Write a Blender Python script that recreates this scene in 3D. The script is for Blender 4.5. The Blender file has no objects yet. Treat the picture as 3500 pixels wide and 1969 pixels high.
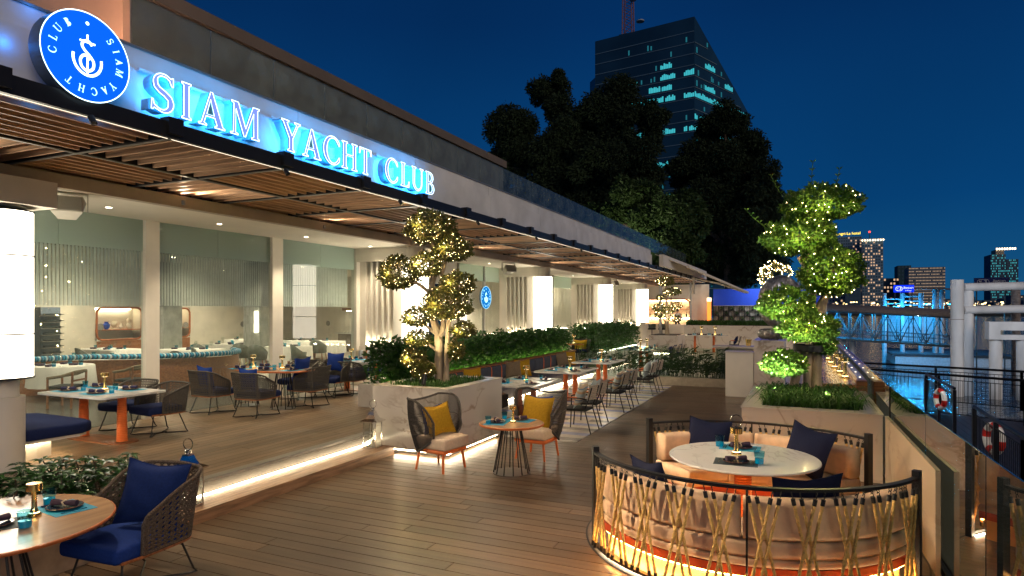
import bpy, math, random
import numpy as np
from mathutils import Vector, Matrix, Euler
R = math.radians
PI = math.pi
random.seed(7)
sc = bpy.context.scene
COL = sc.collection

# ---------------------------------------------------------------- camera
YAW = math.atan(995 / 2200)
cam_d = bpy.data.cameras.new('camera')
cam = bpy.data.objects.new('camera', cam_d)
COL.objects.link(cam)
cam.location = (0, 0, 2.35)
cam.rotation_euler = (R(90), 0, YAW)
cam_d.sensor_width = 36
cam_d.lens = 36 * 2200 / 3500
cam_d.shift_y = (1058 - 984.5) / 3500
cam_d.clip_start = 0.05
cam_d.clip_end = 5000
sc.camera = cam

# ---------------------------------------------------------------- night sky (world)
W = bpy.data.worlds.new('World')
sc.world = W
W.use_nodes = True
wn = W.node_tree.nodes
wl = W.node_tree.links
wn.clear()
w_out = wn.new('ShaderNodeOutputWorld')
w_bg = wn.new('ShaderNodeBackground')
w_tc = wn.new('ShaderNodeTexCoord')
w_sep = wn.new('ShaderNodeSeparateXYZ')
w_mr = wn.new('ShaderNodeMapRange')
w_mr.inputs['From Min'].default_value = -0.02
w_mr.inputs['From Max'].default_value = 0.75
w_cr = wn.new('ShaderNodeValToRGB')
cr = w_cr.color_ramp
cr.elements[0].position = 0.0
cr.elements[0].color = (0.0075, 0.082, 0.190, 1)
cr.elements[1].position = 1.0
cr.elements[1].color = (0.0006, 0.008, 0.034, 1)
e = cr.elements.new(0.22); e.color = (0.0016, 0.044, 0.150, 1)
e = cr.elements.new(0.55); e.color = (0.0009, 0.020, 0.083, 1)
w_noise = wn.new('ShaderNodeTexNoise')
w_noise.inputs['Scale'].default_value = 2.0
w_noise.inputs['Detail'].default_value = 3
w_mix = wn.new('ShaderNodeMath'); w_mix.operation = 'MULTIPLY_ADD'
w_mix.inputs[1].default_value = 0.42
w_mix.inputs[2].default_value = 0.48
w_mul = wn.new('ShaderNodeMath'); w_mul.operation = 'MULTIPLY'
wl.new(w_tc.outputs['Generated'], w_sep.inputs[0])
wl.new(w_sep.outputs['Z'], w_mr.inputs['Value'])
wl.new(w_mr.outputs[0], w_cr.inputs[0])
wl.new(w_cr.outputs[0], w_bg.inputs['Color'])
wl.new(w_tc.outputs['Generated'], w_noise.inputs['Vector'])
wl.new(w_noise.outputs[0], w_mix.inputs[0])
wl.new(w_mix.outputs[0], w_bg.inputs['Strength'])
wl.new(w_bg.outputs[0], w_out.inputs[0])

# assumed glow of the city across the river and of quay lights: weak, wide, low and slightly warm
sun_d = bpy.data.lights.new('sun', 'SUN')
sun_d.energy = 0.60
sun_d.angle = R(35)
sun_d.color = (1.0, 0.80, 0.60)
sun = bpy.data.objects.new('sun', sun_d)
sun.rotation_euler = Vector((-0.72, 0.52, -0.40)).to_track_quat('-Z', 'Y').to_euler()
COL.objects.link(sun)

sc.view_settings.view_transform = 'Standard'
sc.view_settings.look = 'None'
sc.view_settings.exposure = 0.82
sc.view_settings.gamma = 1.0
sc.view_settings.use_curve_mapping = False
sc.render.engine = 'CYCLES'
sc.cycles.use_denoising = True
try:
    sc.cycles.denoiser = 'OPENIMAGEDENOISE'
except Exception:
    pass
sc.cycles.max_bounces = 7
sc.cycles.diffuse_bounces = 3
sc.cycles.glossy_bounces = 4
sc.cycles.transmission_bounces = 6
sc.cycles.transparent_max_bounces = 14
sc.cycles.sample_clamp_indirect = 4.0
sc.cycles.caustics_reflective = False
sc.cycles.caustics_refractive = False
sc.cycles.use_light_tree = True

# ---------------------------------------------------------------- materials
MATS = {}


def mat(name, color, rough=0.6, metal=0.0, noise=0.12, nscale=8.0, emit=None, estr=0.0, bump=0.0, bscale=60.0,
        spec=0.5, stretch=None, perobj=0.0, color2=None, trans=0.0, ior=1.45, alpha=1.0, rnoise=0.0, wear=0.0):
    if name in MATS:
        return MATS[name]
    m = bpy.data.materials.new(name)
    m.use_nodes = True
    nt = m.node_tree
    b = nt.nodes['Principled BSDF']
    b.inputs['Roughness'].default_value = rough
    b.inputs['Metallic'].default_value = metal
    b.inputs['Specular IOR Level'].default_value = spec
    b.inputs['IOR'].default_value = ior
    b.inputs['Transmission Weight'].default_value = trans
    b.inputs['Alpha'].default_value = alpha
    c = tuple(color) + (1,)
    tc = nt.nodes.new('ShaderNodeTexCoord')
    mp = nt.nodes.new('ShaderNodeMapping')
    nt.links.new(tc.outputs['Object'], mp.inputs[0])
    if stretch:
        mp.inputs['Scale'].default_value = stretch
    nz = nt.nodes.new('ShaderNodeTexNoise')
    nz.inputs['Scale'].default_value = nscale
    nz.inputs['Detail'].default_value = 6
    nt.links.new(mp.outputs[0], nz.inputs[0])
    if noise or color2 or perobj:
        mx = nt.nodes.new('ShaderNodeMix')
        mx.data_type = 'RGBA'
        k = 1 - noise * 1.6
        c2 = tuple(color2) + (1,) if color2 else (c[0] * k, c[1] * k, c[2] * k, 1)
        c1 = c if color2 else tuple(min(1, v * (1 + noise * .6)) for v in c[:3]) + (1,)
        mx.inputs[6].default_value = c1
        mx.inputs[7].default_value = c2
        rm = nt.nodes.new('ShaderNodeMapRange')
        rm.inputs['From Min'].default_value = 0.35
        rm.inputs['From Max'].default_value = 0.68
        nt.links.new(nz.outputs[0], rm.inputs[0])
        nt.links.new(rm.outputs[0], mx.inputs[0])
        last = mx.outputs[2]
        if perobj:
            oi = nt.nodes.new('ShaderNodeObjectInfo')
            r2 = nt.nodes.new('ShaderNodeMapRange')
            r2.inputs['To Min'].default_value = 1 - perobj
            r2.inputs['To Max'].default_value = 1 + perobj
            nt.links.new(oi.outputs['Random'], r2.inputs[0])
            vm = nt.nodes.new('ShaderNodeVectorMath'); vm.operation = 'SCALE'
            nt.links.new(last, vm.inputs[0])
            nt.links.new(r2.outputs[0], vm.inputs['Scale'])
            last = vm.outputs[0]
            # shift the grain from piece to piece
            ad = nt.nodes.new('ShaderNodeVectorMath'); ad.operation = 'ADD'
            cb = nt.nodes.new('ShaderNodeCombineXYZ')
            m3 = nt.nodes.new('ShaderNodeMath'); m3.operation = 'MULTIPLY'; m3.inputs[1].default_value = 37.0
            nt.links.new(oi.outputs['Random'], m3.inputs[0])
            nt.links.new(m3.outputs[0], cb.inputs[0]); nt.links.new(m3.outputs[0], cb.inputs[1])
            nt.links.new(mp.outputs[0], ad.inputs[0]); nt.links.new(cb.outputs[0], ad.inputs[1])
            nt.links.new(ad.outputs[0], nz.inputs[0])
        if wear:   # large soft patches of foot wear and damp across neighbouring boards
            gp_ = nt.nodes.new('ShaderNodeNewGeometry')
            wn_ = nt.nodes.new('ShaderNodeTexNoise'); wn_.inputs['Scale'].default_value = 0.7; wn_.inputs['Detail'].default_value = 3
            wn_.inputs['Roughness'].default_value = 0.5
            nt.links.new(gp_.outputs['Position'], wn_.inputs[0])
            wr = nt.nodes.new('ShaderNodeMapRange'); wr.inputs['From Min'].default_value = .32; wr.inputs['From Max'].default_value = .68
            wr.inputs['To Min'].default_value = 1 - wear; wr.inputs['To Max'].default_value = 1 + wear
            nt.links.new(wn_.outputs[0], wr.inputs[0])
            ws = nt.nodes.new('ShaderNodeVectorMath'); ws.operation = 'SCALE'
            nt.links.new(last, ws.inputs[0]); nt.links.new(wr.outputs[0], ws.inputs['Scale'])
            last = ws.outputs[0]
            w2_ = nt.nodes.new('ShaderNodeMapRange'); w2_.inputs['From Min'].default_value = .32; w2_.inputs['From Max'].default_value = .68
            w2_.inputs['To Min'].default_value = rough + .05; w2_.inputs['To Max'].default_value = max(.05, rough - .06)
            nt.links.new(wn_.outputs[0], w2_.inputs[0]); nt.links.new(w2_.outputs[0], b.inputs['Roughness'])
        nt.links.new(last, b.inputs['Base Color'])
    else:
        b.inputs['Base Color'].default_value = c
    if rnoise:
        rr = nt.nodes.new('ShaderNodeMapRange')
        rr.inputs['To Min'].default_value = max(0.02, rough - rnoise)
        rr.inputs['To Max'].default_value = min(1, rough + rnoise)
        nt.links.new(nz.outputs[0], rr.inputs[0])
        nt.links.new(rr.outputs[0], b.inputs['Roughness'])
    if bump:
        bn = nt.nodes.new('ShaderNodeTexNoise')
        bn.inputs['Scale'].default_value = bscale
        bn.inputs['Detail'].default_value = 4
        nt.links.new(mp.outputs[0], bn.inputs[0])
        bp = nt.nodes.new('ShaderNodeBump')
        bp.inputs['Strength'].default_value = bump
        bp.inputs['Distance'].default_value = 0.01
        nt.links.new(bn.outputs[0], bp.inputs['Height'])
        nt.links.new(bp.outputs[0], b.inputs['Normal'])
    if emit:
        b.inputs['Emission Color'].default_value = tuple(emit) + (1,)
        b.inputs['Emission Strength'].default_value = estr
    MATS[name] = m
    return m


def emat(name, color, strength):
    """a surface that only gives off light"""
    if name in MATS:
        return MATS[name]
    m = bpy.data.materials.new(name)
    m.use_nodes = True
    nt = m.node_tree
    nt.nodes.clear()
    o = nt.nodes.new('ShaderNodeOutputMaterial')
    e = nt.nodes.new('ShaderNodeEmission')
    e.inputs[0].default_value = tuple(color) + (1,)
    e.inputs[1].default_value = strength
    nt.links.new(e.outputs[0], o.inputs[0])
    MATS[name] = m
    return m


def glassmat(name, tint=(0.9, 0.97, 0.95), refl=1.0, frost=0.0, rough=0.0, grime=0.0, ior=1.5):
    """thin pane: clear transmission plus mirror reflection by Fresnel"""
    if name in MATS:
        return MATS[name]
    m = bpy.data.materials.new(name)
    m.use_nodes = True
    nt = m.node_tree
    nt.nodes.clear()
    o = nt.nodes.new('ShaderNodeOutputMaterial')
    t = nt.nodes.new('ShaderNodeBsdfTransparent')
    t.inputs[0].default_value = tuple(tint) + (1,)
    g = nt.nodes.new('ShaderNodeBsdfGlossy')
    g.inputs['Roughness'].default_value = rough
    f = nt.nodes.new('ShaderNodeFresnel')
    f.inputs[0].default_value = ior
    ml = nt.nodes.new('ShaderNodeMath'); ml.operation = 'MULTIPLY'; ml.inputs[1].default_value = refl
    ml.use_clamp = True
    gb = nt.nodes.new('ShaderNodeNewGeometry')
    fr = nt.nodes.new('ShaderNodeMath'); fr.operation = 'SUBTRACT'; fr.inputs[0].default_value = 1.0
    nt.links.new(gb.outputs['Backfacing'], fr.inputs[1])
    mb = nt.nodes.new('ShaderNodeMath'); mb.operation = 'MULTIPLY'
    nt.links.new(ml.outputs[0], mb.inputs[0]); nt.links.new(fr.outputs[0], mb.inputs[1])
    mx = nt.nodes.new('ShaderNodeMixShader')
    nt.links.new(f.outputs[0], ml.inputs[0])
    nt.links.new(mb.outputs[0], mx.inputs[0])
    last = t.outputs[0]
    if frost or grime:
        d = nt.nodes.new('ShaderNodeBsdfDiffuse'); d.inputs[0].default_value = (0.70, 0.80, 0.74, 1)
        tl = nt.nodes.new('ShaderNodeBsdfTranslucent'); tl.inputs[0].default_value = (0.62, 0.74, 0.67, 1)
        m0 = nt.nodes.new('ShaderNodeMixShader'); m0.inputs[0].default_value = 0.5
        nt.links.new(d.outputs[0], m0.inputs[1]); nt.links.new(tl.outputs[0], m0.inputs[2])
        m2 = nt.nodes.new('ShaderNodeMixShader')
        nt.links.new(t.outputs[0], m2.inputs[1]); nt.links.new(m0.outputs[0], m2.inputs[2])
        if grime:
            tc = nt.nodes.new('ShaderNodeTexCoord')
            nz = nt.nodes.new('ShaderNodeTexNoise'); nz.inputs['Scale'].default_value = 3.0
            nz.inputs['Detail'].default_value = 10; nz.inputs['Roughness'].default_value = 0.7
            nt.links.new(tc.outputs['Object'], nz.inputs[0])
            mr = nt.nodes.new('ShaderNodeMapRange')
            mr.inputs['From Min'].default_value = 0.4; mr.inputs['From Max'].default_value = 0.8
            mr.inputs['To Min'].default_value = frost; mr.inputs['To Max'].default_value = frost + grime
            nt.links.new(nz.outputs[0], mr.inputs[0]); nt.links.new(mr.outputs[0], m2.inputs[0])
        else:
            m2.inputs[0].default_value = frost
        last = m2.outputs[0]
    nt.links.new(last, mx.inputs[1])
    nt.links.new(g.outputs[0], mx.inputs[2])
    nt.links.new(mx.outputs[0], o.inputs[0])
    MATS[name] = m
    return m


def veined(name, base=(0.62, 0.58, 0.53), vein=(0.32, 0.28, 0.25), rough=0.18, scale=0.9, tile=None):
    """polished pale marble with soft brown grey veins"""
    if name in MATS:
        return MATS[name]
    m = mat(name, base, rough, noise=0.0)
    nt = m.node_tree
    b = nt.nodes['Principled BSDF']
    geo = nt.nodes.new('ShaderNodeNewGeometry')
    mp = nt.nodes.new('ShaderNodeMapping')
    mp.inputs['Rotation'].default_value = (R(20), R(52), R(35))
    mp.inputs['Scale'].default_value = (scale, scale * .45, scale)
    nt.links.new(geo.outputs['Position'], mp.inputs[0])
    nz = nt.nodes.new('ShaderNodeTexNoise')
    nz.inputs['Scale'].default_value = 1.6; nz.inputs['Detail'].default_value = 8
    nz.inputs['Roughness'].default_value = 0.55; nz.inputs['Distortion'].default_value = 0.9
    nt.links.new(mp.outputs[0], nz.inputs[0])
    a = nt.nodes.new('ShaderNodeMath'); a.operation = 'SUBTRACT'; a.inputs[1].default_value = 0.5
    ab = nt.nodes.new('ShaderNodeMath'); ab.operation = 'ABSOLUTE'
    mr = nt.nodes.new('ShaderNodeMapRange')
    mr.inputs['From Min'].default_value = 0.0; mr.inputs['From Max'].default_value = 0.030
    mr.inputs['To Min'].default_value = 1.0; mr.inputs['To Max'].default_value = 0.0
    nt.links.new(nz.outputs[0], a.inputs[0]); nt.links.new(a.outputs[0], ab.inputs[0]); nt.links.new(ab.outputs[0], mr.inputs[0])
    n2 = nt.nodes.new('ShaderNodeTexNoise'); n2.inputs['Scale'].default_value = 1.1; n2.inputs['Detail'].default_value = 3
    nt.links.new(geo.outputs['Position'], n2.inputs[0])
    m2 = nt.nodes.new('ShaderNodeMapRange')
    m2.inputs['From Min'].default_value = 0.42; m2.inputs['From Max'].default_value = 0.60
    nt.links.new(n2.outputs[0], m2.inputs[0])
    ml = nt.nodes.new('ShaderNodeMath'); ml.operation = 'MULTIPLY'
    nt.links.new(mr.outputs[0], ml.inputs[0]); nt.links.new(m2.outputs[0], ml.inputs[1])
    m3 = nt.nodes.new('ShaderNodeMath'); m3.operation = 'MULTIPLY'; m3.inputs[1].default_value = 0.75
    nt.links.new(ml.outputs[0], m3.inputs[0])
    mx = nt.nodes.new('ShaderNodeMix'); mx.data_type = 'RGBA'
    mx.inputs[6].default_value = tuple(base) + (1,); mx.inputs[7].default_value = tuple(vein) + (1,)
    nt.links.new(m3.outputs[0], mx.inputs[0])
    nt.links.new(mx.outputs[2], b.inputs['Base Color'])
    return m


# ---------------------------------------------------------------- mesh building
class MB:
    def __init__(self):
        self.v = []
        self.f = []

    def add(self, vs, fs):
        n = len(self.v)
        self.v.extend([tuple(p) for p in vs])
        self.f.extend([tuple(i + n for i in f) for f in fs])
        return self

    def box(self, x0, x1, y0, y1, z0, z1, rot=None, pivot=None):
        vs = [Vector((x, y, z)) for z in (z0, z1) for y in (y0, y1) for x in (x0, x1)]
        if rot:
            M = Euler(rot).to_matrix()
            p = Vector(pivot) if pivot else Vector(((x0 + x1) / 2, (y0 + y1) / 2, (z0 + z1) / 2))
            vs = [M @ (v - p) + p for v in vs]
        return self.add(vs, [(0, 2, 3, 1), (4, 5, 7, 6), (0, 1, 5, 4), (2, 6, 7, 3), (0, 4, 6, 2), (1, 3, 7, 5)])

    def rbox(self, x0, x1, y0, y1, z0, z1, r=0.03, n=3, puff=0.0):
        """soft box: a cushion, all edges rounded"""
        sx, sy, sz = (x1 - x0) / 2, (y1 - y0) / 2, (z1 - z0) / 2
        c = Vector(((x0 + x1) / 2, (y0 + y1) / 2, (z0 + z1) / 2))
        r = min(r, sx, sy, sz)

        def ax(s):
            a = [s - r + r * math.sin(R(90 * i / n)) for i in range(n + 1)]
            return a
        # build as a subdivided cube projected to rounded box
        k = n
        m = 4
        def ticks(s):
            o = [-s + r * (1 - math.cos(R(90 * i / k))) for i in range(k)]
            mid = [(-s + r) + (2 * s - 2 * r) * i / m for i in range(m + 1)]
            return o + mid + [-q for q in reversed(o)]
        tx, ty, tz = ticks(sx), ticks(sy), ticks(sz)
        def rnd(p):
            q = Vector((max(-sx + r, min(sx - r, p[0])), max(-sy + r, min(sy - r, p[1])), max(-sz + r, min(sz - r, p[2]))))
            d = Vector(p) - q
            if d.length > 1e-9:
                d = d.normalized() * r
            q = q + d
            if puff:
                q.z += puff * (1 - (q.x / sx) ** 2) * (1 - (q.y / sy) ** 2) * (1 if q.z > 0 else -1)
            return q + c
        for axis, (ta, tb, s) in enumerate(((ty, tz, sx), (tx, tz, sy), (tx, ty, sz))):
            for sg in (-1, 1):
                base = len(self.v)
                for b in tb:
                    for a in ta:
                        p = (sg * s, a, b) if axis == 0 else (a, sg * s, b) if axis == 1 else (a, b, sg * s)
                        self.v.append(tuple(rnd(p)))
                na = len(ta)
                for j in range(len(tb) - 1):
                    for i in range(na - 1):
                        q = (base + j * na + i, base + j * na + i + 1, base + (j + 1) * na + i + 1, base + (j + 1) * na + i)
                        flip = (sg < 0) ^ (axis == 1)
                        self.f.append(tuple(reversed(q)) if flip else q)
        return self

    def lathe(self, prof, n=24, c=(0, 0, 0), a0=0.0, a1=2 * PI, sx=1.0, sy=1.0):
        full = abs(a1 - a0 - 2 * PI) < 1e-6
        k = n if full else n + 1
        b = len(self.v)
        for r, z in prof:
            for i in range(k):
                a = a0 + (a1 - a0) * i / n
                self.v.append((c[0] + r * math.cos(a) * sx, c[1] + r * math.sin(a) * sy, c[2] + z))
        for j in range(len(prof) - 1):
            for i in range(n):
                i2 = (i + 1) % k
                self.f.append((b + j * k + i, b + j * k + i2, b + (j + 1) * k + i2, b + (j + 1) * k + i))
        return self

    def disc(self, r, z, n=24, c=(0, 0, 0), up=True, sx=1.0, sy=1.0):
        b = len(self.v)
        for i in range(n):
            a = 2 * PI * i / n
            self.v.append((c[0] + r * math.cos(a) * sx, c[1] + r * math.sin(a) * sy, c[2] + z))
        f = tuple(b + i for i in range(n))
        self.f.append(f if up else tuple(reversed(f)))
        return self

    def cyl(self, c, r, z0, z1, n=20, r2=None, sx=1.0, sy=1.0):
        r2 = r if r2 is None else r2
        self.lathe([(r, z0), (r2, z1)], n, c, sx=sx, sy=sy)
        self.disc(r, z0, n, c, False, sx, sy)
        self.disc(r2, z1, n, c, True, sx, sy)
        return self

    def tube(self, pts, r, n=6, closed=False, caps=True, rad=None, twist=0.0, lobes=0, lobe=0.0):
        pts = [Vector(p) for p in pts]
        m = len(pts)
        b = len(self.v)
        up = Vector((0, 0, 1))
        T0 = (pts[1] - pts[0]).normalized()
        if abs(T0.dot(up)) > 0.95:
            up = Vector((1, 0, 0))
        nrm = (up - T0 * up.dot(T0)).normalized()
        for i, p in enumerate(pts):
            if closed:
                T = (pts[(i + 1) % m] - pts[i - 1]).normalized()
            else:
                T = (pts[min(i + 1, m - 1)] - pts[max(i - 1, 0)])
                T = T.normalized() if T.length > 1e-9 else T0
            nrm = nrm - T * nrm.dot(T)
            if nrm.length < 1e-6:
                nrm = T.orthogonal()
            nrm.normalize()
            bn = T.cross(nrm)
            rr = rad[i] if rad else r
            for k in range(n):
                a = 2 * PI * k / n + twist * i
                q = rr * (1 + (lobe * math.cos(lobes * 2 * PI * k / n) if lobes else 0))
                self.v.append(tuple(p + nrm * (q * math.cos(a)) + bn * (q * math.sin(a))))
        segs = m if closed else m - 1
        for i in range(segs):
            j = (i + 1) % m
            for k in range(n):
                k2 = (k + 1) % n
                self.f.append((b + i * n + k, b + i * n + k2, b + j * n + k2, b + j * n + k))
        if caps and not closed:
            self.f.append(tuple(b + k for k in reversed(range(n))))
            self.f.append(tuple(b + (m - 1) * n + k for k in range(n)))
        return self

    def prism(self, poly, z0, z1):
        """closed outline in the xy plane, extruded along z (counter-clockwise outline)"""
        n = len(poly)
        b = len(self.v)
        for z in (z0, z1):
            for p in poly:
                self.v.append((p[0], p[1], z))
        self.f.append(tuple(b + i for i in reversed(range(n))))
        self.f.append(tuple(b + n + i for i in range(n)))
        for i in range(n):
            j = (i + 1) % n
            self.f.append((b + i, b + j, b + n + j, b + n + i))
        return self

    def quad(self, a, b, c, d):
        return self.add([a, b, c, d], [(0, 1, 2, 3)])

    def xf(self, M, start=0):
        self.v[start:] = [tuple(M @ Vector(p)) for p in self.v[start:]]
        return self

    def mesh(self, name, m=None, smooth=False):
        me = bpy.data.meshes.new(name)
        me.from_pydata(self.v, [], self.f)
        if m:
            me.materials.append(m)
        if smooth:
            me.polygons.foreach_set('use_smooth', [True] * len(me.polygons))
            me.update()
            if smooth != 2:
                try:
                    me.set_sharp_from_angle(angle=R(38))
                except Exception:
                    pass
        me.update()
        return me

    def build(self, name, m, parent=None, smooth=False, kind=None, label=None, loc=None, rz=None):
        o = bpy.data.objects.new(name, self.mesh(name, m, smooth))
        COL.objects.link(o)
        if parent:
            o.parent = parent
        if kind:
            o['kind'] = kind
        if label:
            o['label'] = label
        if loc:
            o.location = loc
        if rz:
            o.rotation_euler = (0, 0, rz)
        return o


def thing(name, label, cat, loc=(0, 0, 0), rz=0.0, group=None, kind=None):
    o = bpy.data.objects.new(name, None)
    COL.objects.link(o)
    o.location = loc
    o.rotation_euler = (0, 0, rz)
    o.empty_display_size = 0.2
    o['label'] = label
    o['category'] = cat
    if group:
        o['group'] = group
    if kind:
        o['kind'] = kind
    return o


def tag(o, label, cat, group=None, kind=None):
    o['label'] = label
    o['category'] = cat
    if group:
        o['group'] = group
    if kind:
        o['kind'] = kind
    return o


def dup(root, loc, rz=0.0, label=None, group=None, scale=None):
    r = root.copy()
    COL.objects.link(r)
    r.location = loc
    r.rotation_euler = (0, 0, rz)
    if label:
        r['label'] = label
    if group:
        r['group'] = group
    if scale:
        r.scale = (scale,) * 3
    for ch in list(root.children):
        c = ch.copy()
        COL.objects.link(c)
        c.parent = r
        for g in ch.children:
            d = g.copy()
            COL.objects.link(d)
            d.parent = c
    return r


def put(me, name, parent=None, loc=(0, 0, 0), rot=(0, 0, 0), scale=None, kind=None, label=None):
    """place shared mesh data as an object of its own"""
    o = bpy.data.objects.new(name, me)
    COL.objects.link(o)
    o.location = loc
    o.rotation_euler = rot
    if scale:
        o.scale = scale
    if parent:
        o.parent = parent
    if kind:
        o['kind'] = kind
    if label:
        o['label'] = label
    return o


def lamp(kind, loc, energy, color=(1, 0.82, 0.58), parent=None, size=0.05, rot=(0, 0, 0), spot=None, blend=0.6, sy=None, name='light'):
    d = bpy.data.lights.new(name, kind)
    d.energy = energy
    d.color = color
    if kind in ('POINT', 'SPOT'):
        d.shadow_soft_size = size
    if kind == 'AREA':
        d.size = size
        if sy:
            d.shape = 'RECTANGLE'
            d.size_y = sy
    if spot:
        d.spot_size = spot
        d.spot_blend = blend
    o = bpy.data.objects.new(name, d)
    COL.objects.link(o)
    o.location = loc
    o.rotation_euler = rot
    if parent:
        o.parent = parent
    return o


def aim(o, target):
    v = Vector(target) - Vector(o.location)
    o.rotation_euler = v.to_track_quat('-Z', 'Y').to_euler()
    return o


def txt(s, size=1.0, depth=0.0, font=None, align='CENTER', spacing=1.0):
    """lettering turned into mesh data"""
    cu = bpy.data.curves.new('lettering', 'FONT')
    cu.body = s
    cu.size = size
    cu.extrude = depth
    cu.align_x = align
    cu.align_y = 'CENTER'
    cu.space_character = spacing
    cu.resolution_u = 4
    o = bpy.data.objects.new('lettering', cu)
    COL.objects.link(o)
    bpy.context.view_layer.update()
    me = bpy.data.meshes.new_from_object(o)
    bpy.data.objects.remove(o)
    bpy.data.curves.remove(cu)
    return me


def sheet(name, x0, x1, y0, y1, z, m, parent=None, kind='structure'):
    return MB().quad((x0, y0, z), (x1, y0, z), (x1, y1, z), (x0, y1, z)).build(name, m, parent, kind=kind if not parent else None)


WARM = (1.0, 0.80, 0.55)
# ================================================================ materials used all over
m_deck = mat('deck_board_wood', (0.125, 0.082, 0.050), 0.34, wear=0.16, noise=0.16, nscale=2.2, stretch=(0.6, 7, 7), perobj=0.30, bump=0.15, bscale=20)
m_terr = mat('terrace_board_wood', (0.215, 0.145, 0.086), 0.40, wear=0.14, noise=0.16, nscale=2.2, stretch=(7, 0.6, 7), perobj=0.22, bump=0.15, bscale=20)
m_step = mat('step_wood', (0.34, 0.20, 0.11), 0.45, noise=0.32, nscale=2.2, stretch=(16, 1.0, 10), perobj=0.08, bump=0.2, bscale=25)
m_dark = mat('under_deck_shadow_gap', (0.02, 0.016, 0.012), 0.9)
m_white = mat('painted_wall', (0.74, 0.69, 0.59), 0.6, noise=0.05, nscale=2.0, bump=0.05)
m_ceil = mat('painted_ceiling', (0.82, 0.76, 0.64), 0.65, noise=0.04, nscale=1.0)
m_beige = mat('painted_beam', (0.42, 0.34, 0.25), 0.6, noise=0.06, nscale=3)
m_fascia = mat('fascia_render', (0.66, 0.66, 0.66), 0.55, noise=0.10, nscale=1.6, bump=0.08, bscale=12)
m_frame = mat('dark_bronze_steel', (0.018, 0.017, 0.018), 0.42, metal=0.3, noise=0.1)
m_greyline = mat('grey_trim_metal', (0.30, 0.29, 0.27), 0.4, metal=0.6, noise=0.05)
m_slat = mat('canopy_slat_wood', (0.66, 0.41, 0.25), 0.55, noise=0.25, nscale=2.5, stretch=(1, 16, 16), perobj=0.12)
m_marble = veined('planter_marble', (0.60, 0.55, 0.48), (0.26, 0.18, 0.12), 0.18, 0.8)
m_marbletop = veined('table_marble', (0.66, 0.65, 0.62), (0.40, 0.38, 0.36), 0.12, 2.0)
m_tilew = mat('floor_tile_pale', (0.52, 0.47, 0.41), 0.25, noise=0.1, nscale=5, perobj=0.08)
m_tileg = mat('floor_tile_grey', (0.22, 0.20, 0.19), 0.25, noise=0.12, nscale=5, perobj=0.10)
m_tileb = mat('floor_tile_blue', (0.30, 0.32, 0.50), 0.25, noise=0.1, nscale=5, perobj=0.08)
m_paver = mat('stone_paving', (0.42, 0.37, 0.30), 0.45, noise=0.12, nscale=3)
m_soil = mat('planter_soil', (0.035, 0.025, 0.017), 0.9, noise=0.4, nscale=20)
m_led = emat('led_strip_glow', (1.0, 0.80, 0.52), 26.0)
m_ledw = emat('led_strip_white', (1.0, 0.88, 0.68), 9.0)
m_column = emat('lantern_column_glow', (1.0, 0.89, 0.70), 5.5)
m_glass = glassmat('window_glass', (0.93, 0.97, 0.95), 1.25, frost=0.035)
m_glassfrost = glassmat('window_glass_frosted_band', (0.70, 0.84, 0.76), 0.9, frost=0.62)
m_balglass = glassmat('balustrade_glass', (0.80, 0.90, 0.87), 1.0, frost=0.04, grime=0.20)
m_rivglass = glassmat('river_balustrade_glass', (0.60, 0.68, 0.64), 2.6, frost=0.01, grime=0.06)
m_upper = mat('upper_storey_shaded', (0.15, 0.118, 0.095), 0.8, noise=0.08, nscale=1.5)  # shade on the side wall put into the dark colour
m_peach = mat('upper_storey_peach_lit', (0.74, 0.44, 0.30), 0.8, noise=0.06, nscale=1.5)  # warm light on the end wall put into the colour
m_conc = mat('weathered_concrete', (0.50, 0.49, 0.48), 0.75, noise=0.14, nscale=1.6, stretch=(1, 1, .35), bump=0.3, bscale=12)
m_navy = mat('navy_canvas', (0.012, 0.022, 0.085), 0.85, noise=0.10, nscale=60, bump=0.25, bscale=400, spec=0.2)
mat('mid_navy_canvas', (0.010, 0.028, 0.130), 0.85, noise=0.10, nscale=60, bump=0.2, bscale=400, spec=0.2)
mat('navy_canvas_deep', (0.005, 0.008, 0.030), 0.85, noise=0.10, nscale=60, bump=0.2, bscale=400, spec=0.2)
m_blue = mat('royal_blue_canvas', (0.012, 0.040, 0.220), 0.85, noise=0.10, nscale=60, bump=0.2, bscale=400, spec=0.2)
m_orange = mat('orange_lacquer', (0.78, 0.19, 0.045), 0.38, noise=0.08, nscale=10)
m_brass = mat('brushed_brass', (0.83, 0.58, 0.20), 0.22, metal=1.0, noise=0.08)
m_steel = mat('polished_steel', (0.78, 0.77, 0.74), 0.12, metal=1.0, noise=0.03)
m_black = mat('black_powdercoat', (0.012, 0.012, 0.013), 0.4, metal=0.2, noise=0.1)

# ================================================================ ground, deck, terrace, water
land = MB().box(-90, 1.30, -12, 46.4, -3.2, -0.06)
land.box(-90, 1.62, 46.4, 160, -3.2, 0.3)
land = land.build('ground', m_conc, kind='structure')
sub = MB().box(-6.04, 1.12, 1.5, 20.9, -0.058, -0.034).build('deck_substructure', m_dark, kind='structure')

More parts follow.
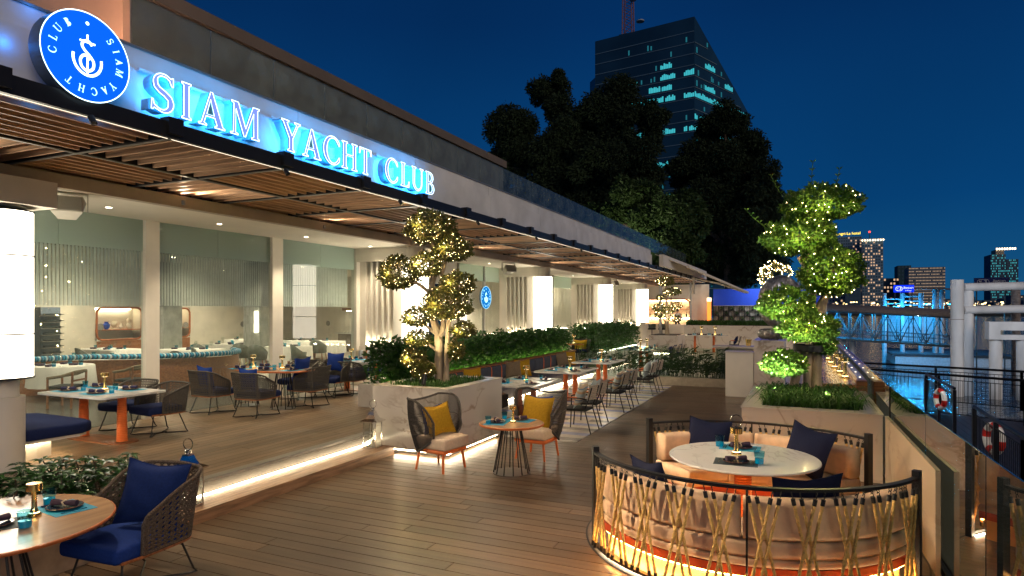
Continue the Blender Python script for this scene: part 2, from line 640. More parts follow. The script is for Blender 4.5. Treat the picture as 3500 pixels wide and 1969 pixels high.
m_water = mat('river_water', (0.004, 0.012, 0.022), 0.07, noise=0.0, spec=0.6)
nt = m_water.node_tree
_b = nt.nodes['Principled BSDF']
_g = nt.nodes.new('ShaderNodeNewGeometry')
_mp = nt.nodes.new('ShaderNodeMapping'); _mp.inputs['Scale'].default_value = (1.0, 0.55, 1)
_n1 = nt.nodes.new('ShaderNodeTexNoise'); _n1.inputs['Scale'].default_value = 1.5; _n1.inputs['Detail'].default_value = 5
_n1.inputs['Roughness'].default_value = 0.6
_bp = nt.nodes.new('ShaderNodeBump'); _bp.inputs['Strength'].default_value = 0.75; _bp.inputs['Distance'].default_value = 0.22
nt.links.new(_g.outputs['Position'], _mp.inputs[0]); nt.links.new(_mp.outputs[0], _n1.inputs[0])
nt.links.new(_n1.outputs[0], _bp.inputs['Height']); nt.links.new(_bp.outputs[0], _b.inputs['Normal'])
river = MB().quad((1.4, -60, -1.7), (2500, -60, -1.7), (2500, 3500, -1.7), (1.4, 3500, -1.7))
river.quad((-1500, 160, -1.7), (1.4, 160, -1.7), (1.4, 3500, -1.7), (-1500, 3500, -1.7))
river.build('river', m_water, kind='structure')
m_bank = mat('far_bank', (0.03, 0.04, 0.045), 0.9)
MB().box(-900, 2500, 470, 1200, -2.5, -0.4).build('far_bank', m_bank, kind='structure')

deck = bpy.data.objects.new('deck', None); COL.objects.link(deck); deck['kind'] = 'structure'
unit_board = MB().box(0, 1, 0.0045, 0.1755, -0.030, 0.0)
unit_board = unit_board.mesh('board', m_deck)
rnd = random.Random(3)
y = 3.24
row = 0
while y < 20.2:
    x_lo = -6.04 if y < 10.7 else -3.64
    off = rnd.uniform(0, 2.6)
    xs = [x_lo]
    x = x_lo + off + 0.5
    while x < 1.05:
        xs.append(x)
        x += 2.9
    xs.append(1.10)
    for a, b in zip(xs, xs[1:]):
        put(unit_board, 'board', deck, (a + 0.004, y, 0), scale=(b - a - 0.008, 1, 1))
    y += 0.18
    row += 1

terr = bpy.data.objects.new('terrace', None); COL.objects.link(terr); terr['kind'] = 'structure'
MB().box(-11.3, -6.52, 1.0, 14.2, -0.05, 0.298).build('substructure', m_dark, terr)
unit_t = MB().box(0.004, 0.146, 0, 1, -0.030, 0.0).mesh('board', m_terr)
x = -11.08
while x < -6.65:
    ys = [2.2]
    y = 2.2 + rnd.uniform(1.0, 3.4)
    while y < 13.6:
        ys.append(y)
        y += 3.6
    ys.append(14.2)
    for a, b in zip(ys, ys[1:]):
        put(unit_t, 'board', terr, (x, a + 0.004, 0.33), scale=(1, b - a - 0.008, 1))
    x += 0.15
# lip, riser, light strip, tread
st = bpy.data.objects.new('terrace_step', None); COL.objects.link(st); st['kind'] = 'structure'
MB().box(-6.605, -6.47, 4.56, 8.74, 0.300, 0.331).build('nosing', m_greyline, st)
MB().box(-6.60, -6.535, 4.56, 8.74, 0.20, 0.299).build('upper_riser', m_step, st)
MB().box(-6.60, -6.545, 4.56, 8.74, 0.11, 0.199).build('lower_riser', m_step, st)
MB().box(-6.529, -6.505, 4.58, 8.73, 0.131, 0.146).build('led_strip', m_led, st)
MB().box(-6.53, -6.30, 4.56, 8.74, 0.10, 0.13).build('tread_board', m_step, st)
MB().box(-6.295, -6.053, 4.56, 8.74, 0.10, 0.13).build('tread_board', m_step, st)
MB().box(-6.10, -6.058, 4.56, 8.74, -0.02, 0.099).build('front_board', m_step, st)

tiles = bpy.data.objects.new('tiled_strip', None); COL.objects.link(tiles); tiles['kind'] = 'structure'
MB().box(-7.7, -3.66, 10.7, 20.4, -0.055, -0.012).build('bed', m_tileg, tiles)
tm = [MB().box(0, .446, 0, .246, -0.011, 0.0).mesh('tile', q) for q in (m_tilew, m_tileg, m_tileb)]
j = 0
y = 10.72
while y < 20.3:
    k = (0, 1, 0, 2)[j % 4]
    if rnd.random() < .12: k = 0
    for i in range(7):
        put(tm[k if rnd.random() > .15 else 0], 'tile', tiles, (-6.82 + i * 0.45 + .002, y, 0.0))
    y += 0.25
    j += 1
sheet('paved_floor', -60, -7.9, 14.2, 46.3, 0.331, m_paver)
MB().box(-60, -7.9, 14.2, 46.3, -0.05, 0.327).build('paved_base', m_paver, kind='structure')
m_stone = mat('far_floor_stone', (0.55, 0.48, 0.40), 0.3, noise=0.08, nscale=2)
sheet('far_terrace_floor', -7.9, 1.5, 20.95, 46.3, 0.004, m_stone)

# ================================================================ restaurant building
bld = thing('restaurant_building', 'long white riverside restaurant pavilion with glass bays, fins and fascia', 'building')
YE = 46.3
MB().box(-24.6, -9.10, 0.6, YE, 4.0, 4.16).build('ceiling', m_ceil, bld)
MB().box(-9.25, -9.099, 2.0, YE, 3.99, 4.175).build('ceiling_edge_beam', m_beige, bld)
MB().box(-19, -6.62, 1.0, 30.5, 4.42, 4.95).build('roof_slab', m_dark, bld)
# fascia in panels with open joints
fy = 1.0
k = 0
while fy < 30.4:
    L = min(3.05, 30.4 - fy)
    MB().box(-6.62, -6.50, fy + 0.006, fy + L - 0.006, 4.36, 4.93).build('fascia_panel', m_fascia, bld)
    MB().box(-6.72, -6.56, fy + 0.006, fy + L - 0.006, 4.932, 5.17).build('parapet_panel', m_fascia, bld)
    fy += 3.05
MB().box(-6.74, -6.54, 1.0, 30.42, 5.17, 5.195).build('parapet_coping', m_greyline, bld)
MB().box(-6.50, -6.46, 1.0, 30.4, 4.36, 4.40).build('drip_rail', m_fascia, bld)
# upper storey
MB().box(-19, -9.0, 6.33, 19.2, 4.95, 7.2).build('upper_storey', m_upper, bld)
MB().box(-19, -9.02, 6.20, 6.325, 4.95, 9.5).build('upper_end_wall', m_peach, bld)
MB().box(-9.0, -8.92, 6.33, 19.3, 7.02, 7.24).build('upper_cornice', m_upper, bld)
MB().box(-9.2, -8.0, 2.0, 3.4, 4.95, 6.3).build('stair_head', m_peach, bld)
for q in range(3):
    y0 = 8 + q * 3.7
    MB().box(-9.0, -8.97, y0, y0 + 2.6, 5.0, 5.32).build('louvre_window', mat('lit_louvre', (0.5, 0.42, 0.28), 0.6), bld)
# pillars
for (a, b) in ((8.012, 8.294), (11.122, 11.447), (4.9, 5.2)):
    MB().box(-11.14, -11.02, a, b, 0.33, 3.998).build('pillar', m_white, bld)
MB().box(-11.2, -11.02, 14.15, 14.30, .33, 3.998).build('pillar', m_white, bld)
# panes
def pane(y0, y1, z0=0.33, x=-11.1, top=3.998):
    g = MB().box(x - .006, x + .006, y0 + .004, y1 - .004, z0, 3.42).build('window_pane', m_glass, bld)
    MB().box(x - .006, x + .006, y0 + .004, y1 - .004, 3.422, top).build('window_pane_top', m_glassfrost, bld)
for a, b in ((3.6, 4.9), (5.2, 6.53), (6.53, 8.012), (8.294, 9.682), (9.682, 11.122), (11.447, 12.804), (12.804, 14.15)):
    pane(a, b)
for a, b in ((19.9, 21.9), (21.9, 23.3), (29.3, 32.1), (37.6, 40.4)):
    pane(a, b, 0.5)
    MB().box(-11.14, -11.04, a - .02, a + .02, .33, 3.998).build('mullion', m_greyline, bld)
# door frame and wall parts of the deeper bays
def wallseg(y0, y1, name='wall', x=-11.1):
    MB().box(x - .1, x, y0, y1, .33, 3.998).build(name, m_white, bld)
for a, b in ((14.42, 16.8), (18.9, 19.85), (23.55, 29.25), (32.35, 37.55), (40.65, 46)):
    wallseg(a, b)
MB().box(-11.16, -11.06, 16.8, 18.9, 3.2, 3.998).build('door_head', m_white, bld)
for yy in (16.85, 18.8):
    MB().box(-11.05, -10.97, yy - .06, yy + .06, .33, 3.25).build('door_jamb', m_white, bld)
MB().box(-11.08, -11.05, 16.9, 17.8, .35, 3.2).build('door_leaf', mat('dark_door_glass', (.02, .03, .045), .1), bld)
MB().box(-11.08, -11.05, 17.84, 18.74, .35, 3.2).build('door_leaf', MATS['dark_door_glass'], bld)
# fins: perpendicular walls with five glowing slots each
def fin(F, base=1.36):
    x0 = -11.1
    MB().box(x0, -9.49, F + .16, F + .24, .33, 3.998).build('fin_wall', m_white, bld)
    MB().box(x0, -10.83, F, F + .16, base, 3.74).build('fin_bar', m_white, bld)
    MB().box(-9.93, -9.66, F, F + .16, base, 3.74).build('fin_bar', m_white, bld)
    MB().box(x0, -9.49, F, F + .16, 3.74, 3.998).build('fin_head', m_white, bld)
    MB().box(x0, -9.49, F - .04, F + .16, .33, base).build('fin_base', m_white, bld)
    MB().box(x0, -9.16, F - .14, F - .045, 3.64, 3.998).build('fin_header_box', m_white, bld)
    for i in range(1, 5):
        xx = -10.83 + i * .18
        MB().box(xx - .022, xx + .022, F + .01, F + .159, base, 3.74).build('fin_slat', m_white, bld)
    for i in range(5):
        xx = -10.83 + i * .18 + .022
        MB().box(xx + .01, xx + .126, F + .05, F + .13, base + .004, base + .02).build('slot_uplight', m_finled, bld)
    MB().box(-9.655, -9.50, F + .06, F + .15, base + .004, base + .03).build('slot_uplight', m_finled, bld)
m_finled = emat('fin_uplight', (1.0, 0.86, 0.62), 75.0)
for F in (14.3, 23.4, 32.2, 40.5):
    fin(F)
# end wall with the bar behind it
MB().box(-19, -7.2, YE, YE + .15, 3.06, 4.1).build('end_wall', m_white, bld)
MB().box(-7.198, -5.95, YE, YE + .15, 0.3, 4.1).build('end_wall', m_white, bld)
MB().box(-10.9, -7.2, YE, YE + .15, 0.3, 1.3).build('bar_front', m_white, bld)
MB().box(-11.2, -7.1, YE + .9, YE + 1.0, 0.3, 3.4).build('bar_back_wall', mat('bar_back', (.62, .48, .32), .5), bld)

# round lantern columns
def column(F, label):
    t = thing('lantern_column', label, 'lit column', (-9.215, F, 0), group='lit white drum columns along the facade')
    segs = ((1.50, 2.03), (2.05, 3.02), (3.04, 3.585)) if F < 10 else ((1.54, 2.14), (2.16, 3.02), (3.04, 3.62))
    for a, b in segs:
        MB().lathe([(.315, a), (.315, b)], 40).build('glowing_drum', m_column, t, True)
        MB().cyl((0, 0, 0), .322, b, b + .018, 40).build('ring', m_frame, t, True)
    MB().cyl((0, 0, 0), .33, segs[0][0] - .025, segs[0][0], 40).build('ring', m_frame, t, True)
    MB().cyl((0, 0, 0), .24, 3.64, 3.995, 32).build('neck', m_white, t, True)
    p = MB().cyl((0, 0, 0), .23, .33, 1.25, 40)
    p.cyl((0, 0, 0), .17, 1.251, 1.5, 40)
    p.build('pedestal', m_white, t, True)
    return t
c0 = column(4.76, 'nearest glowing white drum column, above the triangular navy bench')
column(14.3, 'glowing white drum column behind the light-wrapped tree in the marble planter')
column(23.4, 'glowing white drum column behind the near end of the long hedge')
column(32.2, 'glowing white drum column behind the far short hedge')
column(40.5, 'farthest glowing white drum column, next to the bar')
MB().box(-.44, .40, -.42, .42, 3.66, 3.99).build('beam_box', m_white, c0)

# ================================================================ slatted canopy
can = thing('slatted_canopy', 'long dark steel canopy of wooden slat panels laid in a chequered pattern', 'canopy')
XI, XM, XO = -9.42, -7.84, -6.20
Y0, PB = 3.16, 1.67
NB = 26
slat_y = MB().box(-.014, .014, 0, 1, 0, .11).mesh('slat', mat('canopy_slat_wood_y', (0.60, 0.36, 0.21), 0.55, noise=0.25, nscale=2.5, stretch=(16, 1, 16), perobj=0.12))
slat_x = MB().box(0, 1, -.014, .014, 0, .11).mesh('slat', m_slat)
left = MB()
cnt = 0
for b in range(-1, NB):
    ya = Y0 + b * PB
    yb = ya + PB
    for side, (xa, xb) in enumerate(((XI, XM), (XM, XO - .06))):
        along = (b + side) % 2 == 1
        for i in range(8):
            far = b > 17
            if along:
                xx = xa + (xb - xa) * (i + .55) / 8
                if far: left.box(xx - .014, xx + .014, ya + .05, yb - .05, 4.215, 4.325)
                else: put(slat_y, 'slat', can, (xx, ya + .05, 4.215), scale=(1, PB - .1, 1))
            else:
                yy = ya + PB * (i + .55) / 8
                if far: left.box(xa + .04, xb - .04, yy - .014, yy + .014, 4.215, 4.325)
                else: put(slat_x, 'slat', can, (xa + .04, yy, 4.215), scale=(xb - xa - .08, 1, 1))
            cnt += 1
    fr = MB().box(XI, XO - .06, ya - .03, ya + .03, 4.205, 4.35)
    fr.build('cross_beam', m_frame, can)
    MB().box(XI, XO - .06, ya - .02, ya + .02, 4.196, 4.204).build('trim_strip', m_greyline, can)
    if b % 1 == 0:
        MB().box(XO - .09, XO + .05, ya - .09, ya + .09, 4.235, 4.41).build('end_bracket', m_frame, can)
left.build('far_slats', m_slat, can, kind='stuff')
MB().box(XM - .03, XM + .03, 1.0, YE, 4.206, 4.34).build('spine_beam', m_frame, can)
MB().box(XM - .02, XM + .02, 1.0, YE, 4.195, 4.2035).build('trim_strip', m_greyline, can)
MB().box(XO - .06, XO, 1.0, YE, 4.20, 4.37).build('edge_beam', m_frame, can)
MB().box(XO - .072, XO - .061, 1.0, YE, 4.199, 4.209).build('edge_light', emat('canopy_edge_led', (1.0, .84, .62), 1.6), can)
MB().box(XI, XO - .06, 1.0, YE, 4.36, 4.38).build('canopy_cover', mat('canopy_cover', (.03, .03, .035), .5), can)
for y in (35.0, 45.3):
    MB().box(XO - .9, XO - .78, y, y + .12, 0.0 if y < 40 else .3, 4.2).build('post', m_greyline, can)

# uplights assumed along the beam, washing the slats
for k in range(13):
    yk = 3.9 + k * 3.34
    MB().cyl((-9.06, yk, 0), .03, 4.03, 4.10, 10).build('assumed_uplight_can', m_greyline, can)
    _c = lamp('SPOT', (-9.06, yk, 4.105), 42, (1, .80, .54), can, .02, (0, R(-140), 0), spot=R(130), blend=.8, name='assumed_uplight_lamp')
# ================================================================ roof terrace balustrade
bal = thing('roof_balustrade', 'weathered greenish glass balustrade along the roof edge above the sign', 'balustrade')
pm = MB().box(-.008, .008, .006, 1.058, 5.20, 5.875).mesh('pane', m_balglass)
for i in range(35):
    y = 4.785 + i * 1.065
    put(pm, 'pane', bal, (-6.83, y, 0))
    if i % 1 == 0:
        MB().box(-6.835, -6.825, y - .004, y + .004, 5.20, 5.875).build('joint', m_greyline, bal)

# ================================================================ signs
m_signface = emat('sign_disc_blue', (0.002, 0.085, 0.62), 1.0)
m_signrim = emat('sign_white_line', (0.60, 0.86, 1.0), 2.2)
m_letface = emat('letter_face_lilac', (0.17, 0.24, 0.72), 0.85)
m_letside = mat('letter_side_halo_lit', (0.22, 0.45, 0.62), 0.5)  # blue halo light put into the side colour
# letters: outlines on a unit height, hand drawn serif capitals
def arc(cx, cy, rx, ry, a0, a1, n=14):
    return [(cx + rx * math.cos(R(a0 + (a1 - a0) * i / n)), cy + ry * math.sin(R(a0 + (a1 - a0) * i / n))) for i in range(n + 1)]
def serif_stem(x, w=.13, s=.07, t=.035):
    return [(x - s, 0), (x + w + s, 0), (x + w + s, t), (x + w + .01, t + .04), (x + w + .01, 1 - t - .04), (x + w + s, 1 - t), (x + w + s, 1), (x - s, 1), (x - s, 1 - t), (x - .01, 1 - t - .04), (x - .01, t + .04), (x - s, t)]
G = {}
G['I'] = (.34, [serif_stem(.105)])
G['L'] = (.60, [[(.03, 0), (.58, 0), (.60, .26), (.56, .26), (.50, .06), (.245, .06), (.245, .93), (.31, .965), (.31, 1), (.03, 1), (.03, .965), (.10, .93), (.10, .07), (.03, .035)]])
G['T'] = (.68, [[(.20, 0), (.48, 0), (.48, .035), (.41, .07), (.41, .94), (.60, .94), (.645, .76), (.68, .76), (.66, 1), (.02, 1), (0, .76), (.035, .76), (.08, .94), (.27, .94), (.27, .07), (.20, .035)]])
G['H'] = (.84, [[(.02, 0), (.31, 0), (.31, .035), (.24, .07), (.24, .49), (.60, .49), (.60, .07), (.53, .035), (.53, 0), (.82, 0), (.82, .035), (.74, .07), (.74, .93), (.82, .965), (.82, 1), (.53, 1), (.53, .965), (.60, .93), (.60, .55), (.24, .55), (.24, .93), (.31, .965), (.31, 1), (.02, 1), (.02, .965), (.10, .93), (.10, .07), (.02, .035)]])
G['Y'] = (.78, [[(.25, 0), (.53, 0), (.53, .035), (.46, .07), (.46, .43), (.69, .93), (.78, .965), (.78, 1), (.52, 1), (.52, .965), (.62, .93), (.43, .53), (.22, .93), (.30, .965), (.30, 1), (0, 1), (0, .965), (.07, .93), (.32, .43), (.32, .07), (.25, .035)]])
G['M'] = (1.0, [[(.0, 0), (.26, 0), (.26, .035), (.17, .07), (.19, .78), (.46, 0), (.51, 0), (.80, .80), (.80, .07), (.72, .035), (.72, 0), (1.0, 0), (1.0, .035), (.94, .07), (.94, .93), (1.0, .965), (1.0, 1), (.78, 1), (.52, .26), (.27, 1), (.04, 1), (.04, .965), (.12, .93), (.10, .07), (.0, .035)]])
G['A'] = (.82, [[(0, 0), (.25, 0), (.25, .035), (.17, .07), (.23, .27), (.50, .27), (.57, .07), (.50, .035), (.50, 0), (.82, 0), (.82, .035), (.75, .07), (.43, 1.0), (.37, 1.0), (.09, .07), (0, .035)]])
G['C'] = (.80, [arc(.46, .5, .44, .52, 42, 318, 26) + [(.80, .30), (.765, .30)] + list(reversed(arc(.48, .5, .30, .455, 45, 315, 24))) + [(.765, .72), (.80, .72)]])
G['U'] = (.82, [[(.0, 1), (.0, .965), (.08, .93), (.08, .33)] + arc(.41, .33, .33, .35, 180, 360, 14) + [(.74, .93), (.82, .965), (.82, 1), (.57, 1), (.57, .965), (.68, .93), (.68, .33)] + arc(.44, .33, .24, .27, 360, 180, 12) + [(.22, .93), (.29, .965), (.29, 1)]])
G['B'] = (.66, [[(.02, 0), (.35, 0)] + arc(.36, .265, .30, .265, -90, 90, 10) + arc(.34, .76, .24, .24, -75, 90, 9) + [(.02, 1), (.02, .965), (.10, .93), (.10, .07), (.02, .035)]])
S1 = [(.58, .74), (.60, .74), (.60, .98), (.57, .98), (.54, .94)] + arc(.34, .75, .27, .27, 70, 200, 10) + [(.10, .60), (.22, .49), (.36, .42), (.46, .33), (.46, .20)] + arc(.29, .22, .17, .17, 0, -130, 7) + [(.10, .14), (.06, .28), (.03, .28), (.02, .0), (.06, .0), (.09, .05)] + arc(.33, .26, .28, .28, -100, 30, 9) + [(.55, .45), (.40, .56), (.24, .64), (.19, .70), (.18, .82)] + arc(.34, .82, .16, .13, 180, 60, 6) + [(.50, .88), (.555, .74)]
G['S'] = (.62, [S1])
letters = thing('channel_letter_sign', 'blue halo-lit raised lettering reading SIAM YACHT CLUB along the fascia', 'sign')
HL = .40
LW = 1.13
def letter3d(ch, y, z, h):
    w, polys = G[ch]
    d0, d1 = -6.43, -6.27
    poly = polys[0]
    # local (u,v) -> world (x = depth, y = along, z = up); outline may be clockwise
    face = bpy.data.meshes.new('letter')
    n = len(poly)
    vs = [(d1, y + u * h * LW, z + v * h) for u, v in poly]
    o = bpy.data.objects.new('letter', face)
    face.from_pydata(vs, [], [tuple(range(n))])
    import bmesh
    bm = bmesh.new(); bm.from_mesh(face)
    bmesh.ops.triangulate(bm, faces=bm.faces[:], ngon_method='EAR_CLIP')
    bm.to_mesh(face); bm.free()
    face.materials.append(m_letface)
    COL.objects.link(o); o.parent = letters
    sd = MB()
    for i in range(n):
        a, b = poly[i], poly[(i + 1) % n]
        sd.quad((d0, y + a[0] * h * LW, z + a[1] * h), (d0, y + b[0] * h * LW, z + b[1] * h), (d1, y + b[0] * h * LW, z + b[1] * h), (d1, y + a[0] * h * LW, z + a[1] * h))
    sd.build('letter_side', m_letside, o)
    sd2 = MB().tube([(d1 + .004, y + u * h * LW, z + v * h) for u, v in poly], .0052, 4, closed=True)
    sd2.build('letter_outline', m_signrim, o)
    if ch in 'AB':
        for hole in ([[(.25, .33), (.48, .33), (.365, .78)]] if ch == 'A' else [[(.24, .06)] + arc(.33, .27, .18, .20, -80, 80, 8) + [(.24, .48)], [(.24, .54)] + arc(.30, .75, .14, .18, -70, 70, 8) + [(.24, .94)]]):
            MB().tube([(d1 + .006, y + u * h * LW, z + v * h) for u, v in hole], .0045, 4, closed=True).build('letter_outline', m_signrim, o)
            hm = MB(); hm.add([(d1 + .002, y + u * h * LW, z + v * h) for u, v in hole], [tuple(range(len(hole)))])
            hm.build('letter_counter', m_letblue, o)
    return w * h
m_letblue = mat('halo_lit_back', (.10, .42, .62), .5)  # wall seen through the letters, its blue halo light put into the colour
cursor = {'SIAM': (4.61, 6.10), 'YACHT': (6.48, 8.42), 'CLUB': (8.79, 10.33)}
for word, (ya, yb) in cursor.items():
    hs = HL
    tot = sum(G[c][0] for c in word) * hs * LW
    gap = ((yb - ya) - tot) / max(1, len(word) - 1)
    y = ya
    for ch in word:
        letter3d(ch, y, 4.475, hs)
        y += G[ch][0] * hs * LW + gap
    MB().box(-6.48, -6.44, ya, yb, 4.90, 4.93).build('fixing_rail', m_fascia, letters)
    n = max(2, int((yb - ya) / .5))
    for i in range(n):
        yy = ya + (yb - ya) * (i + .5) / n
        l = lamp('AREA', (-6.295, yy, 4.68), 7.5, (.02, .38, 1.0), letters, .44, (0, R(90), 0), sy=(yb - ya) / n)
        l.data.shape = 'RECTANGLE'
        l.data.size = .44; l.data.size_y = (yb - ya) / n

disc = thing('round_club_sign', 'large round glowing blue sign with white anchor emblem and club name', 'sign')
CY, CZ, CR = 3.885, 4.735, .415
def ring_pts(r, x, n=64, cy=CY, cz=CZ):
    return [(x, cy + r * math.cos(2 * PI * i / n), cz + r * math.sin(2 * PI * i / n)) for i in range(n)]
def disc_sign(parent, cx, cy, cz, r, dep, glow_face, glow_line, rows=True):
    s = MB()
    a = [(cx, cy + r * math.cos(2 * PI * i / 64), cz + r * math.sin(2 * PI * i / 64)) for i in range(64)]
    s.add(a, [tuple(range(64))])
    s.build('face', glow_face, parent)
    s = MB()
    b = [(cx - dep, p[1], p[2]) for p in a]
    s.add(a + b, [(i, 64 + i, 64 + (i + 1) % 64, (i + 1) % 64) for i in range(64)])
    s.add(b, [tuple(reversed(range(64)))])
    s.build('drum', mat('sign_drum_blue', (.10, .16, .26), .5), parent)
    MB().tube([(cx + .003, p[1], p[2]) for p in a], r * .011, 4, closed=True).build('rim_line', glow_line, parent)
    word = ' SIAM YACHT CLUB'
    # clockwise from the top dot
    steps = {1: 44, 2: 62, 3: 80, 4: 99, 6: 130, 7: 148, 8: 168, 9: 190, 10: 212, 12: 262, 13: 283, 14: 303, 15: 325}
    for i, ang in steps.items():
        me = glyph(word[i])
        A = R(90 - ang)
        sc_ = r * .17
        M = Matrix.Translation((cx + .004, cy + r * .76 * math.cos(A), cz + r * .76 * math.sin(A))) @ Matrix(((0, 0, 1, 0), (1, 0, 0, 0), (0, 1, 0, 0), (0, 0, 0, 1))) @ Matrix.Rotation(A - PI / 2, 4, 'Z') @ Matrix.Scale(sc_, 4)
        o = put(me, 'character', parent); o.matrix_local = M
        o.data.materials[0] = glow_line
    MB().add(*circle_fan(cx + .004, cy, cz + r * .76, r * .04)).build('dot', glow_line, parent)
    # emblem: anchor whose stock is an S
    em = MB()
    sp = [(.10, .28), (.02, .36), (-.09, .32), (-.12, .22), (-.05, .12), (.06, .03), (.14, -.09), (.12, -.24), (0, -.32), (-.12, -.26), (-.16, -.12), (-.10, 0), (0, .02), (.04, -.06)]
    em.tube(smooth_path([(cx + .005, cy + u * r, cz + v * r) for u, v in sp]), r * .030, 4)
    em.tube([(cx + .005, cy, cz + r * .50), (cx + .005, cy, cz + r * .33)], r * .022, 4)
    em.tube([(cx + .005, cy - r * .17, cz + r * .33), (cx + .005, cy + r * .17, cz + r * .33)], r * .022, 4)
    em.tube([(cx + .005, cy, cz - r * .02), (cx + .005, cy, cz - r * .44)], r * .022, 4)
    ap = arc(0, -.06, .32, .36, 170, 370, 20)
    em.tube([(cx + .005, cy + u * r, cz + v * r) for u, v in ap], r * .03, 4)
    em.build('anchor_emblem', glow_line, parent)
def circle_fan(x, y, z, r, n=14):
    return [(x, y + r * math.cos(2 * PI * i / n), z + r * math.sin(2 * PI * i / n)) for i in range(n)], [tuple(range(n))]
def smooth_path(p, k=4):
    p = [Vector(q) for q in p]
    o = []
    for i in range(len(p) - 1):
        p0, p1, p2, p3 = p[max(0, i - 1)], p[i], p[i + 1], p[min(len(p) - 1, i + 2)]
        for j in range(k):
            t = j / k
            o.append(.5 * ((2 * p1) + (p2 - p0) * t + (2 * p0 - 5 * p1 + 4 * p2 - p3) * t * t + (3 * p1 - p0 - 3 * p2 + p3) * t ** 3))
    o.append(p[-1])
    return o
_gl = {}
def glyph(ch):
    if ch in _gl:
        return _gl[ch]
    w, polys = G[ch]
    poly = polys[0]
    import bmesh
    me = bpy.data.meshes.new('character')
    me.from_pydata([(u - w / 2, v - .5, 0) for u, v in poly], [], [tuple(range(len(poly)))])
    bm = bmesh.new(); bm.from_mesh(me)
    bmesh.ops.triangulate(bm, faces=bm.faces[:], ngon_method='EAR_CLIP')
    bm.to_mesh(me); bm.free()
    me.materials.append(m_signrim)
    _gl[ch] = me
    return me
disc_sign(disc, -6.16, CY, CZ, CR, .17, m_signface, m_signrim)
for a in range(6):
    A = 2 * PI * a / 6
    lamp('POINT', (-6.44, CY + .52 * math.cos(A), CZ + .50 * math.sin(A)), .45, (.02, .25, 1), disc, .05)
d2 = thing('small_round_sign', 'small round blue club sign hanging inside the glass bay', 'sign')
disc_sign(d2, -10.9, 21.73, 2.80, .42, .08, emat('small_sign_face', (0.004, 0.13, 0.42), 0.9), emat('small_sign_line', (.35, .8, 1.0), 1.8))
MB().tube([(-10.94, 21.73, 3.22), (-10.94, 21.73, 3.99)], .006, 4).build('cable', m_steel, d2)
# ================================================================ kit: cushions, chairs, tables, tableware
m_mustard = mat('mustard_cloth', (0.44, 0.25, 0.016), 0.85, noise=0.10, nscale=40, bump=0.2, bscale=300, spec=0.2)
m_taupe = mat('taupe_cloth', (0.20, 0.155, 0.10), 0.85, noise=0.12, nscale=40, bump=0.2, bscale=300, spec=0.2)
m_cream = mat('cream_canvas', (0.66, 0.52, 0.38), 0.8, noise=0.06, nscale=30, bump=0.15, bscale=300, spec=0.2)
m_boothc = mat('blush_canvas', (0.78, 0.54, 0.34), 0.75, noise=0.06, nscale=14, bump=0.25, bscale=60, spec=0.25)
m_rope = mat('charcoal_rope_weave', (0.105, 0.096, 0.084), 0.9, noise=0.35, nscale=90, bump=0.6, bscale=300, spec=0.2)
m_ropeb = mat('brown_grey_rope_weave', (0.135, 0.105, 0.082), 0.9, noise=0.35, nscale=90, bump=0.6, bscale=300, spec=0.2)
m_ropel = mat('pale_grey_weave', (0.40, 0.35, 0.29), 0.85, noise=0.25, nscale=90, bump=0.5, bscale=300, spec=0.2)
m_walnut = mat('reddish_wood', (0.30, 0.115, 0.045), 0.42, noise=0.3, nscale=3, stretch=(1, 12, 12))
m_maple = mat('honey_table_wood', (0.42, 0.235, 0.115), 0.24, noise=0.14, nscale=2.4, stretch=(7, .8, 7), rnoise=0.06)
m_edge = mat('orange_wood_edge', (0.62, 0.17, 0.045), 0.35, noise=0.15, nscale=6)
m_seat = mat('black_seat_cloth', (0.014, 0.014, 0.013), 0.9, noise=0.1)
m_pmat_t = mat('teal_placemat', (0.004, 0.26, 0.44), 0.6, noise=0.06, nscale=100)
m_pmat_d = mat('dark_placemat', (0.030, 0.050, 0.065), 0.6, noise=0.1, nscale=100)
m_plate = mat('dark_glazed_stoneware', (0.018, 0.030, 0.055), 0.12, noise=0.3, nscale=14)
m_rim = mat('rust_plate_rim', (0.28, 0.12, 0.06), 0.2, noise=0.2, nscale=20)
m_napkin = mat('aubergine_napkin', (0.052, 0.030, 0.055), 0.85, noise=0.12, nscale=40)
m_napnavy = mat('navy_napkin', (0.022, 0.022, 0.070), 0.85, noise=0.12, nscale=40)
m_tie = mat('pale_knotted_napkin_tie', (0.62, 0.52, 0.36), 0.8)
m_cutlery = mat('cutlery_steel', (0.72, 0.68, 0.60), 0.15, metal=1.0, noise=0)
m_tumbler = glassmat('tumbler_clear_glass', (0.62, 0.86, 0.92), 1.6)
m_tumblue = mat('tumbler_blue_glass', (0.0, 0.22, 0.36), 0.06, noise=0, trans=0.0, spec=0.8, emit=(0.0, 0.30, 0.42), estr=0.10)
m_wineg = glassmat('wine_glass', (0.93, 0.96, 0.95), 1.6)
m_bulb = emat('table_lamp_glow', (1.0, 0.78, 0.42), 14.0)
m_bulb2 = emat('table_lamp_foot_glow', (1.0, 0.66, 0.28), 5.0)


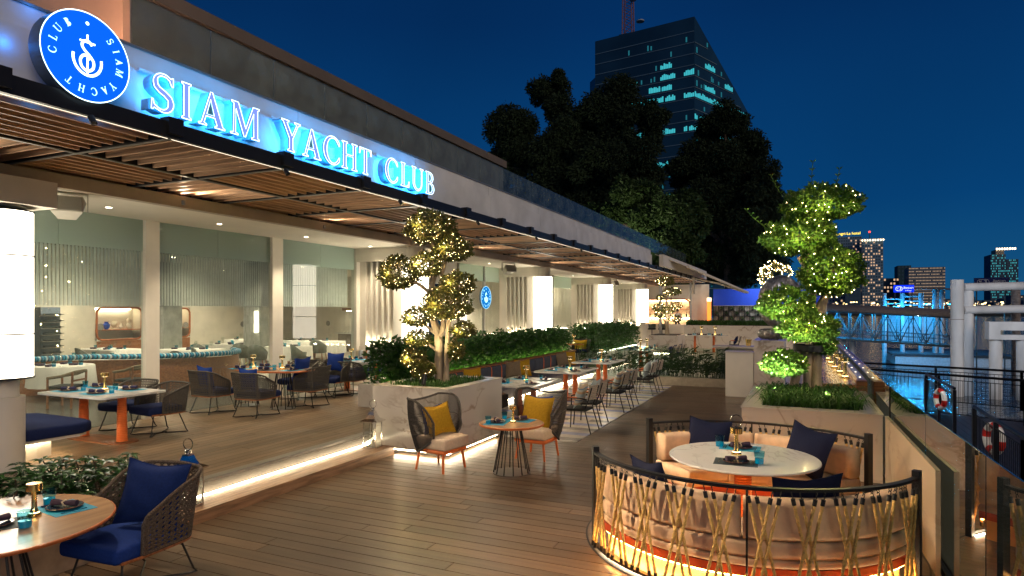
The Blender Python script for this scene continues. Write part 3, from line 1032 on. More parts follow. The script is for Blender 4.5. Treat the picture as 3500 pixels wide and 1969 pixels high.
def pillow_mesh(w, h, t, m, name='pillow', n=12, stripes=None, seed=0):
    """square scatter cushion standing in the xz plane, thickness along y, with pinched corners and creases"""
    rr = random.Random(seed)
    ph = [rr.uniform(0, 6) for _ in range(4)]
    b = MB()
    for sg in (-1, 1):
        base = len(b.v)
        for j in range(n + 1):
            for i in range(n + 1):
                u, v = -1 + 2 * i / n, -1 + 2 * j / n
                pin = 1 - .10 * (1 - abs(u)) * abs(v) ** 4 - .0
                px = u * (1 - .09 * (1 - v * v)) * w / 2
                pz = v * (1 - .09 * (1 - u * u)) * h / 2 * pin
                th = t / 2 * (max(0, 1 - u * u) ** .45) * (max(0, 1 - v * v) ** .45)
                th *= 1 + .10 * math.sin(u * 5 + ph[0] + v * 3) * math.sin(v * 4 + ph[1]) + .05 * math.sin(11 * u + ph[2]) * (v * v)
                b.v.append((px, sg * th, pz))
        for j in range(n):
            for i in range(n):
                q = (base + j * (n + 1) + i, base + j * (n + 1) + i + 1, base + (j + 1) * (n + 1) + i + 1, base + (j + 1) * (n + 1) + i)
                b.f.append(q if sg < 0 else tuple(reversed(q)))
    # piping
    rim = []
    for i in range(n): rim.append(b.v[i])
    for j in range(n): rim.append(b.v[j * (n + 1) + n])
    for i in range(n): rim.append(b.v[n * (n + 1) + n - i])
    for j in range(n): rim.append(b.v[(n - j) * (n + 1)])
    me = b.mesh(name, m, 2)
    pip = MB().tube(rim, .006, 5, closed=True).mesh('piping', m, True)
    return me, pip


PILL = {}


def pillow(kind, label, loc, rot, group=None, w=.46, h=.46, t=.17, name='cushion'):
    key = (kind, w, h, t)
    if key not in PILL:
        PILL[key] = pillow_mesh(w, h, t, MATS[kind], name, seed=len(PILL))
    me, pip = PILL[key]
    o = put(me, name, None, loc, rot)
    tag(o, label, 'cushion', group)
    put(pip, 'piping', o)
    return o


def weave(path, zb, zt, flare, pitch=.05, r=.006, rows=None, style='cane', m=None):
    """open rope lattice on a shell. path(s)->(x,y,nx,ny), s in 0..1; zb/zt(s) give the lower and upper edge"""
    b = MB()
    N = 240
    pts = [path(i / N) for i in range(N + 1)]
    L = [0]
    for i in range(N):
        L.append(L[-1] + math.hypot(pts[i + 1][0] - pts[i][0], pts[i + 1][1] - pts[i][1]))
    tot = L[-1]

    def P(s, v, off=0.0):
        s = max(0.0, min(1.0, s))
        x, y, nx, ny = path(s)
        z0, z1 = zb(s), zt(s)
        z = z0 + (z1 - z0) * v
        k = flare(s) * (z - z0) + off
        return (x + nx * k, y + ny * k, z)
    ncol = int(tot / pitch)
    H = max(zt(.5) - zb(.5), .1)
    nrow = rows or max(3, int(H / (pitch * .85)))
    for j in range(1, nrow):
        v = j / nrow
        b.tube([P(i / (ncol * 1.0), v, .003) for i in range(ncol + 1)], r, 4, caps=False)
    slope = nrow / ncol
    for k in range(-nrow, ncol + 1):
        for sg in (-1, 1):
            pl = []
            for j in range(nrow + 1):
                s = (k + j) / ncol if sg > 0 else (ncol - k - j) / ncol
                if -1e-6 <= s <= 1 + 1e-6:
                    pl.append(P(s, j / nrow, .004 * (1 if (j + (sg > 0)) % 2 else -1)))
            if len(pl) > 1:
                b.tube(pl, r, 4, caps=False)
    return b, P, ncol, nrow


def make_armchair(name, label, seat_m=None, weave_m=None, hi=.80, arm=.63, lo=.37, seat_z=.47, pitch=.05, pillow_m=None, dims=(.315, .31, -.12, .13, -.335), cr=.0055):
    """low rope weave armchair, occupant faces -y, floor at z=0"""
    seat_m = seat_m or m_navy
    weave_m = weave_m or m_rope
    t = thing(name, label, 'chair')
    w2, yb, yf, rc, sf = dims

    def path(s):
        # right arm front -> back -> left arm front
        a = (yb - rc) - yf
        q = PI * rc / 2
        b_ = 2 * (w2 - rc)
        T = 2 * a + 2 * q + b_
        d = s * T
        if d < a: return (w2, yf + d, 1, 0)
        d -= a
        if d < q:
            th = d / rc
            return (w2 - rc + rc * math.cos(th), yb - rc + rc * math.sin(th), math.cos(th), math.sin(th))
        d -= q
        if d < b_: return (w2 - rc - d, yb, 0, 1)
        d -= b_
        if d < q:
            th = PI / 2 + d / rc
            return (-w2 + rc + rc * math.cos(th), yb - rc + rc * math.sin(th), math.cos(th), math.sin(th))
        d -= q
        return (-w2, yb - rc - d, -1, 0)

    def zt(s):
        k = 1 - abs(2 * s - 1)           # 0 at arms, 1 at middle of the back
        k = min(1, k / .66)
        f = .75 * k + .25 * k * k * (3 - 2 * k)
        e = min(1, (1 - abs(2 * s - 1)) / .06)
        return (arm + (hi - arm) * f) - .05 * (1 - e) ** 2

    zb = lambda s: lo
    fl = lambda s: .05 + .20 * max(0, 1 - abs(2 * s - 1) * 1.4)
    wv, P, nc, nr = weave(path, zb, zt, fl, pitch, cr, m=weave_m)
    wv.build('woven_shell', weave_m, t, True)
    rim = MB()
    top = [P(i / 60, 1.0) for i in range(61)]
    rim.tube([P(0, 0), P(0, .5)] + top + [P(1, .5), P(1, 0)], .017, 8)
    rim.build('rim', weave_m, t, True)
    low = MB().tube([P(i / 60, 0) for i in range(61)], .016, 8)
    for s in (.30, .70):
        low.tube([P(s, v / 4) for v in range(5)], .013, 6)
    low.build('shell_frame', weave_m, t, True)
    MB().tube([(w2 - .02, sf + .06, lo - .02), (w2, yf, lo - .02)] + [(P(i / 40, 0)[0], P(i / 40, 0)[1], lo - .022) for i in range(41)] + [(-w2, yf, lo - .02), (-w2 + .02, sf + .06, lo - .02)], .014, 6, closed=True).build('seat_frame', m_walnut, t, True)
    s = MB().rbox(-w2 + .02, w2 - .02, sf, yb - .07, seat_z - .13, seat_z, .045, 3, .012)
    s.build('seat_cushion', seat_m, t, True)
    lz = lo - .03
    for sx in (-1, 1):
        for sy, yy, fy in ((-1, sf + .13, sf + .03), (1, yb - .1, yb + .02)):
            MB().tube([(sx * (w2 - .11), yy, lz), (sx * (w2 - .045), fy * .92, .05), (sx * (w2 - .04), fy, .018), (sx * (w2 - .075), fy * .9, .010), (sx * .04, fy * .25, .010)], .0095, 6).build('leg', m_black, t, True)
    MB().tube([(0, -.12, .010), (0, .13, .010)], .0095, 6).build('floor_bar', m_black, t, True)
    return t


def make_wingchair():
    """high winged rope chair on an orange frame, occupant faces -y"""
    t = thing('wing_chair', 'wing chair', 'chair')

    def path(s):
        th = R(-40) + s * R(260)
        rx, ry = .31, .27
        return (rx * math.cos(th), .06 + ry * math.sin(th), math.cos(th), math.sin(th))

    def zt(s):
        k = abs(2 * s - 1)      # 1 at ends
        dip = .07 * max(0, 1 - (k / .4) ** 2)
        return 1.05 - dip - .34 * max(0, (k - .55) / .45) ** 2.4

    def zb(s):
        k = abs(2 * s - 1)
        return .27 + .20 * max(0, (k - .5) / .5) ** 1.5

    fl = lambda s: .22
    b = MB()
    n = 96
    def P(s, v, off=0):
        x, y, nx, ny = path(s)
        z0, z1 = zb(s), zt(s)
        z = z0 + (z1 - z0) * v
        k = fl(s) * .55 * (z - .3) + off + .06 * math.sin(v * PI * .8)
        return (x + nx * k, y + ny * k, z)
    for i in range(n + 1):
        b.tube([P(i / n, j / 6) for j in range(7)], .0056, 4, caps=False)
    for v in (.33, .62):
        b.tube([P(i / 60, v, .004) for i in range(61)], .0045, 4, caps=False)
    b.build('rope_shell', m_rope, t, True)
    rim = [P(i / 60, 1) for i in range(61)] + [P(1, .66), P(1, .33)] + [P(1 - i / 60, 0) for i in range(61)] + [P(0, .33), P(0, .66)]
    MB().tube(rim, .016, 8, closed=True).build('rim', m_rope, t, True)
    MB().rbox(-.285, .285, -.36, .22, .325, .495, .04, 3, .006).build('seat_cushion', m_cream, t, True)
    MB().rbox(-.27, .27, -.33, .23, .265, .333, .025, 2).build('seat_rail', m_orange, t, True)
    for sx in (-1, 1):
        for sy in (-1, 1):
            yy = -.27 if sy < 0 else .19
            MB().tube([(sx * .215, yy, .27), (sx * .25, yy + sy * .03, 0.0)], .018, 8, rad=[.022, .017]).build('leg', m_orange, t, True)
    return t


def make_sidechair():
    """black stacking armchair with pale woven back and orange arm pads, occupant faces -y"""
    t = thing('terrace_chair', 'terrace chair', 'chair')
    MB().rbox(-.25, .25, -.25, .24, .41, .455, .02, 2).build('seat', m_seat, t, True)
    f = MB()
    for sx in (-1, 1):
        MB().tube([(sx * .245, .215, .43), (sx * .275, .34, 0)], .012, 6).build('leg', m_black, t, True)
        MB().tube([(sx * .245, -.22, .64), (sx * .25, -.225, .43), (sx * .262, -.25, 0)], .012, 6).build('leg', m_black, t, True)
        MB().tube([(sx * .245, -.22, .64), (sx * .25, -.10, .665), (sx * .252, .12, .665), (sx * .245, .25, .64)], .011, 6).build('arm', m_black, t, True)
        MB().rbox(sx * .25 - .018, sx * .25 + .018, -.19, .06, .668, .682, .006, 2).build('arm_pad', m_orange, t, True)
        f.tube([(sx * .245, .20, .43), (sx * .235, .28, .64), (sx * .225, .345, .87)], .012, 6)
    f.tube([(-.25, .22, .42), (.25, .22, .42)], .011, 6)
    f.tube([(-.25, -.22, .42), (.25, -.22, .42)], .011, 6)
    f.build('frame', m_black, t, True)

    def path(s):
        x = .235 - .47 * s
        return (x, .30 + .035 * math.cos(s * 2 * PI) * -1, 0, 1)
    wv, P, nc, nr = weave(path, lambda s: .64, lambda s: .90, lambda s: .20, .04, .0085, rows=7)
    wv.build('woven_back', m_ropel, t, True)
    r = [P(i / 20, 1) for i in range(21)] + [P(1 - i / 20, 0) for i in range(21)]
    MB().tube(r, .012, 6, closed=True).build('back_rim', m_ropel, t, True)
    return t


def tumbler(label, loc, group, s=1.0, handle=False):
    key = 'tumbler' + str(handle)
    if key not in PILL:
        b = MB().lathe([(.030, 0.0), (.036, .085), (.040, .092), (.0385, .092), (.034, .05)], 18)
        g = MB().lathe([(.0, .002), (.0295, .002), (.0325, .038), (.0, .042)], 18)
        hd = MB().tube([(.036, 0, .075), (.058, 0, .068), (.058, 0, .035), (.034, 0, .025)], .004, 5)
        PILL[key] = (b.mesh('tumbler', m_tumbler, True), g.mesh('blue_base', m_tumblue, True), hd.mesh('handle', m_tumblue, True))
    a, c, h = PILL[key]
    o = put(a, 'tumbler', None, loc, scale=(s, s, s))
    tag(o, label, 'glass', group)
    put(c, 'blue_base', o)
    if handle:
        put(h, 'handle', o)
    return o


def table_lamp(label, loc, group='brass table lamps', power=1.6, s=1.0):
    if 'tl' not in PILL:
        b = MB().lathe([(0, 0), (.045, 0), (.045, .012), (.030, .026), (.019, .06), (.016, .15), (.018, .185)], 20).mesh('stem', m_brass, True)
        h = MB().lathe([(.018, .187), (.048, .187), (.052, .190), (.052, .235), (.048, .240), (0, .240)], 24).mesh('shade', m_brass, True)
        g = MB().lathe([(.0, .172), (.019, .1865), (.044, .1862)], 18).mesh('glow', m_bulb, True)
        k = MB().lathe([(.0195, .052), (.026, .033), (.0335, .0245)], 18).mesh('foot_glow', m_bulb2, True)
        PILL['tl'] = (b, h, g, k)
    t = thing('table_lamp', label, 'lamp', loc, group=group)
    if s != 1: t.scale = (s, s, s)
    put(PILL['tl'][0], 'stem', t); put(PILL['tl'][1], 'shade', t)
    put(PILL['tl'][2], 'glow', t); put(PILL['tl'][3], 'foot_glow', t)
    if power:
        lamp('SPOT', (0.0, 0, .175), power, (1.0, .74, .40), t, .02, (0, 0, 0), R(150), .8)
    return t


SEATN = {}
ORD = 'first second third fourth fifth sixth seventh eighth ninth tenth eleventh twelfth'.split()


def setting(x, y, z, rz, where, mat_kind='teal', near=False, glass=True, plate=True, navy=False, gx=.17, gy=.12, seat=None):
    """placemat, plate, rolled napkin, cutlery and tumbler for one guest; guest sits toward local -y"""
    Mx = Matrix.Translation((x, y, z)) @ Matrix.Rotation(rz, 4, 'Z')
    def at(u, v, w=0): return tuple(Mx @ Vector((u, v, w)))
    SEATN[where] = SEATN.get(where, 0) + 1
    if seat is None:
        lst = {'on the bench-side marble table': ('near left', 'near right', 'far left', 'far right'), 'on the far terrace marble table': ('near left', 'near right', 'far left', 'far right'),
               'on the oval wooden table': ('near left', 'near centre', 'right end', 'far left', 'far right')}.get(where)
        if 'banquette table' in where: lst = ('bench side nearer', 'bench side farther', 'chair side nearer', 'chair side farther')
        seat = lst[SEATN[where] - 1] if lst and SEATN[where] <= len(lst) else ORD[SEATN[where] - 1] + ' from left'
    key = 'pm' + mat_kind
    if key not in PILL:
        PILL[key] = MB().box(-.21, .21, -.15, .15, 0, .003).mesh('placemat', m_pmat_t if mat_kind == 'teal' else m_pmat_d)
        if 'plate' not in PILL:
            PILL['plate'] = (MB().lathe([(0, .004), (.085, .004), (.095, .008), (.128, .014), (.131, .019), (.126, .019), (.092, .012), (0, .010)], 30).mesh('plate', m_plate, True),
                             MB().tube([(.129 * math.cos(2 * PI * i / 30), .129 * math.sin(2 * PI * i / 30), .019) for i in range(30)], .0022, 4, closed=True).mesh('rim', m_rim, True))
            n = MB()
            sp = [(.026 + .0012 * math.sin(a * 3), a) for a in range(12)]
            n.tube([(-.105, 0, .044), (-.06, .003, .045), (0, 0, .042), (.06, -.003, .045), (.105, 0, .044)], .03, 10, rad=[.026, .024, .016, .025, .027])
            PILL['nap'] = n.mesh('napkin', m_napkin, True)
            PILL['napn'] = n.mesh('napkin', m_napnavy, True)
            PILL['tie'] = MB().tube([(.012 * math.sin(a * 1.7), .022 * math.cos(2 * PI * a / 12), .042 + .022 * math.sin(2 * PI * a / 12)) for a in range(12)], .007, 5, closed=True).mesh('tie', m_tie, True)
            fk = MB().tube([(0, -.09, .004), (0, .02, .006), (0, .06, .004)], .0028, 4)
            for q in (-.006, -.002, .002, .006): fk.tube([(q, .055, .004), (q, .095, .006)], .0011, 3)
            PILL['fork'] = fk.mesh('fork', m_cutlery, True)
            PILL['knife'] = MB().tube([(0, -.10, .004), (0, 0, .005), (0, .10, .003)], .003, 4, rad=[.003, .003, .0065]).mesh('knife', m_cutlery, True)
    o = put(PILL[key], 'placemat', None, at(0, 0), (0, 0, rz))
    tag(o, ('teal' if mat_kind == 'teal' else 'dark blue') + ' placemat, ' + seat + ' seat, ' + where, 'placemat', 'placemats ' + where)
    if plate:
        o = put(PILL['plate'][0], 'plate', None, at(0, 0, .003), (0, 0, rz))
        tag(o, 'dark dinner plate, ' + seat + ' seat, ' + where, 'plate', 'plates ' + where)
        put(PILL['plate'][1], 'rim', o)
        o = put(PILL['napn' if navy else 'nap'], 'napkin', None, at(0, 0, 0), (0, 0, rz + .5))
        tag(o, ('navy' if navy else 'aubergine') + ' rolled napkin, ' + seat + ' seat, ' + where, 'napkin', 'rolled napkins ' + where)
        put(PILL['tie'], 'tie', o)
    if near:
        for q, nm, w_ in ((-.165, 'fork', 'steel fork'), (.15, 'knife', 'inner steel knife'), (.172, 'knife', 'outer steel knife')):
            o = put(PILL[nm], nm, None, at(q, 0, .003), (0, 0, rz))
            tag(o, w_ + ', ' + seat + ' seat, ' + where, nm)
    if glass:
        tumbler('blue tumbler, ' + seat + ' seat, ' + where, at(gx, gy, .003), 'blue tumblers ' + where, 1.1, handle=False)


def ribbed_leg(b, x, y, z0, z1, r=.07, r2=None):
    prof = []
    n = 26
    r2 = r2 or r
    for i in range(n):
        za = z0 + (z1 - z0) * i / n
        rr = r + (r2 - r) * i / n
        dz = (z1 - z0) / n
        prof += [(rr * .86, za), (rr, za + dz * .25), (rr, za + dz * .72), (rr * .86, za + dz * .97)]
    b.lathe(prof, 24, (x, y, 0))
    return b


def rounded_rect(hx, hy, r, n=6):
    o = []
    for cx, cy, a in ((hx - r, hy - r, 0), (-hx + r, hy - r, 90), (-hx + r, -hy + r, 180), (hx - r, -hy + r, 270)):
        o += [(cx + r * math.cos(R(a + 90 * i / n)), cy + r * math.sin(R(a + 90 * i / n))) for i in range(n + 1)]
    return o


def marble_table(label, x, y, zf, hx, hy, legs, group=None, r=.10, h=.75):
    t = thing('marble_table', label, 'table', (x, y, zf), group=group)
    MB().prism(rounded_rect(hx, hy, r), h - .03, h).build('tabletop', m_marbletop, t)
    for lx, ly in legs:
        ribbed_leg(MB(), lx, ly, .02, h - .031, .078, .060).build('ribbed_leg', m_orange, t, True)
    xs = [q[0] for q in legs]; ys = [q[1] for q in legs]
    MB().prism([(px + (max(xs) + min(xs)) / 2, py + (max(ys) + min(ys)) / 2) for px, py in rounded_rect((max(xs) - min(xs)) / 2 + .17, (max(ys) - min(ys)) / 2 + .20, .16)], .0, .016).build('base_plate', m_walnut, t)
    return t


def wire_base(t, x, y, h, rb, rt, n=12):
    """cage of slanting rods on a disc"""
    MB().cyl((x, y, 0), rb, 0.0, .012, 32).build('base_disc', m_greysteel, t, True)
    for i in range(n):
        a = 2 * PI * i / n
        MB().tube([(x + rb * .96 * math.cos(a), y + rb * .96 * math.sin(a), .012), (x + rt * math.cos(a), y + rt * math.sin(a), h)], .009, 6).build('rod', m_black, t, True)


m_greysteel = mat('grey_steel_disc', (0.20, 0.19, 0.18), 0.3, metal=0.8, noise=0.05)


def round_table(label, x, y, zf, r, h=.75, rb=.24, rt=.11, n=12, sx=1.0, sy=1.0, bases=((0, 0),), name='round_table'):
    t = thing(name, label, 'table', (x, y, zf))
    MB().lathe([(0, h - .040), (r * .93, h - .040), (r * .985, h - .030), (r, h - .014), (r * .997, h - .004), (r * .985, h)], 64, sx=sx, sy=sy).build('edge', m_edge, t, True)
    MB().disc(r * .985, h + .0005, 64, sx=sx, sy=sy).build('tabletop', m_maple, t)
    for bx, by in bases:
        wire_base(t, bx, by, h - .03, rb, rt, n)
    return t


# ---------------------------------------------------------------- foliage
def leafmat(name, c, c2, trans=0.35, rough=0.45):
    if name in MATS: return MATS[name]
    m = bpy.data.materials.new(name); m.use_nodes = True
    nt = m.node_tree; b = nt.nodes['Principled BSDF']; out = nt.nodes['Material Output']
    b.inputs['Roughness'].default_value = rough
    geo = nt.nodes.new('ShaderNodeNewGeometry')
    nz = nt.nodes.new('ShaderNodeTexNoise'); nz.inputs['Scale'].default_value = 9; nz.inputs['Detail'].default_value = 3
    nt.links.new(geo.outputs['Position'], nz.inputs[0])
    mr = nt.nodes.new('ShaderNodeMapRange'); mr.inputs['From Min'].default_value = .35; mr.inputs['From Max'].default_value = .65
    nt.links.new(nz.outputs[0], mr.inputs[0])
    mx = nt.nodes.new('ShaderNodeMix'); mx.data_type = 'RGBA'
    mx.inputs[6].default_value = tuple(c) + (1,); mx.inputs[7].default_value = tuple(c2) + (1,)
    nt.links.new(mr.outputs[0], mx.inputs[0]); nt.links.new(mx.outputs[2], b.inputs['Base Color'])
    tl = nt.nodes.new('ShaderNodeBsdfTranslucent'); nt.links.new(mx.outputs[2], tl.inputs[0])
    ms = nt.nodes.new('ShaderNodeMixShader'); ms.inputs[0].default_value = trans
    nt.links.new(b.outputs[0], ms.inputs[1]); nt.links.new(tl.outputs[0], ms.inputs[2])
    nt.links.new(ms.outputs[0], out.inputs[0])
    MATS[name] = m
    return m


m_leaf = leafmat('hedge_leaf', (0.022, 0.075, 0.016), (0.055, 0.145, 0.028))
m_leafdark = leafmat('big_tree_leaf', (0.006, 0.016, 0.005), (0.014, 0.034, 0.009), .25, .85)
m_leaftop = leafmat('topiary_leaf', (0.060, 0.170, 0.018), (0.150, 0.270, 0.032), .4)
m_leafdry = leafmat('dry_topiary_leaf', (0.170, 0.140, 0.035), (0.090, 0.120, 0.025), .4)
m_grass = leafmat('grass_blade', (0.035, 0.110, 0.018), (0.070, 0.170, 0.030), .4)
m_bark = mat('pale_bark', (0.42, 0.33, 0.22), 0.8, noise=0.35, nscale=9, stretch=(1, 1, .3), bump=0.5, bscale=30)
m_barkdark = mat('dark_bark', (0.10, 0.075, 0.055), 0.9, noise=0.3, nscale=6, bump=0.4, bscale=20)
m_fairy = emat('string_light_glow', (1.0, 0.72, 0.32), 24.0)


def leaves(P, size, rng, width=.45, up=0.0, jitter=.35, fold=.15, N=None):
    """numpy: one folded leaf (two quads as 6 verts) at each point"""
    n = len(P)
    d = rng.normal(size=(n, 3))
    if N is not None:
        d = d * .8 + N * .9
    d[:, 2] += up
    d /= np.linalg.norm(d, axis=1)[:, None] + 1e-9
    a = rng.normal(size=(n, 3))
    s = np.cross(d, a); s /= np.linalg.norm(s, axis=1)[:, None] + 1e-9
    nn = np.cross(d, s)
    L = size * (1 + jitter * rng.uniform(-1, 1, n))[:, None]
    w = L * width / 2
    base = P
    mid = P + d * L * .5 + nn * L * fold * .5
    tip = P + d * L
    v = np.stack([base, mid + s * w - nn * w * .3, tip, mid - s * w - nn * w * .3, mid], 1).reshape(-1, 3)
    i = np.arange(n) * 5
    f = np.concatenate([np.stack([i, i + 1, i + 4], 1), np.stack([i + 1, i + 2, i + 4], 1), np.stack([i + 4, i + 2, i + 3], 1), np.stack([i, i + 4, i + 3], 1)], 0)
    return v, f


def np_mesh(name, v, f, m):
    me = bpy.data.meshes.new(name)
    me.vertices.add(len(v)); me.vertices.foreach_set('co', v.astype(np.float32).ravel())
    k = f.shape[1]
    me.loops.add(len(f) * k); me.loops.foreach_set('vertex_index', f.astype(np.int32).ravel())
    me.polygons.add(len(f)); me.polygons.foreach_set('loop_start', np.arange(len(f)) * k)
    me.update(calc_edges=True)
    me.materials.append(m)
    return me


def blob_pts(c, r, n, rng, shell=.55, squash_low=1.0):
    d = rng.normal(size=(n, 3)); d /= np.linalg.norm(d, axis=1)[:, None]
    rad = shell + (1 - shell) * rng.uniform(0, 1, n) ** .6
    rad *= 1 + .10 * np.sin(d[:, 0] * 7 + c[0] * 3) * np.sin(d[:, 1] * 6 + c[2] * 5) + .07 * np.sin(d[:, 2] * 9 + d[:, 0] * 5)
    p = d * rad[:, None] * np.array(r)
    p[:, 2] = np.where(p[:, 2] < 0, p[:, 2] * squash_low, p[:, 2])
    return p + np.array(c), d


def fairy(parent, pts, r=.006):
    b = MB()
    for p in pts:
        x, y, z = p
        b.add([(x + r, y, z), (x - r, y, z), (x, y + r, z), (x, y - r, z), (x, y, z + r), (x, y, z - r)],
              [(0, 2, 4), (2, 1, 4), (1, 3, 4), (3, 0, 4), (2, 0, 5), (1, 2, 5), (3, 1, 5), (0, 3, 5)])
    return b.build('string_lights', m_fairy, parent, kind='stuff')


def grass_tuft(pts, h, rng, m, name, parent, w=.008, kind='stuff', droop=.5):
    b = MB()
    for (x, y, z) in pts:
        a = rng.uniform(0, 2 * PI); l = h * rng.uniform(.6, 1.25); k = droop * rng.uniform(.5, 1.4)
        dx, dy = math.cos(a), math.sin(a)
        sx, sy = -dy * w, dx * w
        p = [(x, y, z), (x + dx * l * .18 * k, y + dy * l * .18 * k, z + l * .5), (x + dx * l * .5 * k, y + dy * l * .5 * k, z + l * (.85 - .12 * k)), (x + dx * l * .85 * k, y + dy * l * .85 * k, z + l * (.88 - .45 * k))]
        b.add([(p[0][0] - sx, p[0][1] - sy, p[0][2]), (p[0][0] + sx, p[0][1] + sy, p[0][2]),
               (p[1][0] + sx, p[1][1] + sy, p[1][2]), (p[1][0] - sx, p[1][1] - sy, p[1][2]),
               (p[2][0] + sx * .8, p[2][1] + sy * .8, p[2][2]), (p[2][0] - sx * .8, p[2][1] - sy * .8, p[2][2]), p[3]],
              [(0, 1, 2, 3), (3, 2, 4, 5), (5, 4, 6)])
    return b.build(name, m, parent, kind=kind)
# ================================================================ upper terrace furniture
TZ = .33
ch0 = make_armchair('rope_armchair', 'charcoal rope armchair at the marble table, nearer of its two chairs')
ch0.location = (-9.56, 7.18, TZ); ch0.rotation_euler = (0, 0, R(-6))
dup(ch0, (-10.38, 7.22, TZ), R(4), 'charcoal rope armchair at the marble table, farther one against the glass', None)
chp = make_armchair('rope_armchair', 'rope armchair with its back to the camera, right front of the oval table', hi=.84, seat_m=m_navy)
chp.location = (-9.45, 9.15, TZ); chp.rotation_euler = (0, 0, R(183))
dup(chp, (-10.56, 9.12, TZ), R(176), 'rope armchair with its back to the camera, left front of the oval table')
dup(chp, (-9.42, 10.50, TZ), R(-84), 'rope armchair at the right end of the oval table, seen from its side')
dup(chp, (-10.45, 11.30, TZ), R(3), 'rope armchair on the far side of the oval table, by the glass')
dup(chp, (-9.98, 11.90, TZ), R(8), 'rope armchair behind the oval table, half hidden by the one with the tall pillow')
dup(ch0, (-9.82, 12.40, TZ), R(184), 'rope armchair with its back to the camera at the far marble table', None)
dup(ch0, (-10.62, 12.45, TZ), R(178), 'rope armchair at the far marble table, next to the glass', None)
GP = 'royal blue pillows on the rope armchairs'
for (x, y, z, rx, rz, s, lb) in (
        (-9.45, 8.95, 1.02, 12, 183, 1.0, 'royal blue pillow on the armchair right front of the oval table'),
        (-10.56, 8.93, 1.02, 12, 176, 1.0, 'royal blue pillow on the armchair left front of the oval table'),
        (-9.60, 10.50, 1.09, -14, -84, 1.12, 'royal blue pillow standing tall on the armchair at the right end of the oval table'),
        (-10.45, 11.42, 1.01, -12, 3, .95, 'royal blue pillow on the armchair at the far side of the oval table'),
        (-9.98, 12.02, 1.10, -10, 8, 1.0, 'royal blue pillow farthest back, above the tall one')):
    rx_ = rx if abs(rz) < 100 else -12
    pillow('royal_blue_canvas', lb, (x, y, z + .02), (R(rx_), R(random.uniform(-5, 5)), R(rz)), GP, w=.44 * s, h=.44 * s, t=.15)

t1 = marble_table('white marble table on two orange ribbed legs beside the triangular bench', -9.93, 6.50, TZ, .80, .53, ((-.46, 0), (.50, -.03)))
WA = 'on the bench-side marble table'
for (x, y, rz) in ((-10.44, 6.30, 0), (-9.72, 6.27, 0), (-10.5, 6.82, PI), (-9.72, 6.80, PI)):
    setting(x, y, TZ + .75, rz, WA, 'teal', navy=True)
table_lamp('small brass table lamp ' + WA, (-10.0, 6.58, TZ + .75), power=2.0, s=1.15)

tov = round_table('large oval wooden table on two wire pedestals, set for six on the terrace', -10.12, 10.25, TZ, 1.0, .78, .25, .13, 10, 0.98, 0.60, ((-.55, -.2), (.45, -.2)), name='oval_table')
WB = 'on the oval wooden table'
for (x, y, rz, k) in ((-10.75, 9.95, 0, 'teal'), (-10.05, 9.90, 0, 'dark'), (-9.48, 10.1, PI / 2, 'teal'), (-10.65, 10.52, PI, 'teal'), (-9.95, 10.56, PI, 'dark')):
    setting(x, y, TZ + .781, rz, WB, k, navy=True)
table_lamp('brass table lamp at the right end of the oval table', (-9.92, 10.28, TZ + .781), power=2.0, s=1.15)
table_lamp('brass table lamp at the left end of the oval table', (-10.70, 10.25, TZ + .781), power=1.5, s=1.15)

tf = marble_table('far marble table on two ribbed legs in front of the striped bench', -10.05, 13.12, TZ, .76, .44, ((-.46, 0), (.42, 0)))
WC = 'on the far terrace marble table'
for (x, y, rz) in ((-10.35, 12.95, 0), (-9.62, 12.95, 0), (-10.3, 13.3, PI), (-9.62, 13.32, PI)):
    setting(x, y, TZ + .75, rz, WC, 'teal', navy=True)
table_lamp('small brass table lamp ' + WC, (-10.45, 13.2, TZ + .75), power=1.5, s=1.15)

# striped bench under the first fin
bn = thing('wall_bench', 'navy seated wall bench with a striped back cushion under the slotted fin', 'bench')
MB().rbox(-11.02, -9.0, 13.62, 14.22, .66, .79, .04, 3).build('seat_cushion', m_navy, bn, True)
MB().box(-11.02, -9.0, 13.70, 14.22, .60, .655).build('seat_base', m_white, bn)
MB().box(-11.02, -9.05, 14.0, 14.22, TZ, .595).build('plinth', m_white, bn)
MB().box(-11.0, -9.05, 13.97, 13.995, .57, .59).build('led_strip', m_ledw, bn)
m_str = mat('striped_cloth', (.5, .45, .36), .8)
_nt = m_str.node_tree; _b = _nt.nodes['Principled BSDF']
_g = _nt.nodes.new('ShaderNodeTexCoord'); _s = _nt.nodes.new('ShaderNodeSeparateXYZ'); _m = _nt.nodes.new('ShaderNodeMath'); _m.operation = 'FRACT'
_m2 = _nt.nodes.new('ShaderNodeMath'); _m2.operation = 'MULTIPLY'; _m2.inputs[1].default_value = 1.55
_c = _nt.nodes.new('ShaderNodeValToRGB'); _c.color_ramp.interpolation = 'CONSTANT'
cols = [(0, (.50, .42, .30)), (.14, (.32, .34, .36)), (.22, (.62, .66, .70)), (.36, (.35, .27, .18)), (.50, (.70, .20, .05)), (.57, (.55, .58, .60)), (.70, (.26, .30, .38)), (.80, (.56, .48, .36))]
_c.color_ramp.elements[0].color = cols[0][1] + (1,)
_c.color_ramp.elements[1].position = cols[-1][0]; _c.color_ramp.elements[1].color = cols[-1][1] + (1,)
for p_, c_ in cols[1:-1]:
    _e = _c.color_ramp.elements.new(p_); _e.color = c_ + (1,)
_nt.links.new(_g.outputs['Object'], _s.inputs[0]); _nt.links.new(_s.outputs['X'], _m2.inputs[0]); _nt.links.new(_m2.outputs[0], _m.inputs[0])
_nt.links.new(_m.outputs[0], _c.inputs[0]); _nt.links.new(_c.outputs[0], _b.inputs['Base Color'])
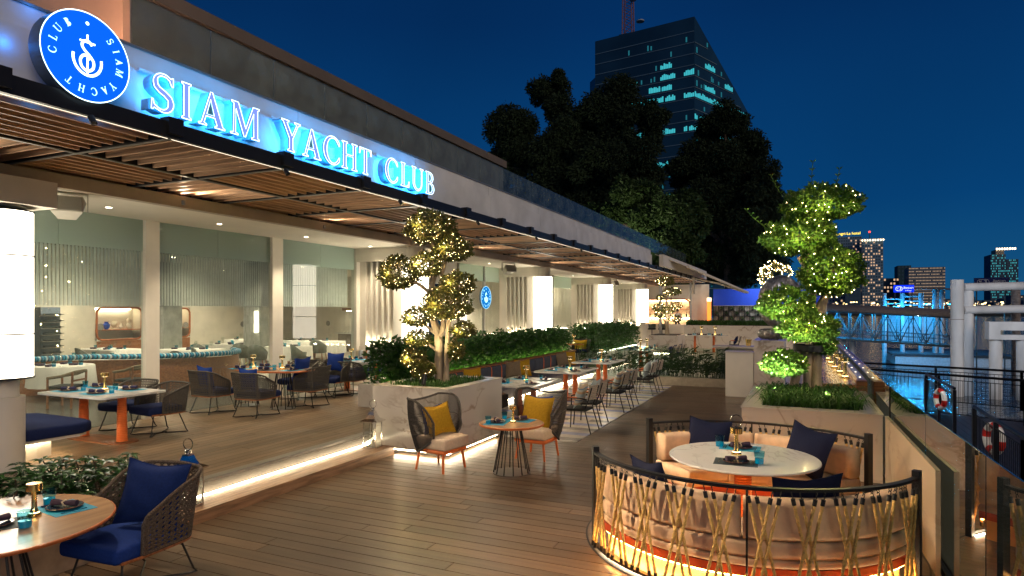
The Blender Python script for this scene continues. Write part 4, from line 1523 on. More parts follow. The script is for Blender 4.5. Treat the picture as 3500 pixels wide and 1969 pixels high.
MB().rbox(-11.0, -9.25, 14.05, 14.2, .90, 1.26, .05, 3).build('back_cushion', m_str, bn, True)

# triangular navy bench round the nearest column
bt = thing('column_bench', 'triangular navy bench seat wrapped round the nearest glowing column', 'bench')
tri = [(-9.25, 4.92), (-9.14, 5.02), (-9.10, 5.70), (-9.20, 5.86), (-9.40, 5.92), (-10.6, 5.95), (-10.75, 5.80), (-10.75, 4.0), (-9.9, 4.0)]
b = MB()
def inset(p, k):
    cx = sum(q[0] for q in p) / len(p); cy = sum(q[1] for q in p) / len(p)
    return [(cx + (q[0] - cx) * k, cy + (q[1] - cy) * k) for q in p]
lv = [(inset(tri, .975), .635), (tri, .655), (tri, .755), (inset(tri, .985), .775), (inset(tri, .955), .785)]
n = len(tri)
for pl, z in lv:
    b.v += [(q[0], q[1], z) for q in pl]
for j in range(len(lv) - 1):
    for i in range(n):
        b.f.append((j * n + i, j * n + (i + 1) % n, (j + 1) * n + (i + 1) % n, (j + 1) * n + i))
b.f.append(tuple((len(lv) - 1) * n + i for i in range(n)))
b.build('seat_cushion', m_navy, bt, 2)
MB().prism(inset(tri, .93), .59, .634).build('seat_rim', m_white, bt)
MB().prism([(-9.45, 4.9), (-9.37, 5.25), (-9.5, 5.5), (-10.5, 5.55), (-10.5, 4.2)], TZ, .588).build('plinth', m_white, bt)
MB().tube([(-9.36, 4.93, .575), (-9.33, 5.27, .575), (-9.48, 5.54, .575), (-10.5, 5.60, .575)], .011, 4).build('led_strip', m_led, bt)

# speakers
def speaker(loc, rz, label, s=1.0):
    t = thing('loudspeaker', label, 'speaker', loc, rz, group='white wall-bracket loudspeakers')
    t.scale = (s,) * 3
    sp = mat('speaker_plastic', (.50, .47, .40), .5, noise=.05)
    sg = mat('speaker_grille', (.26, .245, .20), .7, noise=.05, bump=.4, bscale=900)
    b = MB()
    fr = [(-.19, .12), (.19, .12), (.23, .02), (.19, -.12), (-.19, -.12), (-.23, .02)]
    v = [(x, -.15, z) for x, z in fr] + [(x * .55, .14, z * .8) for x, z in fr]
    b.add(v, [tuple(reversed(range(6))), tuple(range(6, 12))] + [(i, (i + 1) % 6, 6 + (i + 1) % 6, 6 + i) for i in range(6)])
    tilt = Matrix.Rotation(R(-22), 4, 'X')
    b.xf(Matrix.Translation((0, 0, -.22)) @ tilt).build('cabinet', sp, t)
    g = MB(); g.box(-.175, .175, -.162, -.152, -.105, .105); g.xf(Matrix.Translation((0, 0, -.22)) @ tilt).build('grille', sg, t)
    br = MB().box(-.24, .24, -.03, .03, .0, .012)
    br.box(-.252, -.238, -.03, .03, -.25, .012); br.box(.238, .252, -.03, .03, -.25, .012)
    br.build('bracket', sp, t)
    return t
s0 = speaker((-9.42, 5.66, 3.985), R(58), 'large off-white loudspeaker hung under the ceiling beside the nearest glowing column')
for loc, rz, lb in (((-9.5, 20.7, 3.985), 60, 'loudspeaker under the ceiling just before the second lit column'), ((-9.4, 34.3, 3.985), 75, 'loudspeaker under the ceiling between the two far lit columns'), ((-9.4, 41.1, 3.985), 80, 'farthest loudspeaker under the ceiling near the bar')):
    speaker(loc, R(rz), lb, 1.1)

# recessed ceiling spots
spots = [(-10.22, 6.79), (-10.25, 8.98), (-10.28, 11.39), (-10.30, 13.80), (-10.27, 16.12), (-10.25, 20.69), (-10.25, 25.3), (-10.25, 29.9), (-10.25, 34.5), (-10.25, 39.2)]
for i, (x, y) in enumerate(spots):
    t = thing('ceiling_spotlight', 'small recessed ceiling spotlight, number %s along the soffit from the nearest column' % ('one two three four five six seven eight nine ten'.split()[i]), 'ceiling light', (x, y, 4.0), group='recessed ceiling spotlights')
    MB().lathe([(.048, -.006), (.062, -.006), (.062, 0)], 20).build('bezel', m_white, t, True)
    MB().disc(.046, -.003, 16, up=False).build('lamp_face', emat('downlight_glow', (1, .86, .62), 20.0), t)
    lamp('SPOT', (0, 0, -.02), 120 if y < 15 else 90, (1.0, .82, .58), t, .05, (0, 0, 0), R(105), .7)

_l = lamp('AREA', (-6.46, 6.6, .16), 22, (1, .80, .52), st, .03, (0, R(120), 0), sy=4.2)
# ================================================================ lanterns
def lantern(loc, label, rz=0.0):
    t = thing('lantern', label, 'lantern', loc, rz, group='polished steel lanterns')
    w = .105
    MB().box(-w - .012, w + .012, -w - .012, w + .012, 0.0, .03).build('base', m_steel, t)
    b = MB()
    for sx in (-1, 1):
        for sy in (-1, 1):
            b.box(sx * w - .008, sx * w + .008, sy * w - .008, sy * w + .008, .03, .43)
    b.build('corner_posts', m_steel, t)
    for i in range(4):
        q = [(-w, -w), (w, -w), (w, w), (-w, w)]
        a, c = q[i], q[(i + 1) % 4]
        MB().quad((a[0] * .97, a[1] * .97, .03), (c[0] * .97, c[1] * .97, .03), (c[0] * .97, c[1] * .97, .43), (a[0] * .97, a[1] * .97, .43)).build('glass_pane', m_wineg, t)
    rf = MB()
    prof = [(w + .045, .425), (w + .045, .44), (w * .80, .475), (w * .55, .53), (w * .40, .58), (w * .40, .595), (w * .22, .60)]
    for k, (h_, z) in enumerate(prof):
        rf.v += [(-h_, -h_, z), (h_, -h_, z), (h_, h_, z), (-h_, h_, z)]
        if k:
            for i in range(4):
                rf.f.append((4 * (k - 1) + i, 4 * (k - 1) + (i + 1) % 4, 4 * k + (i + 1) % 4, 4 * k + i))
    rf.f.append(tuple(4 * (len(prof) - 1) + i for i in range(4)))
    rf.build('roof', m_steel, t)
    MB().lathe([(.026, .60), (.034, .61), (.034, .635), (.026, .645), (.0, .65)], 16).build('cap', m_steel, t, True)
    MB().tube([(.062 * math.cos(2 * PI * i / 24), 0, .705 + .062 * math.sin(2 * PI * i / 24)) for i in range(24)], .006, 6, closed=True).build('ring_handle', m_steel, t, True)
    MB().cyl((0, 0, 0), .03, .03, .16, 16).build('candle', mat('candle_wax', (.78, .72, .58), .5), t, True)
    return t
lantern((-6.30, 8.50, .13), 'tall steel lantern on the step beside the marble planter', R(8))
lantern((-6.31, 5.10, .13), 'steel lantern on the step behind the near navy-cushioned chair', R(10))
ln = lantern((-.80, 8.95, 0), 'steel lantern standing behind the round booth, only its ring showing above the rail', R(0))
ln.scale = (1.2, 1.2, 1.25)

# ================================================================ near table and chair (lower left)
tn = round_table('round wooden table with orange rim in the lower left corner', -5.52, 2.77, 0, .80, .75, .33, .16, 12)
WN = 'on the near round wooden table'
setting(-5.42, 3.24, .751, R(172), WN, 'teal', True, False, seat='chair-side')
setting(-5.45, 2.75, .751, R(60), WN, 'dark', True, False, seat='cut-off left')
tumbler('clear and blue tumbler behind the brass lamp on the near round table', (-5.64, 3.25, .753), 'tumblers on the near round table', 1.35)
tumbler('blue tumbler nearest the camera on the near round table', (-5.20, 2.83, .753), 'tumblers on the near round table', 1.35)
table_lamp('brass table lamp on the near round wooden table', (-5.43, 3.02, .751), power=1.6, s=1.05)
chn = make_armchair('rope_armchair', 'near brown-grey rope armchair with royal blue seat and big navy pillow', seat_m=m_blue, weave_m=m_ropeb, hi=.93, arm=.66, pitch=.062, dims=(.35, .36, -.20, .16, -.42), cr=.0075)
chn.location = (-5.22, 3.68, 0); chn.rotation_euler = (0, 0, R(4))
pillow('mid_navy_canvas', 'big deep blue pillow standing on the near armchair', (-5.14, 3.80, .755), (R(-17), R(4), R(18)), None, w=.58, h=.56, t=.20)

# low shrub box at the left
pb = thing('low_planter', 'low pale planter box of glossy green umbrella shrubs behind the near table', 'planter')
MB().box(-7.05, -6.05, .8, 4.55, -.02, .36).build('box', mat('planter_render', (.46, .36, .26), .7, noise=.15, nscale=6, bump=.2, bscale=30), pb)
MB().box(-6.97, -6.12, .9, 4.5, .361, .365).build('soil', m_soil, pb)

# ================================================================ marble planter with tree, small table and wing chairs
pl = thing('marble_planter', 'large square veined marble planter holding the light-wrapped tree', 'planter')
PX0, PX1, PY0, PY1, PH = -6.51, -5.055, 8.78, 10.72, 1.1
for nm, bx in (('side', (PX0, PX1, PY0, PY0 + .05)), ('side', (PX0, PX1, PY1 - .05, PY1)), ('side', (PX0, PX0 + .05, PY0 + .051, PY1 - .051)), ('side', (PX1 - .05, PX1, PY0 + .051, PY1 - .051))):
    MB().box(bx[0], bx[1], bx[2], bx[3], .085, PH - .021).build(nm, m_marble, pl)
def coping(x0, x1, y0, y1, z, w, parent, t=.02, o=.012):
    MB().box(x0 - o, x1 + o, y0 - o, y0 + w, z - t, z).build('coping', m_marble, parent)
    MB().box(x0 - o, x1 + o, y1 - w, y1 + o, z - t, z).build('coping', m_marble, parent)
    MB().box(x0 - o, x0 + w, y0 + w + .002, y1 - w - .002, z - t, z).build('coping', m_marble, parent)
    MB().box(x1 - w, x1 + o, y0 + w + .002, y1 - w - .002, z - t, z).build('coping', m_marble, parent)
coping(PX0, PX1, PY0, PY1, PH, .17, pl)
MB().box(PX0 + .06, PX1 - .06, PY0 + .06, PY1 - .06, .9, 1.05).build('soil', m_soil, pl)
MB().box(PX0 + .10, PX1 - .10, PY0 + .10, PY1 - .10, 0.0, .084).build('recessed_plinth', m_dark, pl)
MB().box(PX0 + .06, PX1 - .045, PY0 + .05, PY0 + .07, .055, .08).build('led_strip', m_led, pl)
MB().box(PX1 - .07, PX1 - .05, PY0 + .08, PY1 - .1, .055, .08).build('led_strip', m_led, pl)

ts = round_table('small round wooden table on a cage of dark rods between the wing chairs', -3.83, 8.45, 0, .47, .72, .27, .13, 12)
WS = 'on the small round table'
setting(-4.02, 8.36, .721, R(-80), WS, 'teal', False, False, seat='left')
setting(-3.80, 8.68, .721, R(178), WS, 'teal', False, False, seat='far')
tumbler('blue tumbler at the left edge ' + WS, (-4.09, 8.22, .724), None, 1.15)
tumbler('blue tumbler at the back ' + WS, (-4.04, 8.66, .724), None, 1.15)
table_lamp('brass table lamp ' + WS, (-3.81, 8.46, .721), power=3.0, s=1.0)
w1 = make_wingchair()
w1['label'] = 'high-backed rope wing chair on orange legs, turned sideways in front of the marble planter'
w1['group'] = 'orange legged rope wing chairs'
w1.location = (-4.93, 8.26, 0); w1.rotation_euler = (0, 0, R(80))
w2 = dup(w1, (-3.86, 9.56, 0), R(-4), 'high-backed rope wing chair facing the camera behind the small round table')
pillow('mustard_cloth', 'mustard pillow leaning in the sideways wing chair', (-4.93, 8.27, .715), (R(-20), R(-4), R(72)), 'mustard pillows in the wing chairs', w=.50, h=.48, t=.17)
pillow('mustard_cloth', 'mustard pillow upright in the wing chair facing the camera', (-3.86, 9.50, .72), (R(-14), R(3), R(-6)), 'mustard pillows in the wing chairs', w=.54, h=.52, t=.17)
pillow('royal_blue_canvas', 'striped blue pillow tucked behind the mustard one in the sideways wing chair', (-5.03, 8.28, .72), (R(-14), 0, R(76)), None, w=.44, h=.42, t=.10)
pillow('royal_blue_canvas', 'blue pillow tucked behind the mustard one in the wing chair facing the camera', (-3.86, 9.60, .76), (R(-10), 0, R(-4)), None, w=.44, h=.42, t=.10)

# ================================================================ banquette, its tables and chairs
bq = thing('long_banquette', 'long grey banquette with orange piped seams below the leafy hedge', 'bench')
MB().box(-6.98, -6.86, 10.9, 22.2, .06, .30).build('seat_front', mat('banquette_grey', (.15, .145, .15), .8, noise=.08), bq)
MB().box(-7.5, -7.0, 10.9, 22.2, .0, .30).build('seat_box', MATS['banquette_grey'], bq)
y = 10.9
while y < 22.1:
    MB().rbox(-7.52, -6.84, y + .01, y + 1.86, .30, .45, .04, 2).build('seat_cushion', mat('banquette_navy_grey', (.060, .058, .085), .85, noise=.1), bq, True)
    MB().rbox(-7.66, -7.50, y + .01, y + 1.86, .46, .84, .05, 2).build('back_cushion', mat('banquette_back', (.075, .085, .105), .85, noise=.1), bq, True)
    for q in (.62, 1.24):
        MB().tube([(-7.50, y + q, .48), (-7.492, y + q, .70), (-7.50, y + q, .80), (-7.54, y + q, .842), (-7.62, y + q, .845)], .014, 6).build('piping', m_orange, bq, True)
    y += 1.875
MB().box(-7.74, -7.50, 10.9, 22.2, .848, .885).build('top_rail', m_walnut, bq)
MB().box(-6.87, -6.845, 10.95, 22.15, .025, .05).build('led_strip', m_led, bq)
TT = 'one two three'.split()
for i, (x, y) in enumerate(((-5.68, 13.12), (-5.74, 16.25), (-5.80, 19.40))):
    od = ('nearest', 'middle', 'farthest')[i]
    marble_table('%s marble table in the row along the banquette, on two orange ribbed legs' % od, x, y, 0, .62, .92, ((.12, -.45), (.05, .52)), 'marble tables in the row along the banquette')
    wh = 'on the %s banquette table' % od
    for (dx, dy, rz) in ((-.30, -.35, R(-90)), (-.30, .5, R(-90)), (.36, -.35, R(90)), (.36, .5, R(90))):
        setting(x + dx, y + dy, .75, rz, wh, 'teal' if dx < 0 else 'dark', gx=.12, gy=.16)
    table_lamp('brass table lamp ' + wh, (x + .05, y + .1, .75), power=1.6, s=1.45)
sc0 = make_sidechair()
sc0['label'] = 'first black armchair with pale woven back from the near end of the terrace row'
sc0['group'] = 'woven-back armchairs along the row of marble tables'
sc0.location = (-3.98, 11.92, 0); sc0.rotation_euler = (0, 0, R(-90))
lbl = ['second', 'third', 'fourth', 'fifth', 'sixth']
for i, (y, a) in enumerate(((12.80, -88), (14.68, -92), (15.52, -89), (17.75, -91), (18.60, -88))):
    dup(sc0, (-4.04, y, 0), R(a), '%s black armchair with pale woven back from the near end of the terrace row' % lbl[i])
m_str2 = mat('pale_plaid_cloth', (.5, .5, .48), .85)
_nt = m_str2.node_tree; _b = _nt.nodes['Principled BSDF']
_g = _nt.nodes.new('ShaderNodeTexCoord'); _s = _nt.nodes.new('ShaderNodeSeparateXYZ'); _m = _nt.nodes.new('ShaderNodeMath'); _m.operation = 'FRACT'
_m2 = _nt.nodes.new('ShaderNodeMath'); _m2.operation = 'MULTIPLY'; _m2.inputs[1].default_value = 4.3
_c = _nt.nodes.new('ShaderNodeValToRGB'); _c.color_ramp.interpolation = 'CONSTANT'
cols = [(0, (.40, .50, .52)), (.25, (.55, .40, .24)), (.45, (.52, .53, .48)), (.62, (.16, .26, .36)), (.72, (.58, .46, .32)), (.88, (.60, .60, .56))]
_c.color_ramp.elements[0].color = cols[0][1] + (1,); _c.color_ramp.elements[1].position = cols[-1][0]; _c.color_ramp.elements[1].color = cols[-1][1] + (1,)
for p_, c_ in cols[1:-1]:
    _e = _c.color_ramp.elements.new(p_); _e.color = c_ + (1,)
_nt.links.new(_g.outputs['Object'], _s.inputs[0]); _nt.links.new(_s.outputs['Z'], _m2.inputs[0]); _nt.links.new(_m2.outputs[0], _m.inputs[0])
_nt.links.new(_m.outputs[0], _c.inputs[0]); _nt.links.new(_c.outputs[0], _b.inputs['Base Color'])
mat('pale_blue_cloth', (.42, .50, .50), .85, noise=.08)
for i, (y, k) in enumerate(((11.92, 'pale_plaid_cloth'), (12.80, 'pale_blue_cloth'), (14.68, 'pale_plaid_cloth'), (15.52, 'pale_plaid_cloth'), (17.75, 'pale_blue_cloth'), (18.60, 'pale_blue_cloth'))):
    pillow(k, '%s pillow on the %s woven-back armchair of the terrace row' % ('sand and blue striped' if 'plaid' in k else 'pale blue', (['first'] + lbl)[i]), (-3.93, y, .70), (R(-18), R(4 * (-1) ** i), R(-90)), 'pillows on the woven-back armchairs', w=.47, h=.46, t=.16)
for (x, y, k, lb) in ((-7.34, 13.9, 'mustard_cloth', 'mustard pillow at the near end of the banquette, just above the planter corner'),
                      (-7.36, 16.35, 'taupe_cloth', 'taupe pillow on the banquette beside the middle mustard one'), (-7.30, 16.90, 'mustard_cloth', 'middle mustard pillow on the banquette'),
                      (-7.36, 20.35, 'taupe_cloth', 'taupe pillow at the far end of the banquette'), (-7.30, 20.95, 'mustard_cloth', 'mustard pillow at the far end of the banquette')):
    pillow(k, lb, (x, y, .68), (R(-16), R(random.uniform(-8, 8)), R(62 + random.uniform(-12, 12))), 'pillows on the banquette', w=.5, h=.5, t=.17)

# ================================================================ rope booth
BC = (-.55, 6.98)
bo = thing('rope_booth', 'round seating booth with dark steel rails, twisted ropes and blush cushions', 'booth', (BC[0], BC[1], 0))
plat = thing('round_platform', 'round flush timber platform under the rope booth', 'platform', (BC[0], BC[1], 0))
MB().lathe([(1.595, .001), (1.61, .001), (1.61, .006), (1.595, .006)], 96).build('rim', m_frame, plat, True)
m_deckr = mat('platform_board', (0.155, 0.108, 0.072), 0.4, noise=0.3, nscale=4, stretch=(1, 14, 14), perobj=.15, bump=.2, bscale=30)
wedge = MB()
aw = R(360 / 28)
for rr in ():
    pass
wedge.add([(1.0, -1.0 * math.tan(aw / 2) + .003, .005), (1.592 * math.cos(aw / 2), -1.592 * math.sin(aw / 2) + .003, .005), (1.592, 0, .005), (1.592 * math.cos(aw / 2), 1.592 * math.sin(aw / 2) - .003, .005), (1.0, 1.0 * math.tan(aw / 2) - .003, .005)], [(0, 1, 2, 3, 4)])
wm = wedge.mesh('board', m_deckr)
for i in range(28):
    put(wm, 'board', plat, (0, 0, 0), (0, 0, i * aw))
RF = 1.565
def pol(r, a, z): return (r * math.cos(R(a)), r * math.sin(R(a)), z)
def arcband(r0, r1, z0, z1, a0, a1, n=None, rd=0.0):
    n = n or max(6, int(abs(a1 - a0) / 3))
    b = MB()
    pf = [(r0 + rd, z0), (r1 - rd, z0), (r1, z0 + rd), (r1, z1 - rd), (r1 - rd, z1), (r0 + rd, z1), (r0, z1 - rd), (r0, z0 + rd)] if rd else [(r0, z0), (r1, z0), (r1, z1), (r0, z1)]
    if rd:   # softer corner
        q = []
        for (cx, cz, s) in ((r1 - rd, z0 + rd, 270), (r1 - rd, z1 - rd, 0), (r0 + rd, z1 - rd, 90), (r0 + rd, z0 + rd, 180)):
            q += [(cx + rd * math.cos(R(s + 30 * i)), cz + rd * math.sin(R(s + 30 * i))) for i in range(4)]
        pf = q
    m = len(pf)
    ins = []
    for i in range(n + 1):
        a = a0 + (a1 - a0) * i / n
        for (r, z) in pf:
            b.v.append(pol(r, a, z))
    for i in range(n):
        for k in range(m):
            b.f.append((i * m + k, i * m + (k + 1) % m, (i + 1) * m + (k + 1) % m, (i + 1) * m + k)[::-1])
    b.f.append(tuple(range(m))); b.f.append(tuple(reversed(range(n * m, n * m + m))))
    return b
FA, FB, BA, BB = 212.5, 335.0, 40.0, 139.5
for (a0, a1) in ((FA, FB), (BA, BB)):
    arcband(RF - .025, RF + .025, .925, .95, a0, a1, 40).build('top_rail', m_black, bo, True)
    arcband(RF - .02, RF + .02, .03, .055, a0, a1, 40).build('bottom_rail', m_black, bo, True)
    for a in (a0, a1):
        p_ = MB().box(-.03, .03, -.03, .03, .006, 1.0)
        p_.build('post', m_black, bo, loc=pol(RF, a, 0), rz=R(a))
    am = (a0 + a1) / 2 + 1.5
    MB().tube([pol(RF, am, .055), pol(RF, am, .925)], .009, 6).build('mid_post', m_black, bo)
    # cushions, seat rail, glowing base
    seg = 3
    for i in range(seg):
        s0_, s1_ = a0 + 1.5 + (a1 - a0 - 3) * i / seg, a0 + 1.5 + (a1 - a0 - 3) * (i + 1) / seg
        arcband(.86, 1.505, .355, .495, s0_ + .25, s1_ - .25, 22, .035).build('seat_cushion', m_boothc, bo, 2)
    seg = 2
    for i in range(seg):
        s0_, s1_ = a0 + 2.0 + (a1 - a0 - 4) * i / seg, a0 + 2.0 + (a1 - a0 - 4) * (i + 1) / seg
        arcband(1.33, 1.515, .50, .83, s0_ + .35, s1_ - .35, 30, .055).build('back_cushion', m_boothc, bo, 2)
    arcband(.90, 1.505, .285, .352, a0 + 1.5, a1 - 1.5, 40, .02).build('seat_pad', m_boothc, bo, 2)
    arcband(.92, 1.46, .165, .235, a0 + 1.5, a1 - 1.5, 40).build('seat_rail', m_redrail, bo, True) if False else None
m_redrail = mat('red_brown_lacquer', (.48, .075, .025), .35, noise=.15, nscale=6)
m_glowbase = mat('pale_ply_base', (.80, .46, .16), .5, noise=.1)
m_amber = emat('amber_led', (1.0, .46, .10), 80.0)
for (a0, a1) in ((FA, FB), (BA, BB)):
    arcband(.93, 1.50, .205, .282, a0 + 1.5, a1 - 1.5, 40).build('seat_rail', m_redrail, bo, True)
    arcband(1.04, 1.45, .007, .204, a0 + 2, a1 - 2, 40).build('base_drum', m_glowbase, bo, True)
    arcband(1.472, 1.487, .192, .204, a0 + 2, a1 - 2, 40).build('amber_strip', m_amber, bo)
    arcband(.945, .96, .192, .204, a0 + 2, a1 - 2, 40).build('amber_strip', m_amber, bo)
    arcband(1.515, 1.53, .010, .022, a0 + 1, a1 - 1, 40).build('white_strip', m_led, bo)
# ropes
m_ropey = mat('natural_twisted_rope', (.82, .52, .16), .75, noise=.2, nscale=60, bump=.4, bscale=200)
m_cap = mat('black_rope_cap', (.015, .014, .014), .5, noise=.1)
ropes = {}
def rope_mesh(dl):
    k = round(dl, 3)
    if k in ropes: return ropes[k]
    n = 46
    pts = []
    L = dl
    for i in range(n + 1):
        f = i / n
        pts.append((0, 0, -L * f))
    b = MB().tube(pts, .0130, 9, twist=.5, lobes=3, lobe=.09)
    ropes[k] = b.mesh('rope', m_ropey, True)
    return ropes[k]
capm = MB().cyl((0, 0, 0), .0165, -.045, .005, 12).mesh('cap', m_cap, True)
hookm = MB().tube([(.0, .0, .0), (.010, 0, .012), (.008, 0, .03), (-.008, 0, .032), (-.012, 0, .018)], .0035, 5).tube([(.012 * math.cos(t * PI / 6), 0, .045 + .012 * math.sin(t * PI / 6)) for t in range(12)], .003, 5, closed=True).mesh('hook', m_cap, True)
def ropeset(a0, a1, npair, group_from=0):
    st = (a1 - a0 - 3.0) / npair
    for i in range(npair):
        ac = a0 + 1.5 + st * (i + .5)
        tgt = ac + (st * 1.05 if i % 2 == 0 else -st * 1.05)
        for k in (-1, 1):
            at_ = ac + k * 1.15
            ab_ = tgt + k * 1.15
            off = .035 if i % 2 == 0 else .052
            p0 = Vector(pol(RF + off * .6, at_, .87)); p1 = Vector(pol(RF + off, ab_, .075))
            d = p1 - p0
            o = put(rope_mesh(d.length), 'rope', bo)
            q = Vector((0, 0, -1)).rotation_difference(d.normalized())
            o.rotation_mode = 'QUATERNION'; o.rotation_quaternion = q; o.location = p0
            put(capm, 'rope_cap', o)
            put(hookm, 'hook', o, (0, 0, .003), (0, 0, R(at_)))
            put(capm, 'rope_cap', o, (0, 0, -d.length + .03))
ropeset(FA, FB, 20)
ropeset(BA, BB, 16)
bt_ = thing('booth_table', 'round white marble table on one orange ribbed leg inside the rope booth', 'table', (-.58, 7.20, 0))
MB().lathe([(0, .772), (.72, .772), (.745, .776), (.755, .786), (.752, .797), (.745, .80)], 72).build('tabletop_edge', m_marbletop, bt_, True)
MB().disc(.746, .8004, 72).build('tabletop', m_marbletop, bt_)
ribbed_leg(MB(), 0, 0, .03, .77, .088).build('ribbed_leg', m_orange, bt_, True)
MB().cyl((0, 0, 0), .28, .006, .03, 40).build('base_disc', m_walnut, bt_, True)
WD = 'on the marble table inside the rope booth'
setting(-.62, 6.88, .801, R(2), 'on the booth table', 'dark', True, False, seat='near')
setting(-.64, 7.62, .801, R(178), 'on the booth table', 'teal', True, False, seat='far')
tumbler('blue tumbler on the front side of the marble table inside the rope booth', (-.40, 6.90, .804), None, 1.35)
tumbler('blue tumbler on the back side of the marble table inside the rope booth', (-.86, 7.60, .804), None, 1.35)
table_lamp('brass table lamp in the middle of the booth table', (-.65, 7.25, .801), power=4.0, s=1.2)
for (x, y, z, rz, ry, rx, s, lb) in ((-1.05, 8.08, .76, -16, 2, -14, 1.12, 'deep navy pillow against the back rail of the booth, left of the table lamp'),
                                (.04, 7.90, .77, -42, 7, -18, 1.2, 'largest deep navy pillow, tilted on the right rear of the booth'),
                                (-1.30, 6.12, .68, 225 - 90, 4, -16, 1.12, 'navy pillow slumped behind the front rail at the left of the booth'),
                                (.02, 5.82, .72, 295 - 90, 3, -12, 1.2, 'navy pillow behind the front rail at the right of the booth')):
    pillow('navy_canvas_deep', lb, (x, y, z), (R(rx), R(ry), R(rz)), 'navy pillows in the rope booth', w=.48 * s, h=.48 * s, t=.17)
# ================================================================ flood spots assumed on the canopy edge to light the deck
for i, y in enumerate((3.9, 6.4, 9.0, 11.8, 15.0, 18.6, 23.0, 28.0, 36.0)):
    t = thing('assumed_edge_spotlight', 'assumed small black spotlight under the outer canopy beam, %s from the camera end' % ORD[i], 'spotlight', (-6.13, y, 4.17), group='assumed spotlights under the outer canopy beam')
    MB().tube([(0, 0, 0), (.05, 0, -.07)], .03, 12).build('housing', m_black, t, True)
    l = lamp('SPOT', (.06, 0, -.09), 210 if y < 8 else 140, (1.0, .76, .50), t, .05, spot=R(120), blend=.7)
    l.rotation_euler = (0, R(-38), 0)
    if i < 2:   # the two nearest assumed spots are turned onto the round booth to brighten it
        l.data.spot_size = R(48); l.data.energy = 620
        l.rotation_euler = (Vector((-.5 + .2 * i, 6.1 + i * .5, .5)) - Vector((-6.07, y, 4.08))).to_track_quat('-Z', 'Y').to_euler()
        lamp('SPOT', (.06, 0, -.09), 150, (1.0, .76, .50), t, .05, spot=R(120), blend=.7).rotation_euler = (0, R(-30), 0)

wf = thing('assumed_wall_floodlight', 'assumed small floodlight unseen behind the roof edge, washing the peach end wall', 'floodlight', (-8.3, 4.6, 5.0))  # floodlight assumed and added out of sight to brighten the end wall
MB().box(-.12, .12, -.05, .05, 0, .16).build('housing', m_black, wf)
MB().box(-.02, .02, -.02, .02, -.05, 0).build('foot', m_black, wf)
_l = lamp('SPOT', (0, .08, .12), 170, (1.0, .62, .40), wf, .1, spot=R(120), blend=.8)
_l.rotation_euler = Vector((-.2, 1.5, 1.3)).to_track_quat('-Z', 'Y').to_euler()

# ================================================================ dining room behind the glass
room = bpy.data.objects.new('dining_room_floor', None); COL.objects.link(room); room['kind'] = 'structure'
m_floorin = mat('dining_room_dark_floor', (.10, .095, .085), .25, noise=.2, nscale=2)
MB().box(-24.4, -11.12, 1, 26.2, .05, .33).build('floor_slab', m_floorin, room)
m_wallin = mat('cream_plaster', (.66, .61, .51), .6, noise=.06, nscale=2)
wi = bpy.data.objects.new('dining_room_walls', None); COL.objects.link(wi); wi['kind'] = 'structure'
MB().box(-24.4, -24.2, 1, 15.55, .33, 4.0).build('back_wall', m_wallin, wi)
MB().box(-24.4, -24.2, 19.67, 26, .33, 4.0).build('back_wall', m_wallin, wi)
MB().box(-24.4, -24.2, 17.45, 18.35, .33, 4.0).build('back_wall', m_wallin, wi)
for a, b in ((15.552, 17.448), (18.352, 19.668)):
    MB().box(-24.4, -24.2, a, b, 2.44, 4.0).build('back_wall', m_wallin, wi)
    MB().box(-24.4, -24.2, a, b, .33, 1.16).build('back_wall', m_wallin, wi)
    MB().box(-24.9, -24.8, a - .1, b + .1, 1.0, 2.6).build('recess_back', m_wallin, wi)
    MB().box(-24.85, -24.35, a - .05, a - .01, 1.0, 2.6).build('recess_side', m_wallin, wi)
    MB().box(-24.85, -24.35, b + .01, b + .05, 1.0, 2.6).build('recess_side', m_wallin, wi)
    MB().box(-24.85, -24.35, a, b, 2.5, 2.6).build('recess_top', m_wallin, wi)
MB().box(-24.4, -11.3, 26, 26.2, .33, 4.0).build('end_wall', m_wallin, wi)
MB().box(-24.4, -11.3, .8, 1.0, .33, 4.0).build('near_wall', m_wallin, wi)
m_copper = mat('niche_wood_frame', (.42, .13, .04), .4, noise=.2)
def niche(y0, y1, z0, z1, label):
    t = thing('display_niche', label, 'display niche')
    yc, hw, zc, hh = (y0 + y1) / 2, (y1 - y0) / 2, (z0 + z1) / 2, (z1 - z0) / 2
    pts = [(-24.17, yc + u, zc + v) for u, v in rounded_rect(hw, hh, .22)]
    MB().tube(pts, .04, 6, closed=True).build('frame', m_copper, t, True)
    MB().box(-24.8, -24.2, y0, y1, z0 + .36, z0 + .385).build('shelf', m_copper, t)
    MB().box(-24.75, -24.16, y0, y1, z0 - .03, z0).build('counter', m_marbletop, t)
    MB().box(-24.19, -24.15, y0, y1, .33, z0 - .04).build('cabinet', m_walnut, t)
    MB().box(-24.75, -24.68, y0 + .1, y1 - .1, z1 - .06, z1 - .03).build('led_strip', emat('niche_led', (1, .82, .58), 14), t)
    return t
niche(15.6, 17.4, 1.19, 2.42, 'wide arched wooden niche with vases, seen through the first bay')
niche(18.4, 19.62, 1.19, 2.40, 'narrow arched wooden niche seen through the second bay')
